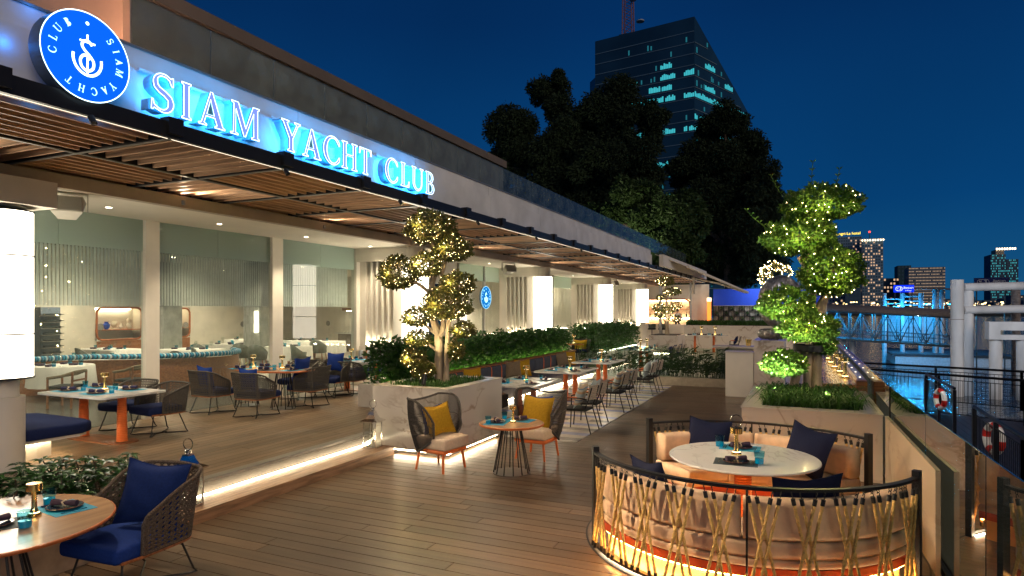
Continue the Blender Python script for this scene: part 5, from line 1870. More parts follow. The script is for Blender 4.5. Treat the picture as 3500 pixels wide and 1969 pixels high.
vz = [('pale blue square glass vase in the wide niche', [(.10, 0), (.11, .02), (.11, .2), (.10, .22)], (.35, .55, .72)),
      ('cobalt blue three-legged vase in the wide niche', [(.05, 0), (.11, .08), (.13, .18), (.06, .26), (.09, .3)], (.01, .06, .42)),
      ('knotted cream ceramic sculpture in the wide niche', [(.10, 0), (.05, .06), (.12, .18), (.10, .27), (.03, .32)], (.62, .55, .40)),
      ('small cream gourd vase in the wide niche', [(.07, 0), (.11, .1), (.04, .18), (.03, .24), (.05, .26)], (.66, .6, .5)),
      ('tall twisted cream vase in the wide niche', [(.06, 0), (.1, .14), (.05, .24), (.09, .34), (.03, .44)], (.68, .62, .5))]
for i, (lb, pf, c) in enumerate(vz):
    o = MB().lathe([(0, 0)] + pf, 16, (0, 0, 0)).build('vase', mat('vase_glaze_%s' % 'abcde'[i], c, .25, noise=.1), None, True, loc=(-24.45, 15.85 + i * .30, 1.58))
    tag(o, lb, 'vase')
for i, (x, y, z, lb) in enumerate(((-24.16, 15.72, 1.69, 'round grey emblem disc beside the wide niche'), (-24.16, 19.4, 1.69, 'round grey emblem disc on the narrow niche'), (-24.17, 22.5, 1.66, 'round grey emblem disc on the cream wall left of the tiled column with the sconce'), (-22.0, 25.97, 1.65, 'round grey emblem disc in the third bay, left one'), (-19.4, 25.97, 1.65, 'round grey emblem disc in the third bay, right one'))):
    o = MB().cyl((0, 0, 0), .13, 0, .02, 24).build('emblem_disc', mat('pewter', (.26, .25, .22), .4, metal=.4), None, True, loc=(x, y, z))
    o.rotation_euler = (0, R(90), 0) if i < 3 else (R(90), 0, 0)
    tag(o, lb, 'emblem')
ws = thing('wine_cabinet', 'tall wine cabinet with rows of lying bottles behind the nearest pane', 'wine cabinet', (-23.9, 13.7, .33))
MB().box(-.25, .2, -.32, .32, 0, 2.1).build('case', mat('cabinet_blue_grey', (.10, .13, .17), .5), ws)
bm_ = MB().lathe([(0, 0), (.035, .0), (.035, .17), (.013, .21), (.013, .28), (0, .28)], 8)
bme = bm_.mesh('bottle', mat('wine_bottle', (.02, .03, .035), .1), True)
for k in range(8):
    MB().box(.201, .30, -.32, .32, .25 + k * .22, .265 + k * .22).build('shelf', m_greyline, ws)
    for q in range(3):
        put(bme, 'bottle', ws, (.24, -.26 + q * .2, .31 + k * .22), (R(-90), 0, 0))
# tiled columns and sconce
m_tcol = mat('glazed_column_tile', (.34, .35, .32), .12, noise=.15, nscale=4)
for (x, y, w, lb, sc_) in ((-20.4, 15.6, .72, 'glazed tile column between the two niches, behind the second bay', False), (-17.6, 17.15, .75, 'glazed tile column carrying a glowing tubular sconce', True)):
    t = thing('tiled_column', lb, 'column', (x, y, .33))
    MB().box(-w / 2, w / 2, -w / 2, w / 2, 0, 3.66).build('core', m_tcol, t)
    tm_ = MB().box(-.004, .052, 0, .006, .0, .29).mesh('tile', mat('glazed_tile', (.40, .41, .38), .10, noise=.1, perobj=.15))
    for zz in range(12):
        for q in range(12):
            put(tm_, 'tile', t, (-w / 2 + .006 + q * w / 12.0, -w / 2 - .006, .02 + zz * .30))
    if sc_:
        s_ = thing('wall_sconce', 'glowing double tube sconce on the glazed tile column', 'wall lamp', (x + .28, y - w / 2 - .06, 1.55))
        MB().cyl((0, 0, 0), .06, 0, .36, 16).build('lower_tube', emat('sconce_glow', (1, .85, .6), 5.0), s_, True)
        MB().cyl((0, 0, 0), .06, .38, .74, 16).build('upper_tube', MATS['sconce_glow'], s_, True)
        MB().cyl((0, 0, 0), .065, .361, .379, 16).build('band', m_brass, s_, True)
# string curtain
sc_m = mat('curtain_rod_grey', (.60, .60, .56), .5, noise=.05)
cur = MB()
y = 3.2
while y < 14.1:
    cur.box(-11.30, -11.285, y, y + .040, 2.42, 3.44)
    y += .062
o = cur.build('string_curtain', sc_m, None, kind='stuff'); tag(o, 'fine vertical rod curtain hanging behind the upper panes', 'curtain', kind='stuff')
MB().box(-11.42, -11.25, 3.2, 14.1, 3.44, 3.998).build('curtain_box', mat('curtain_box', (.30, .36, .31), .6), bld)
# dining tables
m_cloth = mat('white_tablecloth', (.72, .70, .64), .8, noise=.04, nscale=4)
def cloth_table(x, y, hx, hy, label, glasses=4):
    t = thing('dining_table', label, 'table', (x, y, .33), group='white clothed tables in the dining room')
    b = MB(); n = 48
    ring = []
    for j, (k, z) in enumerate(((1.0, .75), (1.02, .735), (1.05, .5), (1.08, .28))):
        for i in range(n):
            a = 2 * PI * i / n
            c_, s_ = math.cos(a), math.sin(a)
            q = 1 / max(abs(c_), abs(s_)) if hx != hy else 1
            wv = 1 + (.03 * math.sin(a * 14) * (j / 3))
            b.v.append((c_ * q * hx * k * wv, s_ * q * hy * k * wv, z))
    for j in range(3):
        for i in range(n):
            b.f.append((j * n + (i + 1) % n, j * n + i, (j + 1) * n + i, (j + 1) * n + (i + 1) % n))
    b.f.append(tuple(range(n)))
    b.build('tablecloth', m_cloth, t, 2)
    MB().cyl((0, 0, 0), .05, 0, .7, 10).build('leg', m_walnut, t, True)
    MB().cyl((0, 0, 0), .25, 0, .02, 20).build('foot', m_walnut, t, True)
    wh = ' on the ' + label.replace('white clothed ', '').replace('long ', 'long clothed ')
    side = ('right', 'far', 'left', 'near')
    for i in range(glasses):
        a = 2 * PI * (i + .4) / glasses
        px, py = x + math.cos(a) * hx * .62, y + math.sin(a) * hy * .62
        tumbler(side[i] + ' tumbler' + wh, (px, py, 1.08), 'tumblers in the dining room', 1.3)
        if 'wg' not in PILL:
            PILL['wg'] = MB().lathe([(.035, 0), (.004, .006), (.004, .09), (.036, .125), (.042, .16), (.032, .21)], 16).mesh('wine_glass', m_wineg, True)
            PILL['fn'] = MB().rbox(-.09, .09, -.05, .05, 0, .05, .02, 2).mesh('folded_napkin', m_napkin, True)
        o = put(PILL['wg'], 'wine_glass', None, (px + .12, py + .06, 1.08), scale=(1.2,) * 3); tag(o, side[i] + ' wine glass' + wh, 'wine glass', 'wine glasses in the dining room')
        o = put(PILL['fn'], 'napkin', None, (px * .9 + x * .1, py * .9 + y * .1 - .12, 1.085), (0, 0, a)); tag(o, side[i] + ' napkin' + wh, 'napkin', 'napkins in the dining room')
for i, a in enumerate(((-15.4, 9.15, .62, .62, 'round white clothed table just behind the nearest pane'), (-17.2, 11.0, 1.0, .5, 'long white clothed table behind the nearest pane'),
          (-20.4, 13.6, .9, .5, 'white clothed table in front of the wide niche'), (-17.9, 14.6, .9, .55, 'white clothed table behind the second bay, left'), (-19.2, 17.4, .9, .55, 'white clothed table behind the second bay, centre'),
          (-21.5, 20.3, .8, .5, 'farthest white clothed table behind the second bay'), (-16.3, 17.2, .6, .5, 'white clothed table behind the third bay, near the joint'), (-18.2, 20.6, 1.2, .5, 'long white clothed table behind the third bay'))):
    cloth_table(*a[:4], a[4], 4 if i < 6 else 3)
def wood_chair(x, y, rz, label):
    t = thing('dining_chair', label, 'chair', (x, y, .33), rz, 'wooden chairs in the dining room')
    MB().rbox(-.25, .25, -.25, .22, .40, .46, .03, 2).build('seat', m_seat, t, True)
    for sx in (-1, 1):
        MB().tube([(sx * .25, -.23, 0), (sx * .25, -.23, .62)], .022, 6).build('leg', m_walnut, t, True)
        MB().tube([(sx * .25, .22, 0), (sx * .25, .25, .74)], .022, 6).build('leg', m_walnut, t, True)
    MB().tube([(.25, -.24, .62), (.27, .05, .66), (.20, .27, .74), (0, .31, .75), (-.20, .27, .74), (-.27, .05, .66), (-.25, -.24, .62)], .03, 6).build('top_rail', m_taupe, t, True)
    MB().tube([(.24, .24, .56), (0, .29, .57), (-.24, .24, .56)], .02, 6).build('back_rail', m_walnut, t, True)
wood_chair(-13.9, 8.35, R(-60), 'wooden armchair with upholstered rail just inside the nearest pane')
wood_chair(-13.9, 9.75, R(-75), 'wooden armchair with upholstered rail left of the first pillar, inside the glass')
m_tub = mat('olive_grey_leather', (.085, .095, .075), .5, noise=.12)
def tub_chair(x, y, rz, label):
    t = thing('tub_chair', label, 'chair', (x, y, .33), rz, 'olive tub chairs in the dining room')
    MB().rbox(-.25, .25, -.26, .2, .36, .46, .05, 2).build('seat', m_tub, t, True)
    b = MB(); n = 20
    for j in range(2):
        for i in range(n + 1):
            a = R(-20 + 220 * i / n); k = math.sin(max(0, min(PI, a))) if 0 < a < PI else 0
            r = .28 + .05 * j
            zz = .36 if j == 0 else .62 + .26 * max(0, k) ** 1.2
            b.v.append((r * math.cos(a), .02 + r * math.sin(a), zz))
    for i in range(n):
        b.f.append((i, i + 1, n + 2 + i, n + 1 + i))
    o = b.build('shell', m_tub, t, 2)
    md = o.modifiers.new('thick', 'SOLIDIFY'); md.thickness = .035
    for sx in (-1, 1):
        for sy in (-1, 1):
            MB().tube([(sx * .2, sy * .2, .36), (sx * .24, sy * .24, 0)], .016, 6).build('leg', m_walnut, t, True)
for i, (x, y, rz) in enumerate(((-16.9, 14.2, 140), (-18.6, 15.6, 190), (-17.6, 16.4, 200), (-16.4, 15.9, 210), (-15.2, 16.6, 150), (-16.9, 19.4, 200), (-19.6, 12.4, 170), (-15.9, 12.7, 190))):
    tub_chair(x, y, R(rz), ['olive tub chair left of the glazed column in the second bay', 'olive tub chair with its back to the window behind the striped banquette', 'olive tub chair at the centre table of the second bay', 'olive tub chair just left of the sconce column', 'olive tub chair at the near table of the third bay', 'olive tub chair at the long table of the third bay', 'olive tub chair in front of the wide niche', 'olive tub chair behind the curved banquette'][i])
# curved striped banquette inside
cb = thing('curved_banquette', 'curved indoor banquette with blue striped roll top and brown panelled back', 'bench')
m_stb = mat('blue_striped_cloth', (.05, .2, .4), .7)
_nt = m_stb.node_tree; _b = _nt.nodes['Principled BSDF']
_g = _nt.nodes.new('ShaderNodeTexCoord'); _s = _nt.nodes.new('ShaderNodeSeparateXYZ'); _m = _nt.nodes.new('ShaderNodeMath'); _m.operation = 'FRACT'
_m2 = _nt.nodes.new('ShaderNodeMath'); _m2.operation = 'MULTIPLY'; _m2.inputs[1].default_value = 9.0
_c = _nt.nodes.new('ShaderNodeValToRGB'); _c.color_ramp.interpolation = 'CONSTANT'
_c.color_ramp.elements[0].color = (.02, .10, .20, 1); _c.color_ramp.elements[1].position = .8; _c.color_ramp.elements[1].color = (.55, .60, .62, 1)
for p_, c_ in ((.25, (.01, .28, .48)), (.5, (.03, .05, .09)), (.65, (.04, .42, .62))):
    _e = _c.color_ramp.elements.new(p_); _e.color = c_ + (1,)
_nt.links.new(_g.outputs['Object'], _s.inputs[0]); _nt.links.new(_s.outputs['Y'], _m2.inputs[0]); _nt.links.new(_m2.outputs[0], _m.inputs[0])
_nt.links.new(_m.outputs[0], _c.inputs[0]); _nt.links.new(_c.outputs[0], _b.inputs['Base Color'])
pts = smooth_path([(-16.6, 8.9, 1.17), (-15.9, 9.9, 1.2), (-15.1, 10.4, 1.2), (-14.3, 11.2, 1.2), (-13.9, 12.2, 1.2), (-14.2, 13.1, 1.2), (-14.8, 13.4, 1.22)])
MB().tube(pts, .065, 10).build('roll_top', m_stb, cb, True)
b = MB()
for i, p in enumerate(pts):
    b.v += [(p[0], p[1], .33), (p[0], p[1], 1.12)]
    if i: b.f.append((2 * i - 2, 2 * i, 2 * i + 1, 2 * i - 1))
b.build('back_panel', m_walnut, cb, True)
# pass counter seen through the third bay
pc = thing('service_counter', 'white lit service counter with crockery seen through the third bay', 'counter')
MB().box(-20.5, -13.5, 24.9, 25.6, .33, 1.18).build('counter', mat('counter_front', (.16, .12, .09), .5), pc)
MB().box(-20.6, -13.4, 24.8, 25.7, 1.181, 1.24).build('top', m_marbletop, pc)
MB().box(-20.5, -13.5, 25.2, 25.6, 2.30, 2.42).build('overhead_rail', m_walnut, pc)
MB().box(-20.3, -13.7, 25.3, 25.4, 2.27, 2.295).build('led_strip', emat('counter_led', (1, .88, .66), 22), pc)
for i in range(9):
    o = MB().lathe([(0, 0), (.09, 0), (.13, .07), (.12, .07), (0, .02)], 14).build('bowl', m_white, None, True, loc=(-19.2 + i * .5, 25.2, 1.242)); tag(o, 'white bowl on the service counter, %s from the left' % ORD[i], 'bowl', 'white bowls on the service counter')
for dl_, (x, y, e) in enumerate(((-14, 6, 150), (-14, 10.2, 150), (-18, 9, 200), (-22.5, 14, 240), (-18, 14, 200), (-22, 19.5, 220), (-17.5, 19.2, 220), (-14, 15.8, 160), (-14, 22, 200))):
    t = thing('assumed_room_downlight', 'assumed round dining room ceiling downlight, %s from the near left end' % ORD[dl_], 'ceiling light', (x, y, 3.98), group='assumed downlights in the dining room ceiling')  # downlights assumed for the brightness of the room
    MB().disc(.08, 0, 16, up=False).build('lamp_face', MATS['downlight_glow'], t)
    lamp('SPOT', (0, 0, -.03), e * 1.9, (1, .84, .62), t, .12, (0, 0, 0), R(150), .8)
for i, (x, y) in enumerate(((-12.6, 18), (-12.6, 21.5), (-12.6, 27), (-12.6, 31), (-12.6, 36), (-12.6, 40))):
    lamp('POINT', (x, y, 3.2), 26, (1, .84, .62), bld, .2)  # lamps assumed behind the deeper bays, without fixtures
MB().box(-13.6, -13.5, 26.3, 46, .33, 3.99).build('inner_wall', m_wallin, bld)

# ================================================================ plants
rng = np.random.default_rng(5)
def hedge(name, label, x0, x1, y0, y1, z0, z1, n, size, m, cat='hedge', face=None, pot=None):
    t = thing(name, label, cat)
    p = np.stack([rng.uniform(x0, x1, n), rng.uniform(y0, y1, n), rng.uniform(0, 1, n)], 1)
    top = z1 + .10 * np.sin(p[:, 1] * 2.1) * np.sin(p[:, 1] * 5.3 + 1) + .05 * np.sin(p[:, 1] * 11)
    p[:, 2] = z0 + (top - z0) * p[:, 2] ** .7
    # sprawl over the sides near the top
    cx = (x0 + x1) / 2
    bulge = 1 + .22 * np.sin((p[:, 2] - z0) / (z1 - z0) * PI) + .10 * np.sin(p[:, 1] * 6.7)
    p[:, 0] = cx + (p[:, 0] - cx) * bulge
    N = np.zeros_like(p); N[:, 0] = np.sign(p[:, 0] - cx) * .8; N[:, 2] = .1
    v, f = leaves(p, size, rng, .42, up=-.15, N=N)
    o = bpy.data.objects.new('foliage', np_mesh('foliage', v, f, m)); COL.objects.link(o); o.parent = t; o['kind'] = 'stuff'
    s = MB()
    for i in range(int((y1 - y0) * 7)):
        x = rng.uniform(x0 + .1, x1 - .1); y = rng.uniform(y0, y1)
        s.tube([(x, y, z0 - .1), (x + rng.uniform(-.1, .1), y + rng.uniform(-.1, .1), z1 - .12)], .007, 4)
    s.build('stems', m_barkdark, t, kind='stuff')
    return t
h1 = hedge('leafy_hedge', 'long dense leafy hedge along the back of the banquette', -8.35, -7.80, 11.0, 22.3, .72, 1.62, 17000, .125, m_leaf)
MB().box(-8.45, -7.76, 10.9, 22.35, .33, .80).build('trough', m_marble, h1)
MB().box(-7.80, -7.77, 10.95, 22.3, .83, .85).build('glow_strip', emat('hedge_led', (.75, 1.0, .25), 9.0), h1)
h2 = hedge('leafy_hedge', 'shorter leafy hedge farther along, beyond the glass screens', -8.6, -7.3, 24.4, 31.0, .60, 1.70, 10000, .13, m_leaf)
MB().box(-8.55, -7.4, 24.4, 31.0, .0, .62).build('trough', m_marble, h2)
MB().box(-7.38, -7.35, 24.5, 30.9, .64, .66).build('glow_strip', m_ledw, h2)
# large leaves beside the planter
bl = thing('broadleaf_plant', 'broad-leaved green plant beside the marble planter, at the near end of the hedge', 'plant')
p, d = blob_pts((-7.35, 11.3, 1.0), (.45, .5, .55), 420, rng, .35)
v, f = leaves(p, .22, rng, .55, up=-.1, N=d)
o = bpy.data.objects.new('leaves', np_mesh('leaves', v, f, m_leaf)); COL.objects.link(o); o.parent = bl; o['kind'] = 'stuff'
MB().tube([(-7.35, 11.3, .33), (-7.35, 11.3, 1.2)], .03, 6).build('stem', m_barkdark, bl)

# umbrella shrub in the low planter
for k in range(9):
    y = 1.25 + k * .38
    t = thing('umbrella_shrub', 'glossy green umbrella shrub, %s from the left in the low planter' % ORD[k], 'shrub', group='umbrella shrubs in the low planter')
    stems = MB(); V = []; F_ = []; off = 0
    for q in range(20):
        bx, by = -6.5 + rng.uniform(-.32, .34), y + rng.uniform(-.2, .2)
        tx, ty, tz = bx + rng.uniform(-.14, .14), by + rng.uniform(-.14, .14), .55 + rng.uniform(0, .34)
        stems.tube([(bx, by, .36), ((bx + tx) / 2, (by + ty) / 2, .36 + (tz - .36) * .6), (tx, ty, tz)], .006, 4)
        for w in range(3):
            cx, cy, cz = tx + rng.uniform(-.07, .07), ty + rng.uniform(-.07, .07), tz - w * .07
            for m_ in range(8):
                a = 2 * PI * m_ / 8 + w
                L = .115 * rng.uniform(.8, 1.2)
                dx, dy, dz = math.cos(a), math.sin(a), rng.uniform(-.45, .15)
                sx, sy = -dy * L * .20, dx * L * .20
                V += [(cx, cy, cz), (cx + dx * L * .55 + sx, cy + dy * L * .55 + sy, cz + dz * L * .3 + .012), (cx + dx * L, cy + dy * L, cz + dz * L), (cx + dx * L * .55 - sx, cy + dy * L * .55 - sy, cz + dz * L * .3 + .012), (cx + dx * L * .55, cy + dy * L * .55, cz + dz * L * .3)]
                F_ += [(off, off + 1, off + 4), (off + 1, off + 2, off + 4), (off + 4, off + 2, off + 3), (off, off + 4, off + 3)]
                off += 5
    me = bpy.data.meshes.new('leaves'); me.from_pydata(V, [], F_); me.materials.append(leafmat('glossy_leaf', (.010, .045, .010), (.026, .095, .018), .15, .32))
    put(me, 'leaves', t, kind='stuff'); stems.build('stems', m_barkdark, t)

def topiary(name, label, base, trunks, blobs, nleaf, size, m, nlight, lightr=.006, width=.5, twig=True, bark=None):
    t = thing(name, label, 'tree')
    for pts, r0, r1 in trunks:
        sp = smooth_path(pts, 5)
        n = len(sp)
        rad = [(r0 + (r1 - r0) * i / (n - 1)) * (1 + .08 * math.sin(i * 1.7)) for i in range(n)]
        MB().tube(sp, r0, 10, rad=rad).build('trunk' if r0 > .04 else 'branch', bark or m_bark, t, True)
    lp = []
    for (c, r) in blobs:
        vol = (r[0] * r[1] * r[2]) ** (2 / 3.)
        n = int(nleaf * vol)
        p, d = blob_pts(c, r, n, rng, .62, .6)
        v, f = leaves(p, size, rng, width, up=-.05, N=d)
        o = bpy.data.objects.new('crown', np_mesh('crown', v, f, m)); COL.objects.link(o); o.parent = t; o['kind'] = 'stuff'
        k = max(8, int(nlight * vol))
        q, dd = blob_pts(c, (r[0] * 1.05, r[1] * 1.05, r[2] * 1.05), k * 2, rng, .85, .7)
        lp += [tuple(z) for z in q if z[1] < c[1] + .1 * r[1]]
        if twig:
            tw = MB()
            for i in range(int(260 * vol)):
                a = np.array(c) + (np.array([0, 0, -r[2] * .5]))
                e_ = p[i % len(p)]
                mid = (a + e_) / 2 + rng.normal(size=3) * .03
                tw.tube([tuple(a), tuple(mid), tuple(e_)], .0035, 3, caps=False)
            tw.build('twigs', m_twig, t, kind='stuff')
    fairy(t, lp, lightr)
    return t
m_twig = mat('twig_brown', (.20, .13, .06), .8, noise=.2)
yy = 9.75
t1b = [((-5.99, yy, 3.79), (.43, .42, .27)), ((-5.60, yy + .1, 3.41), (.33, .32, .21)), ((-6.66, yy, 3.0), (.34, .33, .28)), ((-5.98, yy - .15, 3.12), (.28, .28, .19)),
       ((-5.46, yy + .05, 2.80), (.29, .28, .18)), ((-5.62, yy - .1, 2.44), (.42, .38, .26)), ((-6.20, yy - .1, 2.22), (.23, .23, .17)), ((-6.17, yy - .1, 1.84), (.21, .21, .13)),
       ((-5.33, yy, 2.0), (.20, .20, .12)), ((-6.25, yy - .15, 1.50), (.22, .2, .14)), ((-6.02, yy - .2, 1.30), (.19, .19, .13)), ((-5.40, yy - .1, 1.65), (.13, .14, .14))]
T1 = [([(-5.80, yy, 1.04), (-5.81, yy, 1.5), (-5.83, yy, 1.9), (-5.95, yy, 2.25), (-5.97, yy, 2.7), (-5.90, yy, 3.1), (-5.93, yy, 3.6)], .085, .045),
      ([(-5.64, yy - .05, 1.04), (-5.62, yy - .05, 1.7), (-5.58, yy - .03, 2.3), (-5.52, yy, 2.7)], .055, .03),
      ([(-5.82, yy, 1.85), (-5.72, yy, 2.1), (-5.80, yy, 2.5), (-5.74, yy, 3.0), (-5.62, yy, 3.3)], .05, .025),
      ([(-5.97, yy, 2.62), (-6.2, yy, 2.78), (-6.5, yy, 2.92)], .04, .025), ([(-5.83, yy, 1.9), (-6.0, yy, 2.0), (-6.15, yy, 2.15)], .035, .02),
      ([(-5.82, yy, 1.6), (-6.0, yy, 1.72), (-6.12, yy, 1.82)], .03, .018), ([(-5.8, yy, 1.35), (-6.0, yy - .05, 1.42), (-6.2, yy - .1, 1.48)], .028, .015),
      ([(-5.64, yy, 1.7), (-5.5, yy, 1.85), (-5.38, yy, 1.98)], .03, .018), ([(-5.66, yy, 1.4), (-5.5, yy, 1.55), (-5.42, yy - .1, 1.62)], .02, .012)]
topiary('cloud_pruned_tree', 'cloud-pruned tree wrapped in warm string lights, in the square marble planter', None, T1, [((c[0], c[1], c[2] - r[2] * .18), (r[0] * 1.05, r[1] * 1.05, r[2] * 1.32)) for c, r in t1b], 25000, .050, m_leafdry, 500, .0038, .62)
def uplight(loc, target, e, col, label, parentname='garden_spotlight'):
    t = thing(parentname, label, 'spotlight', loc, group='black garden spotlights')
    d = (Vector(target) - Vector(loc)).normalized()
    MB().tube([(0, 0, -.06), (0, 0, 0)], .008, 6).build('spike', m_black, t)
    MB().tube([(0, 0, 0), tuple(d * .17)], .038, 14).build('housing', m_black, t, True)
    l = lamp('SPOT', tuple(d * .19), e, col, t, .02, spot=R(80), blend=.6)
    l.rotation_euler = d.to_track_quat('-Z', 'Y').to_euler()
uplight((-5.66, 9.0, 1.12), (-5.85, 9.7, 2.6), 70, (1, .80, .45), 'black garden spotlight at the foot of the tree in the marble planter')
_t1 = bpy.data.objects['cloud_pruned_tree']
for (c_, r_) in t1b[:10]:
    lamp('POINT', (c_[0], c_[1] - r_[1] * 1.15, c_[2]), 3.2, (1, .74, .28), _t1, .02, name='string_light_spill')
gp = [(PX0 + .2 + rng.uniform(0, 1.05), PY0 + .2 + rng.uniform(0, 1.5), 1.05) for _ in range(900)]
o = grass_tuft(gp, .12, rng, m_grass, 'grass', None); tag(o, 'short green grass on top of the marble planter', 'grass', kind='stuff')
# --- right hand planter and its tree
rp = thing('marble_planter', 'low wide marble planter beside the river balustrade, with the bright green tree', 'planter')
RX0, RX1, RY0, RY1, RH = -.82, .98, 9.98, 12.75, .93
for bx in ((RX0, RX1, RY0, RY0 + .05), (RX0, RX1, RY1 - .05, RY1), (RX0, RX0 + .05, RY0 + .051, RY1 - .051), (RX1 - .05, RX1, RY0 + .051, RY1 - .051)):
    MB().box(*bx, .0, RH - .021).build('side', m_marble, rp)
coping(RX0, RX1, RY0, RY1, RH, .26, rp)
MB().box(RX0 + .06, RX1 - .06, RY0 + .06, RY1 - .06, .6, .85).build('soil', m_soil, rp)
yy = 12.0
b2 = [((.27, yy, 4.08), (.60, .5, .34)), ((-.07, yy, 3.54), (.58, .5, .38)), ((.42, yy, 2.92), (.47, .45, .52)), ((-.26, yy - .15, 2.40), (.42, .4, .32)), ((.07, yy - .3, 2.02), (.45, .4, .29)),
      ((-.30, yy - .3, 1.41), (.35, .33, .25)), ((.36, yy, 1.76), (.13, .15, .24))]
T2 = [([(-.16, yy, .85), (-.10, yy, 1.3), (.05, yy, 1.7)], .085, .06), ([(.06, yy, .85), (.07, yy, 1.5), (.12, yy, 2.1), (.15, yy, 2.6), (.10, yy, 2.95), (-.06, yy, 3.25)], .07, .045),
      ([(.20, yy + .05, .85), (.20, yy + .05, 1.6), (.22, yy, 2.2), (.35, yy, 2.6)], .10, .07), ([(.12, yy, 2.4), (-.1, yy, 2.45), (-.3, yy, 2.4)], .04, .025), ([(.0, yy, 3.1), (.15, yy, 3.6), (.25, yy, 4.0)], .04, .025), ([(.12, yy - .1, 1.7), (.1, yy - .2, 1.85), (.05, yy - .3, 2.0)], .04, .03)]
tt = topiary('cloud_pruned_tree', 'bright green cloud-pruned tree with string lights beside the river balustrade', None, T2, b2, 22000, .068, m_leaftop, 150, .0068, .66, True)
MB().lathe([(.25, 1.64), (.262, 1.65), (.262, 1.75), (.25, 1.76)], 20, (.10, yy, 0)).build('black_strap', m_black, tt, True)
sprig = MB()
for (x, z, dx, dz) in ((-.25, 4.2, -.25, .30), (.1, 4.3, .05, .35), (-.55, 3.75, -.35, .22), (.45, 4.25, .1, .28)):
    q = [(x + dx * i / 5, yy, z + dz * i / 5 * (1 + .1 * i)) for i in range(6)]
    sprig.tube(q, .005, 4)
    for i, a in enumerate(q[1:]):
        for s in (-1, 1):
            sprig.add([a, (a[0] + s * .03, a[1] + .02, a[2] + .03), (a[0] + s * .055, a[1], a[2] + .055), (a[0] + s * .01, a[1] - .02, a[2] + .04)], [(0, 1, 2, 3)])
sprig.build('loose_sprigs', m_leaftop, tt)
uplight((-.42, 10.85, .95), (-.30, 11.7, 1.9), 150, (.95, 1, .80), 'black garden spotlight in the right-hand planter, lighting the green tree')
lamp('SPOT', (.35, 10.75, 1.0), 210, (1, .95, .66), tt, .03, spot=R(80)).rotation_euler = (R(157), 0, 0)  # this and the next spot are assumed uplights without fixtures
lamp('SPOT', (-.7, 11.0, 1.0), 170, (.95, 1, .74), tt, .03, spot=R(80)).rotation_euler = (R(152), R(-12), 0)
for c_, e_ in (((.27, 11.3, 4.0), 10), ((-.07, 11.3, 3.45), 10), ((.47, 11.35, 2.9), 10), ((-.3, 11.3, 2.3), 6), ((.05, 11.2, 2.0), 6)):
    lamp('POINT', c_, e_, (1, .78, .30), tt, .02, name='string_light_spill')
gp = [(RX0 + .28 + rng.uniform(0, 1.3), RY0 + .30 + rng.uniform(0, 1.9), .85) for _ in range(1500)]
o = grass_tuft(gp, .30, rng, m_grass, 'grass', None, w=.011, droop=1.1); tag(o, 'long arching grass filling the right-hand marble planter', 'grass', kind='stuff')

# --- counter ledge with lamps, river balustrade
cl = thing('bar_ledge', 'long timber bar ledge with marble upstand running along the river balustrade', 'counter')
MB().box(.25, .90, 13.05, 27.0, .94, 1.0).build('timber_top', mat('ledge_wood', (.52, .30, .12), .22, noise=.25, nscale=3, stretch=(14, 1, 14)), cl)
MB().box(.90, 1.03, 13.05, 27.0, .94, 1.09).build('marble_upstand', m_marble, cl)
MB().box(.35, .90, 13.1, 27.0, 0, .939).build('front', m_marble, cl)
for i in range(9):
    MB().disc(.018, 1.091, 10, (.965, 13.6 + i * 1.1, 0)).build('stud_light', emat('stud_glow', (1, .75, .4), 10), cl)
for i, (x, y) in enumerate(((.75, 14.2), (.71, 15.35), (.66, 16.54), (.63, 17.89), (.62, 19.3))):
    table_lamp('%s brass lamp in the row on the river bar ledge' % ('nearest second third fourth fifth'.split()[i]), (x, y, 1.0), 'brass lamps on the river bar ledge', power=5, s=1.75)
MB().box(.85, 1.02, 12.75, 13.04, .60, 1.10).build('end_block', m_walnut, cl)
rb = thing('river_balustrade', 'frameless glass balustrade along the river edge, mirroring the booth', 'balustrade')
line = [(1.33, 2.0), (1.26, 3.85), (1.20, 5.60), (1.13, 7.63), (1.07, 10.0), (1.075, 12.9), (1.08, 15.5), (1.08, 18.1), (1.08, 20.7), (1.08, 23.3), (1.08, 26.0)]
for (a, b_) in zip(line, line[1:]):
    d = Vector((b_[0] - a[0], b_[1] - a[1], 0)); L = d.length; ang = math.atan2(d.y, d.x)
    g = MB().box(.012, L - .012, -.007, .007, .0, 1.30).build('pane', m_rivglass, rb, loc=(a[0], a[1], 0)); g.rotation_euler = (0, 0, ang)
    g = MB().box(.0, L, -.03, .03, -.03, .04).build('channel', m_greysteel, rb, loc=(a[0], a[1], 0)); g.rotation_euler = (0, 0, ang)
    g = MB().box(.012, L - .012, -.004, .004, 1.3002, 1.302).build('edge_line', m_steel, rb, loc=(a[0], a[1], 0)); g.rotation_euler = (0, 0, ang)
MB().box(1.055, 1.085, 9.98, 10.01, 0, 1.31).build('post', m_black, rb)
m_mirror_slab = veined('mirror_slab_stone', (.44, .35, .24), (.26, .18, .12), .2, .8)
kw = thing('mirror_image_slab', 'pale marble slab added for the mirror image in the glass right of the booth', 'wall')  # slab added for an unclear mirror image in the glass
q0, q1 = Vector((1.085, 6.72, 0)), Vector((1.015, 9.86, 0))
dd_ = q1 - q0; o = MB().box(0, dd_.length, -.02, .02, 0, .93).build('slab', m_mirror_slab, kw, loc=tuple(q0)); o.rotation_euler = (0, 0, math.atan2(dd_.y, dd_.x))

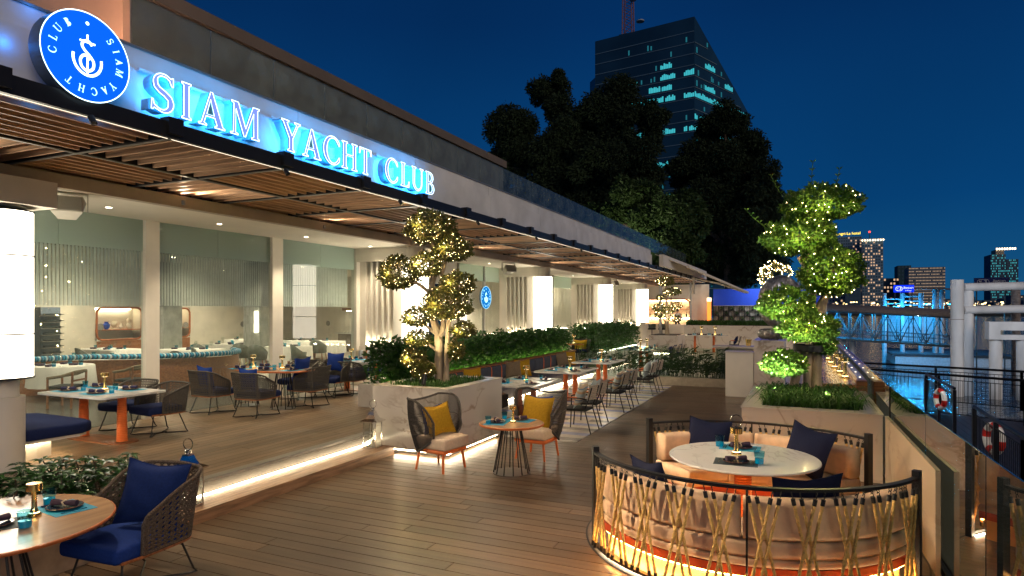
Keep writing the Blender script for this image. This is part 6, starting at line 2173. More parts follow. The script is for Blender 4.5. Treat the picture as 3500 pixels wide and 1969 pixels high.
# --- middle ground: troughs, screens, pedestals
gt = thing('screen_planter', 'low stone trough of spiky dark plants behind a glass screen, across the deck', 'planter')
MB().box(-4.25, -1.93, 20.25, 20.75, 0, .25).build('trough', mat('warm_stone', (.46, .40, .30), .6, noise=.1), gt)
for a, b_ in ((-4.25, -3.1), (-3.08, -1.93)):
    MB().box(a, b_, 20.30, 20.312, .252, 1.16).build('glass_pane', m_glassd, gt) if 'm_glassd' in globals() else MB().box(a, b_, 20.30, 20.312, .252, 1.16).build('glass_pane', glassmat('screen_glass', (.80, .88, .84), 1.2), gt)
for (a, b_, y) in ((-5.6, -4.28, 20.9), (-7.0, -5.62, 21.6), (-7.9, -7.02, 22.9)):
    MB().box(a, b_, y, y + .012, .05, 1.16).build('glass_pane', MATS['screen_glass'], gt)
MB().box(-4.3, -4.288, 20.3, 22.9, .05, 1.16).build('glass_pane', MATS['screen_glass'], gt)
def spiky(x0, x1, y0, y1, n, label, parent=None, zb=.2):
    pts = []
    b = MB()
    for _ in range(n):
        x, y = rng.uniform(x0, x1), rng.uniform(y0, y1)
        h = rng.uniform(.35, .95)
        lean = rng.uniform(-.15, .15)
        top = (x + lean, y + rng.uniform(-.1, .1), zb + h)
        b.tube([(x, y, zb), top], .006, 4)
        for k in range(9):
            f = .3 + .7 * k / 9
            cx, cy, cz = x + lean * f, y, zb + h * f
            a = rng.uniform(0, 2 * PI); L = rng.uniform(.14, .26)
            dx, dy, dz = math.cos(a), math.sin(a) * .6, rng.uniform(-.2, .9)
            w = .013
            b.add([(cx, cy, cz), (cx + dx * L * .5 - dz * w, cy + dy * L * .5, cz + dz * L * .5 + dx * w + .01), (cx + dx * L, cy + dy * L, cz + dz * L * .8), (cx + dx * L * .5 + dz * w, cy + dy * L * .5, cz + dz * L * .5 - dx * w - .01)], [(0, 1, 2, 3)])
    o = b.build('spiky_plants', leafmat('bamboo_leaf', (.035, .075, .025), (.07, .12, .04), .3), None, kind='stuff')
    tag(o, label, 'plants', kind='stuff')
spiky(-4.2, -2.0, 20.35, 20.9, 150, 'spiky dark green plants behind the glass screen across the deck', zb=.22)
spiky(-7.6, -4.4, 21.2, 22.9, 130, 'spiky dark green plants left of the screen, beyond the last table', zb=.1)
o = thing('white_plinth', 'tall white box plinth standing at the right end of the glass screen', 'plinth')
MB().box(-1.92, -1.215, 18.3, 18.75, 0, 1.18).build('body', m_white, o); MB().box(-1.94, -1.205, 18.28, 18.77, 1.181, 1.215).build('cap', m_marble, o)
o = thing('marble_plinth', 'taller marble plinth beneath the silver dragon sculpture', 'plinth')
MB().box(-1.20, -.45, 18.35, 20.2, 0, 1.0).build('lower_block', m_marble, o); MB().box(-1.20, -.45, 18.35, 20.2, 1.004, 1.49).build('upper_block', m_marble, o); MB().box(-1.22, -.43, 18.33, 20.22, 1.491, 1.525).build('cap', m_marble, o)
ib = thing('ice_bucket', 'small brass ice bucket of cutlery on the far bar counter', 'bucket', (-1.55, 21.3, 1.22))
MB().lathe([(.07, 0), (.10, .2), (.095, .2), (.065, .01)], 16).build('bucket', m_brass, ib, True)
bc_ = thing('bar_counter', 'glass-fronted bar counter behind the two plinths', 'counter')
MB().box(-2.6, -.5, 21.0, 21.7, 1.15, 1.21).build('top', m_marble, bc_); MB().box(-2.5, -.6, 21.1, 21.6, 0, 1.149).build('body', m_marble, bc_)
# silver dragon
m_silver = mat('aged_silver_scales', (.30, .29, .28), .38, metal=.85, noise=.2, nscale=20, bump=1.0, bscale=55)
dg = thing('dragon_sculpture', 'coiled silver scaled dragon sculpture with raised head on the marble plinth', 'sculpture')
path = smooth_path([(-.55, 19.5, 1.66), (-.95, 19.35, 1.66), (-1.0, 18.95, 1.68), (-.65, 18.7, 1.70), (-.40, 18.95, 1.78), (-.55, 19.3, 1.95), (-.85, 19.3, 2.15), (-.95, 19.2, 2.5), (-.90, 19.1, 2.85), (-.68, 19.0, 3.08), (-.42, 18.95, 3.10), (-.24, 18.9, 2.96)], 6)
n = len(path)
rad = [.05 + .13 * math.sin(min(1, i / n * 2.2) * PI / 2) - .05 * max(0, i / n - .7) / .3 for i in range(n)]
MB().tube(path, .1, 14, rad=rad).build('body', m_silver, dg, True)
sc_b = MB()
for i in range(4, n - 2, 1):
    p = Vector(path[i]); T = (Vector(path[i + 1]) - Vector(path[i - 1])).normalized(); U = T.orthogonal().normalized(); Vv = T.cross(U)
    for k in range(10):
        a = 2 * PI * (k + .5 * (i % 2)) / 10
        o_ = U * math.cos(a) + Vv * math.sin(a); s_ = T.cross(o_)
        c_ = p + o_ * rad[i]
        w = rad[i] * .34
        sc_b.add([c_ - s_ * w, c_ + s_ * w, c_ + s_ * w * .6 - T * w * 1.2 + o_ * .012, c_ - s_ * w * .6 - T * w * 1.2 + o_ * .012], [(0, 1, 2, 3)])
sc_b.build('scales', m_silver, dg, kind='stuff')
hd = MB()
hd.tube([(-.30, 18.92, 3.02), (-.20, 18.88, 2.98), (-.08, 18.84, 2.93), (.02, 18.80, 2.92)], .1, 12, rad=[.10, .115, .075, .05])
hd.tube([(-.24, 18.9, 2.92), (-.10, 18.85, 2.82), (.0, 18.8, 2.80)], .05, 10, rad=[.07, .045, .02])
hd.build('head', m_silver, dg, True)
hn = MB()
for s in (-1, 1):
    hn.tube([(-.26, 18.9 + s * .05, 3.10), (-.36, 18.9 + s * .09, 3.22), (-.30, 18.9 + s * .1, 3.34)], .02, 6, rad=[.022, .014, .003])
    hn.tube([(-.12, 18.86 + s * .07, 3.03), (-.11, 18.85 + s * .09, 3.06)], .02, 8)
for k in range(14):
    a = k / 14
    hn.tube([(-.36 - .1 * a, 18.9, 3.1 - .5 * a), (-.30 + .16 * math.sin(k), 18.85 - .12 * math.cos(k), 2.95 - .42 * a), (-.22 + .2 * math.sin(k), 18.82, 2.86 - .4 * a)], .012, 5, rad=[.016, .012, .003])
hn.build('horns_and_mane', mat('bright_silver', (.85, .85, .86), .25, metal=.6), dg, True)
uplight((-.62, 18.5, 1.56), (-.35, 18.8, 2.9), 40, (.9, .95, 1), 'small black spotlight lighting the dragon head')
orb = thing('light_ball', 'globe of warm string lights behind the dragon', 'light ball', (-1.0, 27.0, 3.6))
q, dd = blob_pts((0, 0, 0), (.62, .62, .62), 260, rng, .97)
fairy(orb, [tuple(z) for z in q], .014)
v, f = leaves(q[:200].repeat(8, 0) * .9, .10, rng); put(np_mesh('ball_foliage', v, f, m_leafdry), 'ball_foliage', orb, kind='stuff')
MB().tube([(0, 0, -3.6), (0, 0, -.5)], .05, 8).build('stem', m_bark, orb)
m_greenl = m_leaftop

# --- second tree planter and far terrace
p2 = thing('marble_planter', 'far square marble planter with the small light-wrapped tree', 'planter')
MB().box(-6.99, -5.56, 31.9, 33.9, 0.0, 1.08).build('body', m_marble, p2)
MB().box(-6.9, -5.65, 32.0, 33.8, 1.081, 1.10).build('soil', m_soil, p2)
yy = 32.8
k = 33.5 / 3.623 / 2200
def U2(x, y): # offset from the trunk foot, from measured proportions
    return (-6.25 + (x - 830) * k * 1.0, yy, 1.1 - (y - 870) * k)
fb = [(810, 240, 105, 70), (895, 365, 100, 55), (755, 430, 50, 32), (740, 560, 75, 70), (850, 580, 80, 55), (940, 530, 62, 45), (925, 685, 72, 42), (745, 640, 60, 50)]
bl3 = [(U2(x, y), (rx * k, rx * k, ry * k)) for x, y, rx, ry in fb]
T3 = [([U2(840, 875), U2(830, 700), U2(825, 560), U2(820, 400), U2(812, 260)], .075, .04), ([U2(815, 875), U2(812, 740), U2(770, 660)], .05, .03), ([U2(850, 700), U2(870, 560), U2(880, 420)], .05, .03), ([U2(830, 640), U2(900, 570), U2(940, 540)], .03, .02)]
t3 = topiary('cloud_pruned_tree', 'small far cloud-pruned tree glowing with string lights in front of the bar', None, T3, bl3, 5200, .085, m_leafdry, 120, .012, .6, False)
lamp('SPOT', (-6.2, 32.2, 1.2), 110, (1, .9, .65), t3, .03, spot=R(70)).rotation_euler = (R(168), 0, 0)
lw = thing('long_planter_wall', 'long low marble planter wall closing the far terrace', 'wall')
MB().box(-6.6, 1.3, 40.0, 41.4, 0.0, 1.40).build('body', m_marble, lw)
MB().box(-6.5, 1.2, 40.1, 41.3, 1.401, 1.42).build('soil', m_soil, lw)
gp = [(rng.uniform(-6.5, 1.2), rng.uniform(40.05, 41.2), 1.42) for _ in range(2600)]
o = grass_tuft(gp, .30, rng, m_grass, 'grass', None, w=.02); tag(o, 'dark green grass along the top of the far planter wall', 'grass', kind='stuff')
bw = thing('blue_wall', 'bright blue wall panel above the plant shelves at the far end', 'wall')
MB().box(-5.63, 1.4, 46.0, 46.1, 2.62, 3.74).build('panel', mat('blue_paint', (.010, .06, .55), .6, noise=.05), bw)
MB().box(-5.63, 1.4, 46.0, 46.1, .3, 2.619).build('lower_panel', mat('shelf_backing', (.55, .46, .36), .6), bw)
lamp('AREA', (-2.0, 44.6, 4.0), 60, (.75, .88, 1.0), bw, 3.0, (R(60), 0, 0))
sh = thing('plant_shelf', 'black gridded shelf of small potted plants below the blue wall', 'shelf', (-5.6, 45.8, 1.58))
NC, cw = 20, .335
for i in range(NC + 1):
    MB().box(i * cw - .015, i * cw + .015, 0, .18, -.35, 1.0).build('upright', m_black, sh)
for j in range(5):
    MB().box(-.02, NC * cw, 0, .18, -.35 + j * .335, -.325 + j * .335).build('shelf_board', m_black, sh)
pot = MB().lathe([(0, 0), (.06, 0), (.085, .12), (.075, .12), (0, .1)], 10).mesh('pot', mat('black_pot', (.02, .018, .018), .5), True)
pp, dd = blob_pts((0, 0, .18), (.10, .08, .09), 40, rng, .3)
v, f = leaves(pp, .09, rng); pfl = np_mesh('leaves', v, f, m_leaf)
for j in range(4):
    for i in range(NC):
        if (i + j) % 2 == 0 and i < 12:
            o = put(pot, 'potted_plant', None, (-5.6 + (i + .5) * cw, 45.86, 1.58 - .32 + j * .335)); tag(o, 'potted plant in the grid shelf, %s row from the bottom, %s column from the left' % (ORD[j], ORD[i]), 'potted plant', 'potted plants in the grid shelf')
            put(pfl, 'leaves', o)
op = thing('orange_post', 'glowing orange post between the end wall and the blue wall', 'post', (-5.86, 45.7, 0))
MB().box(-.12, .12, -.1, .1, .3, 2.9).build('shaft', mat('orange_lit_post', (.8, .18, .02), .5, emit=(1, .22, .03), estr=1.2), op)
MB().box(-.13, .13, -.11, .11, 2.905, 3.15).build('lamp_head', emat('post_head', (1, .6, .35), 2.5), op)
# bar niche, bottles, bartender
bs = thing('bar_shelf', 'backlit bar shelf with an orange rounded frame at the far end', 'shelf')
MB().tube([(-10.9, 46.2, 3.06), (-7.55, 46.2, 3.06), (-7.27, 46.2, 2.95), (-7.2, 46.2, 2.7), (-7.2, 46.2, 1.3)], .06, 8).build('frame', m_orange, bs, True)
for z in (1.75, 2.35):
    MB().box(-11.1, -7.25, 46.7, 47.0, z, z + .04).build('shelf_board', m_edge, bs)
MB().box(-11.1, -7.25, 47.0, 47.05, 2.98, 3.02).build('led_strip', emat('bar_led', (1, .75, .45), 30), bs)
MB().box(-11.1, -7.25, 46.98, 47.02, 1.70, 1.73).build('led_strip', MATS['bar_led'], bs)
for i in range(10):
    o = put(bme, 'bottle', None, (-10.9 + i * .37, 46.85, 1.79), scale=(1.3,) * 3); tag(o, 'dark bottle on the backlit bar shelf, %s from the left' % ORD[i], 'bottle', 'bottles on the backlit bar shelf')
def person(loc, rz, label, shirt, trousers):
    m_skin = mat('skin', (.42, .26, .17), .5, noise=.05); m_hair = mat('black_hair', (.012, .010, .009), .5)
    t = thing('person', label, 'person', loc, rz)
    J = {'pelvis': (0, 0, .95, .14), 'waist': (0, 0, 1.10, .125), 'chest': (0, .0, 1.32, .16), 'neck': (0, .0, 1.47, .055), 'chin': (0, -.01, 1.54, .065), 'head': (0, -.01, 1.64, .095), 'crown': (0, 0, 1.71, .07)}
    names = list(J); ed = [(0, 1), (1, 2), (2, 3), (3, 4), (4, 5), (5, 6)]
    pts = [J[n_] for n_ in names]
    for s in (-1, 1):
        b0 = len(pts)
        pts += [(s * .17, 0, 1.42, .065), (s * .24, .02, 1.15, .048), (s * .20, -.22, 1.05, .036), (s * .18, -.32, 1.06, .03)]
        ed += [(2, b0), (b0, b0 + 1), (b0 + 1, b0 + 2), (b0 + 2, b0 + 3)]
        b1 = len(pts)
        pts += [(s * .10, 0, .88, .10), (s * .11, -.01, .50, .07), (s * .11, .02, .09, .045), (s * .12, -.12, .04, .04)]
        ed += [(0, b1), (b1, b1 + 1), (b1 + 1, b1 + 2), (b1 + 2, b1 + 3)]
    me = bpy.data.meshes.new('body'); me.from_pydata([p_[:3] for p_ in pts], ed, [])
    o = bpy.data.objects.new('body', me); COL.objects.link(o); o.parent = t
    md = o.modifiers.new('skin', 'SKIN'); lay = me.skin_vertices[0].data
    for i, p_ in enumerate(pts): lay[i].radius = (p_[3], p_[3] * .85)
    lay[0].use_root = True
    o.modifiers.new('sub', 'SUBSURF').levels = 2
    o.modifiers['sub'].render_levels = 2
    nt = m_skin.node_tree
    body = mat('person_dressed_' + shirt[0], (.6, .6, .6), .8)
    g = body.node_tree.nodes.new('ShaderNodeTexCoord'); s_ = body.node_tree.nodes.new('ShaderNodeSeparateXYZ'); r = body.node_tree.nodes.new('ShaderNodeValToRGB'); r.color_ramp.interpolation = 'CONSTANT'
    mr = body.node_tree.nodes.new('ShaderNodeMapRange'); mr.inputs['From Max'].default_value = 1.8
    L_ = body.node_tree.links
    L_.new(g.outputs['Object'], s_.inputs[0]); L_.new(s_.outputs['Z'], mr.inputs[0]); L_.new(mr.outputs[0], r.inputs[0])
    r.color_ramp.elements[0].color = tuple(trousers) + (1,); r.color_ramp.elements[1].position = .545; r.color_ramp.elements[1].color = tuple(shirt[1]) + (1,)
    e1 = r.color_ramp.elements.new(.805); e1.color = (.42, .26, .17, 1); e2 = r.color_ramp.elements.new(.93); e2.color = (.012, .010, .009, 1)
    L_.new(r.outputs[0], body.node_tree.nodes['Principled BSDF'].inputs['Base Color'])
    me.materials.append(body)
    hr = MB().lathe([(.0, .115), (.06, .10), (.098, .045), (.103, -.01), (.095, -.05)], 16, (0, .015, 1.66)); hr.build('hair', m_hair, t, True)
    fc = MB().tube([(0, -.095, 1.635), (0, -.118, 1.61), (0, -.10, 1.60)], .012, 6)
    for s in (-1, 1): fc.tube([(s * .102, .0, 1.65), (s * .108, .01, 1.61)], .014, 6)
    fc.build('nose_and_ears', m_skin, t, True)
    for s in (-1, 1):
        h = MB().tube([(s * .18, -.31, 1.06), (s * .175, -.37, 1.065)], .03, 8, rad=[.028, .036])
        for q in range(4):
            h.tube([(s * .18 + (q - 1.5) * .017, -.385, 1.065), (s * .18 + (q - 1.5) * .019, -.42, 1.05), (s * .18 + (q - 1.5) * .018, -.435, 1.02)], .008, 6)
        h.tube([(s * .15, -.34, 1.065), (s * .125, -.37, 1.055), (s * .13, -.40, 1.04)], .009, 6)
        h.build('hand', m_skin, t, True)
    return t
person((-8.15, 46.55, .62), R(20), 'bartender in a white shirt standing behind the far bar', ('white', (.62, .60, .56)), (.02, .02, .025))
# stools and far chairs, far tables
for i, x in enumerate((-9.6, -8.9, -6.9, -6.35)):
    t = thing('bar_stool', 'grey tub bar stool at the far bar, %s from the left' % 'first second third fourth'.split()[i], 'stool', (x, 44.9, .33), group='grey tub stools at the far bar')
    MB().rbox(-.24, .24, -.24, .24, .62, .72, .04, 2).build('seat', m_seat, t, True)
    MB().lathe([(.25, .70), (.27, 1.02), (.24, 1.02), (.22, .72)], 18, a0=R(10), a1=R(170)).build('backrest', m_tub, t, True)
    MB().cyl((0, 0, 0), .03, 0, .62, 10).build('leg', m_black, t, True)
mt = marble_table('marble table on ribbed legs in front of the far planter wall', -4.95, 36.6, 0.0, 1.2, .6, ((-.5, 0), (.5, 0)), h=.95)
for i, (x, y, rz) in enumerate(((-5.7, 36.4, 0), (-4.9, 36.4, 0), (-4.2, 36.4, 0), (-5.3, 36.9, PI), (-4.5, 36.9, PI))):
    setting(x, y, .95, rz, 'on the table by the far planter wall', 'dark')
table_lamp('brass lamp at the left of the table by the far planter wall', (-5.1, 36.6, .95), power=2, s=2)
table_lamp('brass lamp at the right of the table by the far planter wall', (-4.4, 36.8, .95), power=2, s=2)
mt = marble_table('marble table left of the far glass screens, half hidden by spiky plants', -6.0, 26.5, 0.0, .7, 1.5, ((0, -.6), (0, .6)))
for i, (x, y) in enumerate(((-6.3, 25.6), (-5.7, 25.6), (-6.3, 26.6), (-5.7, 26.6), (-5.7, 27.6))):
    setting(x, y, .75, R(90), 'on the table behind the glass screens', 'teal')
table_lamp('nearer brass lamp behind the glass screens', (-6.0, 25.9, .75), power=2, s=1.6)
table_lamp('farther brass lamp behind the glass screens', (-6.0, 27.1, .75), power=2, s=1.6)
for i, (x, y, rz) in enumerate(((-4.9, 25.7, -90), (-4.9, 26.7, -90), (-4.85, 27.7, -90), (-3.4, 36.7, -90))):
    dup(sc0, (x, y, 0), R(rz), 'black woven-back chair %s' % ('at the far glass-screened table, nearest', 'at the far glass-screened table, middle', 'at the far glass-screened table, last', 'at the right end of the far wall table')[i], 'chairs at the far tables')
    pillow('navy_canvas', 'crumpled navy pillow on the far chair %s' % ('nearest behind the screen', 'in the middle behind the screen', 'last behind the screen', 'by the planter wall')[i], (x + .08, y, .68), (R(-20), 0, R(-90)), 'navy pillows on the far chairs', w=.5, h=.5)
lb = thing('lit_bench', 'low marble bench with a bright light strip on the far terrace', 'bench')
MB().box(-2.9, -.6, 33.6, 34.2, .10, .5).build('seat', m_marble, lb); MB().box(-2.85, -.65, 33.62, 33.66, .03, .09).build('led_strip', m_led, lb)
# reception stand and the small table in the hedge gap
rs = thing('reception_desk', 'white reception desk with a dark panel in front of the facade', 'desk')
MB().box(-9.9, -8.8, 20.4, 21.4, .33, 1.25).build('body', m_white, rs); MB().box(-9.95, -8.75, 20.35, 21.45, 1.251, 1.29).build('top', m_marble, rs); MB().box(-8.79, -8.76, 20.4, 21.4, .4, 1.15).build('panel', m_tub, rs)
tb = thing('tablet_stand', 'tilted tablet screen standing on the reception desk', 'tablet', (-9.2, 21.0, 1.29), R(40))
MB().tube([(0, 0, 0), (0, .02, .12)], .012, 6).build('stand', m_black, tb); o = MB().box(-.13, .13, -.008, .008, -.09, .09).build('screen', m_black, tb, loc=(0, 0, .2)); o.rotation_euler = (R(-35), 0, 0)
gt2 = round_table('little round table in the gap between the two hedges', -7.9, 23.3, .33, .35, .72, .2, .1, 8)
table_lamp('brass lamp on the little table between the hedges', (-7.95, 23.3, 1.052), power=2, s=1.4)
gch = dup(chp, (-7.95, 24.1, .33), R(5), 'rope armchair with a mustard pillow in the gap between the hedges')
pillow('mustard_cloth', 'mustard pillow on the armchair in the gap between the hedges', (-7.95, 24.1, .92), (R(-10), 0, R(5)), None, w=.5, h=.5)
# awning
aw = thing('folding_awning', 'pale folding-arm awning stretched beyond the far end of the fascia', 'awning')
m_awn = mat('awning_canvas', (.62, .58, .48), .7, noise=.05)
A = [(-6.4, 30.6, 4.98), (-6.4, 45.0, 4.98), (-3.0, 40.5, 3.36), (-5.4, 33.8, 4.55)]
b = MB(); b.add(A + [(x, y, z - .02) for x, y, z in A], [(0, 3, 2, 1), (4, 5, 6, 7), (0, 1, 5, 4), (1, 2, 6, 5), (2, 3, 7, 6), (3, 0, 4, 7)]); b.build('canvas', m_awn, aw)
MB().tube([A[3], (A[2][0], A[2][1], A[2][2])], .07, 12).build('front_roller', m_white, aw, True)
MB().tube([(-6.3, 40.5, 4.3), (-4.6, 40.6, 3.9), (-3.1, 40.5, 3.34)], .05, 8).build('folding_arm', m_white, aw, True)
MB().box(-6.2, -6.0, 30.6, 45.5, 4.40, 4.95).build('cassette', m_white, aw)
MB().box(-6.15, -6.05, 40.4, 40.6, 3.3, 4.39).build('bracket_post', m_white, aw)

# ================================================================ big dark trees behind
def D2(x, y, Y):   # direction table for far things, real distance Y ahead
    a = (x * 3500 / 2576 - 1750) / 2200; b_ = -(y * 3500 / 2576 - 1058) / 2200
    c_, s_ = math.cos(YAW), math.sin(YAW)
    rx, ry = a * c_ - s_, a * s_ + c_
    t_ = Y / ry
    return (rx * t_, Y, 2.35 + b_ * t_)
def bigtree(label, Y, blobs, trunkx, seed, dens=1.0, m=None):
    r_ = np.random.default_rng(seed)
    t = thing('big_tree', label, 'tree')
    k = 1.3587 * Y * 1.02 / 2200
    cs = []
    for (x, y, rx, ry) in blobs:
        c = D2(x, y, Y + r_.uniform(-1.5, 1.5)); R_ = (rx * k, min(rx, ry) * k * .9, ry * k)
        cs.append((c, R_))
        nsub = 15
        for s in range(nsub):
            d = r_.normal(size=3); d /= np.linalg.norm(d)
            cc = np.array(c) + d * np.array(R_) * r_.uniform(.35, .95)
            rr = np.array(R_) * r_.uniform(.28, .50)
            n = int(150 * dens * (rr[0] * rr[2]) ** .9 * 6.5)
            p, dd = blob_pts(tuple(cc), tuple(rr), max(60, n), r_, .35)
            if s == 0: P_, N_ = p, dd
            else: P_, N_ = np.concatenate([P_, p]), np.concatenate([N_, dd])
        v, f = leaves(P_, .30, r_, .42, up=-.45, N=N_ * .6)
        o = bpy.data.objects.new('crown', np_mesh('crown', v, f, m or m_leafdark)); COL.objects.link(o); o.parent = t; o['kind'] = 'stuff'
    base = (D2(trunkx, 700, Y)[0], Y, .3)
    low = sorted(cs, key=lambda q: q[0][2])[0][0]
    mid = (base[0], Y, low[2] + 1)
    MB().tube([base, (base[0] + .3, Y, 3), mid], .5, 10, rad=[.6, .5, .4]).build('trunk', m_barkdark, t, True)
    br = MB()
    for c, R_ in cs:
        m_ = ((mid[0] + c[0]) / 2 + .4, Y - .5, (mid[2] + c[2]) / 2 + .5)
        br.tube(smooth_path([mid, m_, c]), .2, 7, rad=[.30 - .22 * i / 8 for i in range(9)])
    br.build('branches', m_barkdark, t, True)
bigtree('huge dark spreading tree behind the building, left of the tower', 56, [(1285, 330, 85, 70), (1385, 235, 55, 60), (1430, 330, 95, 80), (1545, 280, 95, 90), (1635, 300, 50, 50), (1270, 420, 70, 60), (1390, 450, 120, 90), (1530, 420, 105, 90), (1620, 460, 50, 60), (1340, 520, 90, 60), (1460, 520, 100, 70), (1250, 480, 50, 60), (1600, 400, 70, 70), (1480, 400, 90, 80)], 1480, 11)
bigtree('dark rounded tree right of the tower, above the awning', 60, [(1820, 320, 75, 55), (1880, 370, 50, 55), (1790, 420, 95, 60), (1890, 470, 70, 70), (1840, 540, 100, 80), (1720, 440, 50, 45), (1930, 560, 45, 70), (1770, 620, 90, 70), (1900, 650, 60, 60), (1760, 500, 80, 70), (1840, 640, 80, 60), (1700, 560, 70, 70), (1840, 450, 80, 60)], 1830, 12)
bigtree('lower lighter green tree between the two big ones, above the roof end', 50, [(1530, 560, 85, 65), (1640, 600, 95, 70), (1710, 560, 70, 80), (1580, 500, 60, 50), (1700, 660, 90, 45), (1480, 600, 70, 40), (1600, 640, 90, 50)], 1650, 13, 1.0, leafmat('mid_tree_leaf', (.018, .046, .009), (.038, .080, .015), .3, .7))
lamp('SPOT', (-12, 44, 5.4), 900, (1, .92, .60), aw, .3, spot=R(120)).rotation_euler = (R(150), 0, 0)

# ================================================================ tower and city
m_tow = mat('tower_curtain_wall', (.014, .042, .070), .25, noise=.2, nscale=.06, spec=.6)
m_towline = mat('tower_spandrel_line', (.10, .16, .20), .5)
m_towlit = emat('tower_lit_office', (.05, .50, .58), .55)
m_towdim = emat('tower_dim_office', (.010, .095, .125), .8)
tw = thing('office_tower', 'tall dark glass office tower with teal lit floors and a stepped slanting top', 'tower')
def pp_(x, y, Y): return D2(x, y, Y)
YT = 250
A2 = D2(1497, 100, 240)[:2]; B2 = D2(1747, 48, 234)[:2]; C2 = D2(1884, 265, 272)[:2]
D_ = (A2[0] + 18, A2[1] + 45)
ZT, ZC = 106.0, 80.0
b = MB(); b.prism([A2, B2, C2, D_], .3, 76); b.build('lower_block', m_tow, tw)
b = MB()
pz = [(A2, ZT), (B2, ZT), (C2, ZC), (D_, ZT - 8)]
v = [(p[0], p[1], 76.02) for p, z in pz] + [(p[0], p[1], z) for p, z in pz]
b.add(v, [(0, 1, 5, 4), (1, 2, 6, 5), (2, 3, 7, 6), (3, 0, 4, 7), (4, 5, 6), (4, 6, 7)]); b.build('slanted_crown', m_tow, tw)
Lw = D2(1484, 155, 244)[:2]
MB().prism([Lw, (A2[0] + .2, A2[1] - .3), (A2[0] + 4, A2[1] + 20), (Lw[0] + 4, Lw[1] + 20)], .3, 92).build('side_block', m_tow, tw)
def onface(P, Q, u, z, off): # point on face PQ
    dx, dy = Q[0] - P[0], Q[1] - P[1]; L = math.hypot(dx, dy); nx, ny = dy / L, -dx / L
    return (P[0] + dx * u + nx * off, P[1] + dy * u + ny * off, z)
r4 = random.Random(4)
fl = MB(); lit = MB(); dim = MB(); mul = MB()
for i in range(27):
    z = 2 + i * 3.95
    for (P, Q) in ((A2, B2), (B2, C2)):
        u1 = 1.0
        if z + 3.4 > ZC and P is B2: u1 = max(0, (ZT - z - 3.4) / (ZT - ZC))
        if z > ZT - 5 or u1 < .08: continue
        fl.add([onface(P, Q, 0, z, .15), onface(P, Q, u1, z, .15), onface(P, Q, u1, z + .28, .15), onface(P, Q, 0, z + .28, .15)], [(0, 1, 2, 3)])
        rowp = {23: 0, 22: .10, 21: .6, 20: .14, 19: 1, 18: .06, 17: .12, 16: 1, 15: .06, 14: .05, 13: .92, 12: .15, 11: .04, 10: .8, 9: .04, 8: .5, 7: .7, 5: .6}.get(i, .03)
        nb = 62 if P is A2 else 40
        run = False
        for q in range(nb):
            u0 = q / nb; u2 = (q + .86) / nb
            if u2 > u1: break
            if P is A2 and (.82 < u0 < .90 or u0 < .30 and i > 17): continue
            if q % 7 == 0: run = r4.random() < rowp
            tgt = lit if (run and r4.random() < .93) else (dim if r4.random() < .04 + rowp * .25 else None)
            if tgt is not None:
                h_ = r4.uniform(1.2, 2.1)
                tgt.add([onface(P, Q, u0, z + .7, .12), onface(P, Q, u2, z + .7, .12), onface(P, Q, u2, z + .7 + h_, .12), onface(P, Q, u0, z + .7 + h_, .12)], [(0, 1, 2, 3)])
fl.build('floor_lines', m_towline, tw, kind='stuff'); lit.build('lit_windows', m_towlit, tw, kind='stuff'); dim.build('dim_windows', m_towdim, tw, kind='stuff')
ms = thing('radio_mast', 'lattice radio mast with dishes on the roof of the dark tower', 'mast')
mx_, my_, mz_ = pp_(1580, 85, 255)
b = MB()
for s in ((-1, -1), (1, -1), (1, 1), (-1, 1)):
    b.tube([(mx_ + s[0] * 2.0, my_ + s[1] * 2.0, mz_ - 4), (mx_ + s[0] * 1.5, my_ + s[1] * 1.5, mz_ + 30)], .25, 5)
for k in range(14):
    z = mz_ - 3 + k * 2.3
    for s in (-1, 1):
        b.tube([(mx_ - 1.9, my_ + s * 1.8, z), (mx_ + 1.9, my_ + s * 1.8, z + 2.3)], .12, 4); b.tube([(mx_ + 1.9, my_ + s * 1.8, z), (mx_ - 1.9, my_ + s * 1.8, z + 2.3)], .12, 4)
b.build('lattice', mat('mast_paint', (.22, .10, .10), .7), ms)
for (dx, dz, r_) in ((2.6, 12, 1.3), (5.5, 3, 1.6), (-2.0, 15, 1.0)):
    MB().cyl((mx_ + dx, my_ - 2.5, mz_ + dz), r_, -.2, .2, 14).build('dish', mat('dish_grey', (.30, .33, .36), .6), ms, True)
MB().box(mx_ - 3, mx_ + 10, my_ - 3, my_ + 3, mz_ - 6, mz_ - 1).build('plant_room', m_tow, ms)

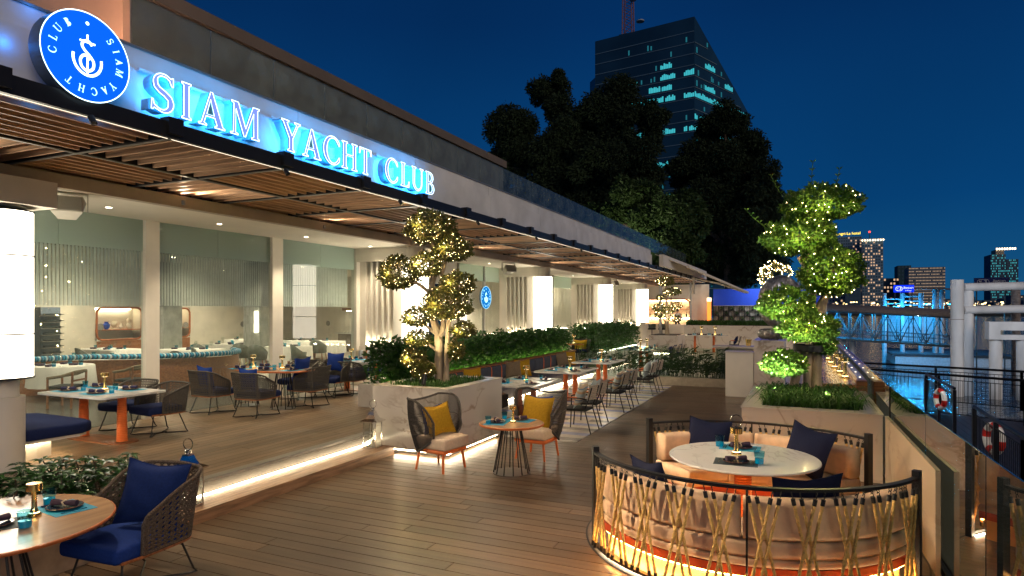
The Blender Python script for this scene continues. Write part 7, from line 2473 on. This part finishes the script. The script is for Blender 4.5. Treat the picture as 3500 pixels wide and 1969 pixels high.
m_city = mat('city_facade_hazed', (.15, .25, .36), .8, noise=.1, nscale=.02)  # blue distance haze put into the facade colour
m_cityd = mat('city_facade_dark_hazed', (.05, .105, .17), .8)  # darker facade, also lightened and blued in place of haze
m_wwarm = emat('city_window_warm', (1.0, .62, .38), .42)
m_wdim = emat('city_window_dim', (.10, .17, .24), .5)
m_wteal = emat('city_window_teal', (.10, .65, .72), .45)
def cityblock(name, label, x0, x1, ytop, Y, depth, m, cols, rows, plit, wm, sideshade=True, ybot=750, cat='building', wx=.55, wz=.5, seed=1, z0=-.3):
    a = D2(x0, ytop, Y); c = D2(x1, ytop, Y)
    z1 = (a[2] + c[2]) / 2
    t = thing(name, label, cat)
    MB().box(a[0], c[0], Y, Y + depth, z0, z1).build('wall', m, t)
    rr = random.Random(seed)
    b = MB(); e_ = MB(); W_ = c[0] - a[0]; H_ = z1 - z0
    for i in range(cols):
        for j in range(rows):
            xx = a[0] + W_ * (i + .5) / cols; zz = z0 + H_ * (j + .6) / rows
            hx, hz = W_ / cols * wx / 2, H_ / rows * wz / 2
            tgt = b if rr.random() < plit else e_
            tgt.add([(xx - hx, Y - .2, zz - hz), (xx + hx, Y - .2, zz - hz), (xx + hx, Y - .2, zz + hz), (xx - hx, Y - .2, zz + hz)], [(0, 1, 2, 3)])
    if b.v: b.build('lit_windows', wm, t, kind='stuff')
    if e_.v: e_.build('dark_windows', m_cityd, t, kind='stuff')
    return t, a, c, z1
t, a, c, z1 = cityblock('hotel_tower', 'tall riverside hotel slab with warm windows and a yellow name sign on its roof', 2086, 2168, 596, 600, 25, m_city, 14, 26, .30, m_wwarm, seed=3)
sg = put(txt('Shangri-La hotel', 3.1, .1), 'roof_lettering', t, (D2(2130, 588, 599)[0], 599, D2(2130, 588, 599)[2]), (R(90), 0, 0)); sg.data.materials.clear(); sg.data.materials.append(emat('yellow_letter', (1, .72, .05), 1.4))
for i in range(20):
    pass
t, a, c, z1 = cityblock('hotel_tower', 'curved end tower of the riverside hotel with stacked warm windows', 2169, 2222, 600, 590, 25, m_city, 8, 26, .42, m_wwarm, seed=4)
dots = MB()
for i in range(9): dots.box(a[0] + (c[0] - a[0]) * i / 8 - .4, a[0] + (c[0] - a[0]) * i / 8 + .4, 588.5, 589, z1 - 2, z1 - .8)
dots.build('roof_lights', emat('roof_dots', (1, .8, .5), 3), t, kind='stuff')
MB().cyl(((a[0] + c[0]) / 2 - 2, 592, 0), .3, z1, z1 + 5, 6).build('beacon_mast', m_cityd, t)
MB().cyl(((a[0] + c[0]) / 2 - 2, 592, 0), .7, z1 + 5, z1 + 6.2, 8).build('red_beacon', emat('red_beacon_glow', (1, .05, .03), 2.5), t)
cityblock('apartment_block', 'pale grid-windowed block standing in front of the hotel', 2086, 2128, 668, 560, 20, mat('pale_block', (.24, .31, .38), .8), 6, 14, .05, m_wwarm, seed=5)
cityblock('apartment_block', 'dark plain slab in front of the hotel end tower', 2126, 2166, 662, 550, 20, m_cityd, 4, 10, .03, m_wwarm, seed=6)
cityblock('office_block', 'low grey block right of the hotel', 2222, 2262, 700, 640, 20, m_cityd, 5, 9, .25, m_wwarm, seed=7)
cityblock('office_block', 'teal grey slab behind the curved hotel', 2258, 2292, 668, 900, 30, mat('teal_block', (.02, .07, .09), .8), 4, 12, .0, m_wwarm, seed=8)
cityblock('riverside_hotel', 'wide hotel with dense rows of warm balcony lights', 2286, 2378, 672, 620, 25, mat('brown_block', (.16, .19, .24), .8), 26, 15, .92, emat('balcony_glow', (1, .68, .44), .30), wx=.5, wz=.28, seed=9)
cityblock('twin_tower', 'far glass tower with teal windows and a lit crown at the right', 2492, 2530, 640, 900, 30, m_cityd, 12, 22, .5, m_wteal, seed=10, wx=.4)
cityblock('twin_tower', 'slightly lower twin of the far glass tower at the right', 2531, 2562, 652, 905, 30, m_cityd, 9, 20, .5, m_wteal, seed=11, wx=.4)
cityblock('twin_tower', 'lit crown block on top of the far glass tower', 2505, 2526, 628, 903, 20, mat('crown_block', (.3, .25, .2), .7), 6, 30, .0, m_wwarm, seed=12)
cr_ = MB(); a = D2(2506, 627, 895); c = D2(2540, 629, 895)
for i in range(8): cr_.box(a[0] + i * 2.4, a[0] + i * 2.4 + 1.2, 894, 895, a[2] - 1, a[2] + 1.2)
o = cr_.build('crown_lights', MATS['roof_dots'], None); tag(o, 'row of crown lights on the far glass tower', 'lights', kind='stuff')
rr = random.Random(9)
lowb, loww = MB(), MB()
for i in range(22):
    x0 = 2050 + i * 25; w = rr.uniform(16, 34); Yb = 700 + rr.uniform(-60, 60)
    a = D2(x0, rr.uniform(742, 760), Yb); c = D2(x0 + w, 750, Yb)
    lowb.box(a[0], c[0], Yb, Yb + 25, -.3, a[2])
    for q in range(9):
        xx = rr.uniform(a[0] + 1, c[0] - 1); zz = rr.uniform(2, max(2.5, a[2] - 1))
        loww.box(xx - .5, xx + .5, Yb - .3, Yb - .1, zz - .3, zz + .3)
o = lowb.build('far_bank_skyline', m_cityd, None); tag(o, 'dark mass of low buildings and trees along the far river bank', 'skyline', kind='stuff')
loww.build('scattered_windows', m_wwarm, o, kind='stuff')
hz = MB()
for i in range(70):
    p = D2(rr.uniform(2060, 2575), rr.uniform(760, 770), 480)
    s = rr.uniform(.25, .6)
    hz.box(p[0] - s, p[0] + s, 479, 480, p[2] - s * .6, p[2] + s * .6)
o = hz.build('shore_lights', emat('shore_glow', (1, .72, .30), 3.0), None); tag(o, 'scatter of tiny warm lights along the far river bank', 'lights', kind='stuff')

# ================================================================ pier gangway, piles, signs
m_steelb = mat('gangway_steel', (.05, .07, .08), .5, metal=.3, noise=.1)
m_roofg = mat('gangway_roof_sheet', (.12, .105, .105), .7, noise=.15)
gw = thing('covered_gangway', 'covered steel truss gangway glowing blue over the river', 'gangway')
def gz(x): # drop of the gangway along its run
    return -.055 * (x - 1.03)
X0g, X1g, YG, WG = -2.2, 8.9, 50.0, 2.0
for side in (0, WG):
    tr = MB()
    n = 15
    for i in range(n + 1):
        x = X0g + (X1g - X0g) * i / n
        tr.tube([(x, YG + side, .42 + gz(x)), (x, YG + side, 2.25 + gz(x))], .035, 6)
        if i < n:
            x2 = X0g + (X1g - X0g) * (i + 1) / n
            if i % 2: tr.tube([(x, YG + side, .45 + gz(x)), (x2, YG + side, 2.2 + gz(x2))], .035, 5)
            else: tr.tube([(x, YG + side, 2.2 + gz(x)), (x2, YG + side, .45 + gz(x2))], .035, 5)
    for z in (.42, .80, 1.05, 2.25):
        tr.tube([(X0g, YG + side, z + gz(X0g)), (X1g, YG + side, z + gz(X1g))], .05 if z in (.42, 2.25) else .02, 6)
    for i in range(90):
        x = X0g + (X1g - X0g) * i / 90
        tr.tube([(x, YG + side, .42 + gz(x)), (x, YG + side, 1.05 + gz(x))], .010, 3)
    tr.build('truss', m_steelb, gw)
b = MB()
b.add([(X0g, YG - .2, .30 + gz(X0g)), (X1g, YG - .2, .30 + gz(X1g)), (X1g, YG + WG + .1, .30 + gz(X1g)), (X0g, YG + WG + .1, .30 + gz(X0g)), (X0g, YG - .2, .40 + gz(X0g)), (X1g, YG - .2, .40 + gz(X1g)), (X1g, YG + WG + .1, .40 + gz(X1g)), (X0g, YG + WG + .1, .40 + gz(X0g))],
      [(3, 2, 1, 0), (4, 5, 6, 7), (0, 1, 5, 4), (1, 2, 6, 5), (2, 3, 7, 6), (3, 0, 4, 7)])
b.build('walkway', m_steelb, gw)
b = MB(); n = 12
for i in range(n + 1):
    a_ = PI * i / n
    yv, zv = YG + WG / 2 - (WG / 2 + .35) * math.cos(a_), 2.28 + .52 * math.sin(a_) ** .8
    b.v += [(X0g, yv, zv + gz(X0g)), (X1g, yv, zv + gz(X1g))]
    if i: b.f.append((2 * i - 2, 2 * i - 1, 2 * i + 1, 2 * i))
o = b.build('roof', m_roofg, gw, True); md = o.modifiers.new('t', 'SOLIDIFY'); md.thickness = .05
m_blueglow = emat('blue_tube_glow', (.02, .50, 1.0), 9.0)
for i in range(6):
    x = X0g + 1 + i * 1.75
    MB().box(x, x + .9, YG + 1.0, YG + 1.06, 2.3 + gz(x), 2.34 + gz(x)).build('blue_tube', m_blueglow, gw)
    lamp('POINT', (x + .4, YG + 1.0, 2.15 + gz(x)), 210, (.02, .45, 1.0), gw, .1)
MB().add(*circle_fan(6.95, YG - .05, 1.98, .06)).build('star_lamp', emat('cool_star', (.7, .95, 1), 60), gw)
for i, x in enumerate((2.0, 2.55, 3.1)):
    MB().cyl((x, YG + .6, 0), .15, -2.2, .24 + gz(x) , 10).build('support_pile', m_conc, gw, True)
pn = thing('pier_pontoon', 'blue-lit floating pier pontoon beyond the gangway', 'pontoon')
MB().box(6.2, 13.5, 55, 63, -2.2, -1.05).build('hull', mat('pontoon_paint', (.55, .6, .62), .5, noise=.1), pn)
MB().box(6.0, 13.6, 54.9, 63, -1.048, -.9).build('pontoon_deck', m_steelb, pn)
for i, x in enumerate((5.7, 6.9, 8.1, 9.0, 9.4)):
    MB().cyl((x, 57, 0), .16, -2.2, 3.6 if i < 3 else 3.9, 12).build('mooring_post', mat('painted_post', (.5, .55, .58), .5), pn, True)
for z in (2.7, 3.0, 3.35):
    MB().tube([(6.9, 57, z), (8.1, 57, z)], .07, 8).build('crossbar', MATS['painted_post'], pn, True)
    MB().tube([(5.7, 57, z - .2), (6.9, 57, z - .2)], .05, 8).build('crossbar', MATS['painted_post'], pn, True)
b = MB(); b.add([(6.8, 54, 3.95), (10.6, 54, 3.8), (10.9, 61, 4.0), (7.0, 61, 4.1)], [(0, 1, 2, 3)]); o = b.build('shelter_roof', m_roofg, pn); o.modifiers.new('t', 'SOLIDIFY').thickness = .1
for (x, y, z, e) in ((7.3, 55.5, 1.8, 80), (8.6, 57.5, 2.6, 130), (10.2, 58, 2.6, 100), (6.4, 56.2, 2.4, 90)):
    MB().box(x - .2, x + .2, y - .05, y + .05, z + .12, z + .18).build('blue_tube', m_blueglow, pn)
    lamp('POINT', (x, y, z), e, (.02, .42, 1.0), pn, .1)
MB().box(6.3, 9.6, 60.0, 60.1, -.4, 2.4).build('shelter_screen', mat('shelter_screen', (.35, .5, .55), .5), pn)
def pier_sign(x0, x1, y, z0, z1, label, glow, lit=True):
    t = thing('pier_sign', label, 'sign')
    MB().box(x0, x1, y, y + .12, z0, z1).build('board', glow, t)
    h = z1 - z0
    wm = emat('sign_white_print', (.75, .85, 1), 1.0) if lit else mat('sign_white_print_dull', (.7, .72, .75), .6)
    o = put(txt('3', h * .62), 'numeral', t, (x0 + (x1 - x0) * .33, y - .01, (z0 + z1) / 2), (R(90), 0, 0)); o.data.materials.clear(); o.data.materials.append(wm)
    o = put(txt('น', h * .42), 'thai_letter', t, (x0 + (x1 - x0) * .18, y - .01, (z0 + z1) / 2 + h * .12), (R(90), 0, 0)); o.data.materials.clear(); o.data.materials.append(wm)
    o = put(txt('N', h * .25), 'latin_letter', t, (x0 + (x1 - x0) * .18, y - .01, (z0 + z1) / 2 - h * .22), (R(90), 0, 0)); o.data.materials.clear(); o.data.materials.append(wm)
    o = put(txt('สี่พระยา', h * .40), 'thai_name', t, (x0 + (x1 - x0) * .72, y - .01, (z0 + z1) / 2 + h * .10), (R(90), 0, 0)); o.data.materials.clear(); o.data.materials.append(wm)
    o = put(txt('Si Phraya', h * .20), 'latin_name', t, (x0 + (x1 - x0) * .72, y - .01, (z0 + z1) / 2 - h * .28), (R(90), 0, 0)); o.data.materials.clear(); o.data.materials.append(wm)
    cx, cz = x0 + (x1 - x0) * .26, (z0 + z1) / 2
    MB().tube([(cx + u, y - .012, cz + v) for u, v in rounded_rect((x1 - x0) * .17, h * .30, h * .28)], h * .022, 4, closed=True).build('capsule_outline', wm, t)
    return t
pier_sign(5.62, 6.80, 50.6, 3.52, 4.0, 'glowing blue pier sign numbered 3 above the gangway', emat('pier_sign_blue', (.003, .025, .85), 1.0))
s2 = pier_sign(10.15, 12.0, 50.6, 3.85, 4.40, 'unlit navy pier sign numbered 3 behind the big concrete piles', mat('navy_board', (.006, .010, .09), .4), False)
for x in (5.7, 6.7): MB().tube([(x, 50.7, 2.5), (x, 50.7, 3.52)], .03, 6).build('sign_post', m_steelb, bpy.data.objects['pier_sign'])
for x in (10.3, 11.8): MB().tube([(x, 50.7, -2), (x, 50.7, 3.85)], .04, 6).build('sign_post', m_steelb, s2)
# concrete piles
pg = thing('concrete_pile_frame', 'pair of tall pale round piles joined by two horizontal pipes at the right', 'pile frame')
for (x, y, r_, z1) in ((6.56, 36, .265, 3.74), (7.06, 36.6, .265, 3.25)):
    MB().cyl((x, y, 0), r_, -2.4, z1, 28).build('pile', m_conc, pg, True)
MB().cyl((6.56, 36, 0), .272, 1.88, 1.90, 28).build('joint_ring', mat('rust', (.10, .05, .03), .9), pg, True)
for z in (3.40, 2.33):
    MB().tube([(6.9, 36.4, z), (13.5, 37.5, z + .12)], .19, 18).build('crossbar', m_conc, pg, True)
pg2 = thing('concrete_portal', 'squat concrete portal frame standing in the water at the right edge', 'pile frame')
MB().box(7.62, 11.5, 35.2, 36.0, 1.42, 1.80).build('beam', m_conc, pg2); MB().box(8.05, 11.5, 35.25, 35.95, 1.0, 1.22).build('lower_beam', m_conc, pg2)
MB().box(7.62, 8.04, 35.2, 36.0, 1.0, 1.419).build('beam_end', m_conc, pg2)
for x in (7.95, 8.95, 10.2): MB().cyl((x, 35.6, 0), .25, -2.4, .998, 24).build('pile', m_conc, pg2, True)
for i, (x, y, z1) in enumerate(((10.0, 41, 3.7), (11.2, 43, 3.8), (12.3, 44, 3.6))):
    o = MB().cyl((0, 0, 0), .2, -2.4, z1, 18).build('mooring_pile', mat('rusty_pile', (.20, .17, .16), .8, noise=.3), None, True, loc=(x, y, 0)); tag(o, ('nearest', 'middle', 'farthest')[i] + ' slim mooring pile behind the portal frame', 'pile')
lamp('SPOT', (5.5, 28, 3.0), 900, (.80, .88, 1.0), pg, .3, spot=R(60)).rotation_euler = (R(84), 0, R(-10))

# dark pier walkway with rails and life rings
pw = thing('pier_walkway', 'dark timber walkway below the terrace with black railings', 'walkway')
m_dkw = mat('wet_dark_planks', (.055, .038, .03), .45, noise=.3, nscale=4, stretch=(14, 1, 14), perobj=.2)
ubd = MB().box(0.004, .176, 0, 1, -.04, 0).mesh('board', m_dkw)
x = 3.2
while x < 9.5:
    put(ubd, 'board', pw, (x, 6.0, -.75), scale=(1, 16.5, 1)); x += .18
def rail(pts, zt, label, ring=None, gap=.11):
    t = thing('pier_railing', label, 'railing')
    r = MB().tube([(p[0], p[1], zt) for p in pts], .035, 8); r.build('handrail', m_black, t, True)
    MB().tube([(p[0], p[1], zt - .14) for p in pts], .012, 5).build('mid_rail', m_black, t)
    MB().tube([(p[0], p[1], -.66) for p in pts], .015, 5).build('bottom_rail', m_black, t)
    bars = MB()
    for a_, c_ in zip(pts, pts[1:]):
        L = math.hypot(c_[0] - a_[0], c_[1] - a_[1]); n_ = int(L / gap)
        for i in range(n_ + 1):
            f = i / n_
            bars.tube([(a_[0] + (c_[0] - a_[0]) * f, a_[1] + (c_[1] - a_[1]) * f, -.66), (a_[0] + (c_[0] - a_[0]) * f, a_[1] + (c_[1] - a_[1]) * f, zt - .14)], .006, 4, caps=False)
        k_ = max(1, int(L / 1.6))
        for i in range(k_ + 1):
            f = i / k_
            px, py = a_[0] + (c_[0] - a_[0]) * f, a_[1] + (c_[1] - a_[1]) * f
            MB().box(px - .035, px + .035, py - .035, py + .035, -.75, zt - .036).build('post', m_black, t)
    bars.build('balusters', m_black, t, kind='stuff')
rail([(1.85, 23.4), (5.4, 21.3), (9.6, 19.0)], .45, 'long black railing crossing toward the right edge, nearer one')
rail([(1.9, 26.0), (6.1, 24.4), (11.0, 22.6)], .45, 'long black railing behind, running to the right edge')
rail([(3.05, 15.2), (2.98, 11.8), (2.93, 7.0)], .45, 'black railing descending at the right edge, carrying the large life ring')
rail([(3.30, 22.3), (3.32, 18.5)], .45, 'short black railing with the smaller life ring')
def lifering(loc, s, label):
    t = thing('life_ring', label, 'life ring', loc)
    t.scale = (s,) * 3
    mw, mr_ = mat('ring_white', (.75, .74, .70), .5, noise=.08), mat('ring_red', (.60, .02, .012), .5)
    MB().tube([(0, .28 * math.cos(2 * PI * i / 40), .28 * math.sin(2 * PI * i / 40)) for i in range(40)], .075, 12, closed=True).build('white_ring', mw, t, True)
    for q in range(4):
        MB().tube([(0, .28 * math.cos(2 * PI * (q / 4 + i / 60)), .28 * math.sin(2 * PI * (q / 4 + i / 60))) for i in range(7)], .079, 12).build('red_band', mr_, t, True)
    t.rotation_euler = (0, 0, R(15))
    lamp('SPOT', (-.9, -.8, 1.0), 14, (1, .9, .8), t, .1, spot=R(60)).rotation_euler = (R(55), 0, R(-48))
lifering((3.12, 14.1, .03), .84, 'red and white life ring on the near railing at the right edge')
lifering((3.2, 19.55, .05), .80, 'smaller red and white life ring on the railing farther back')
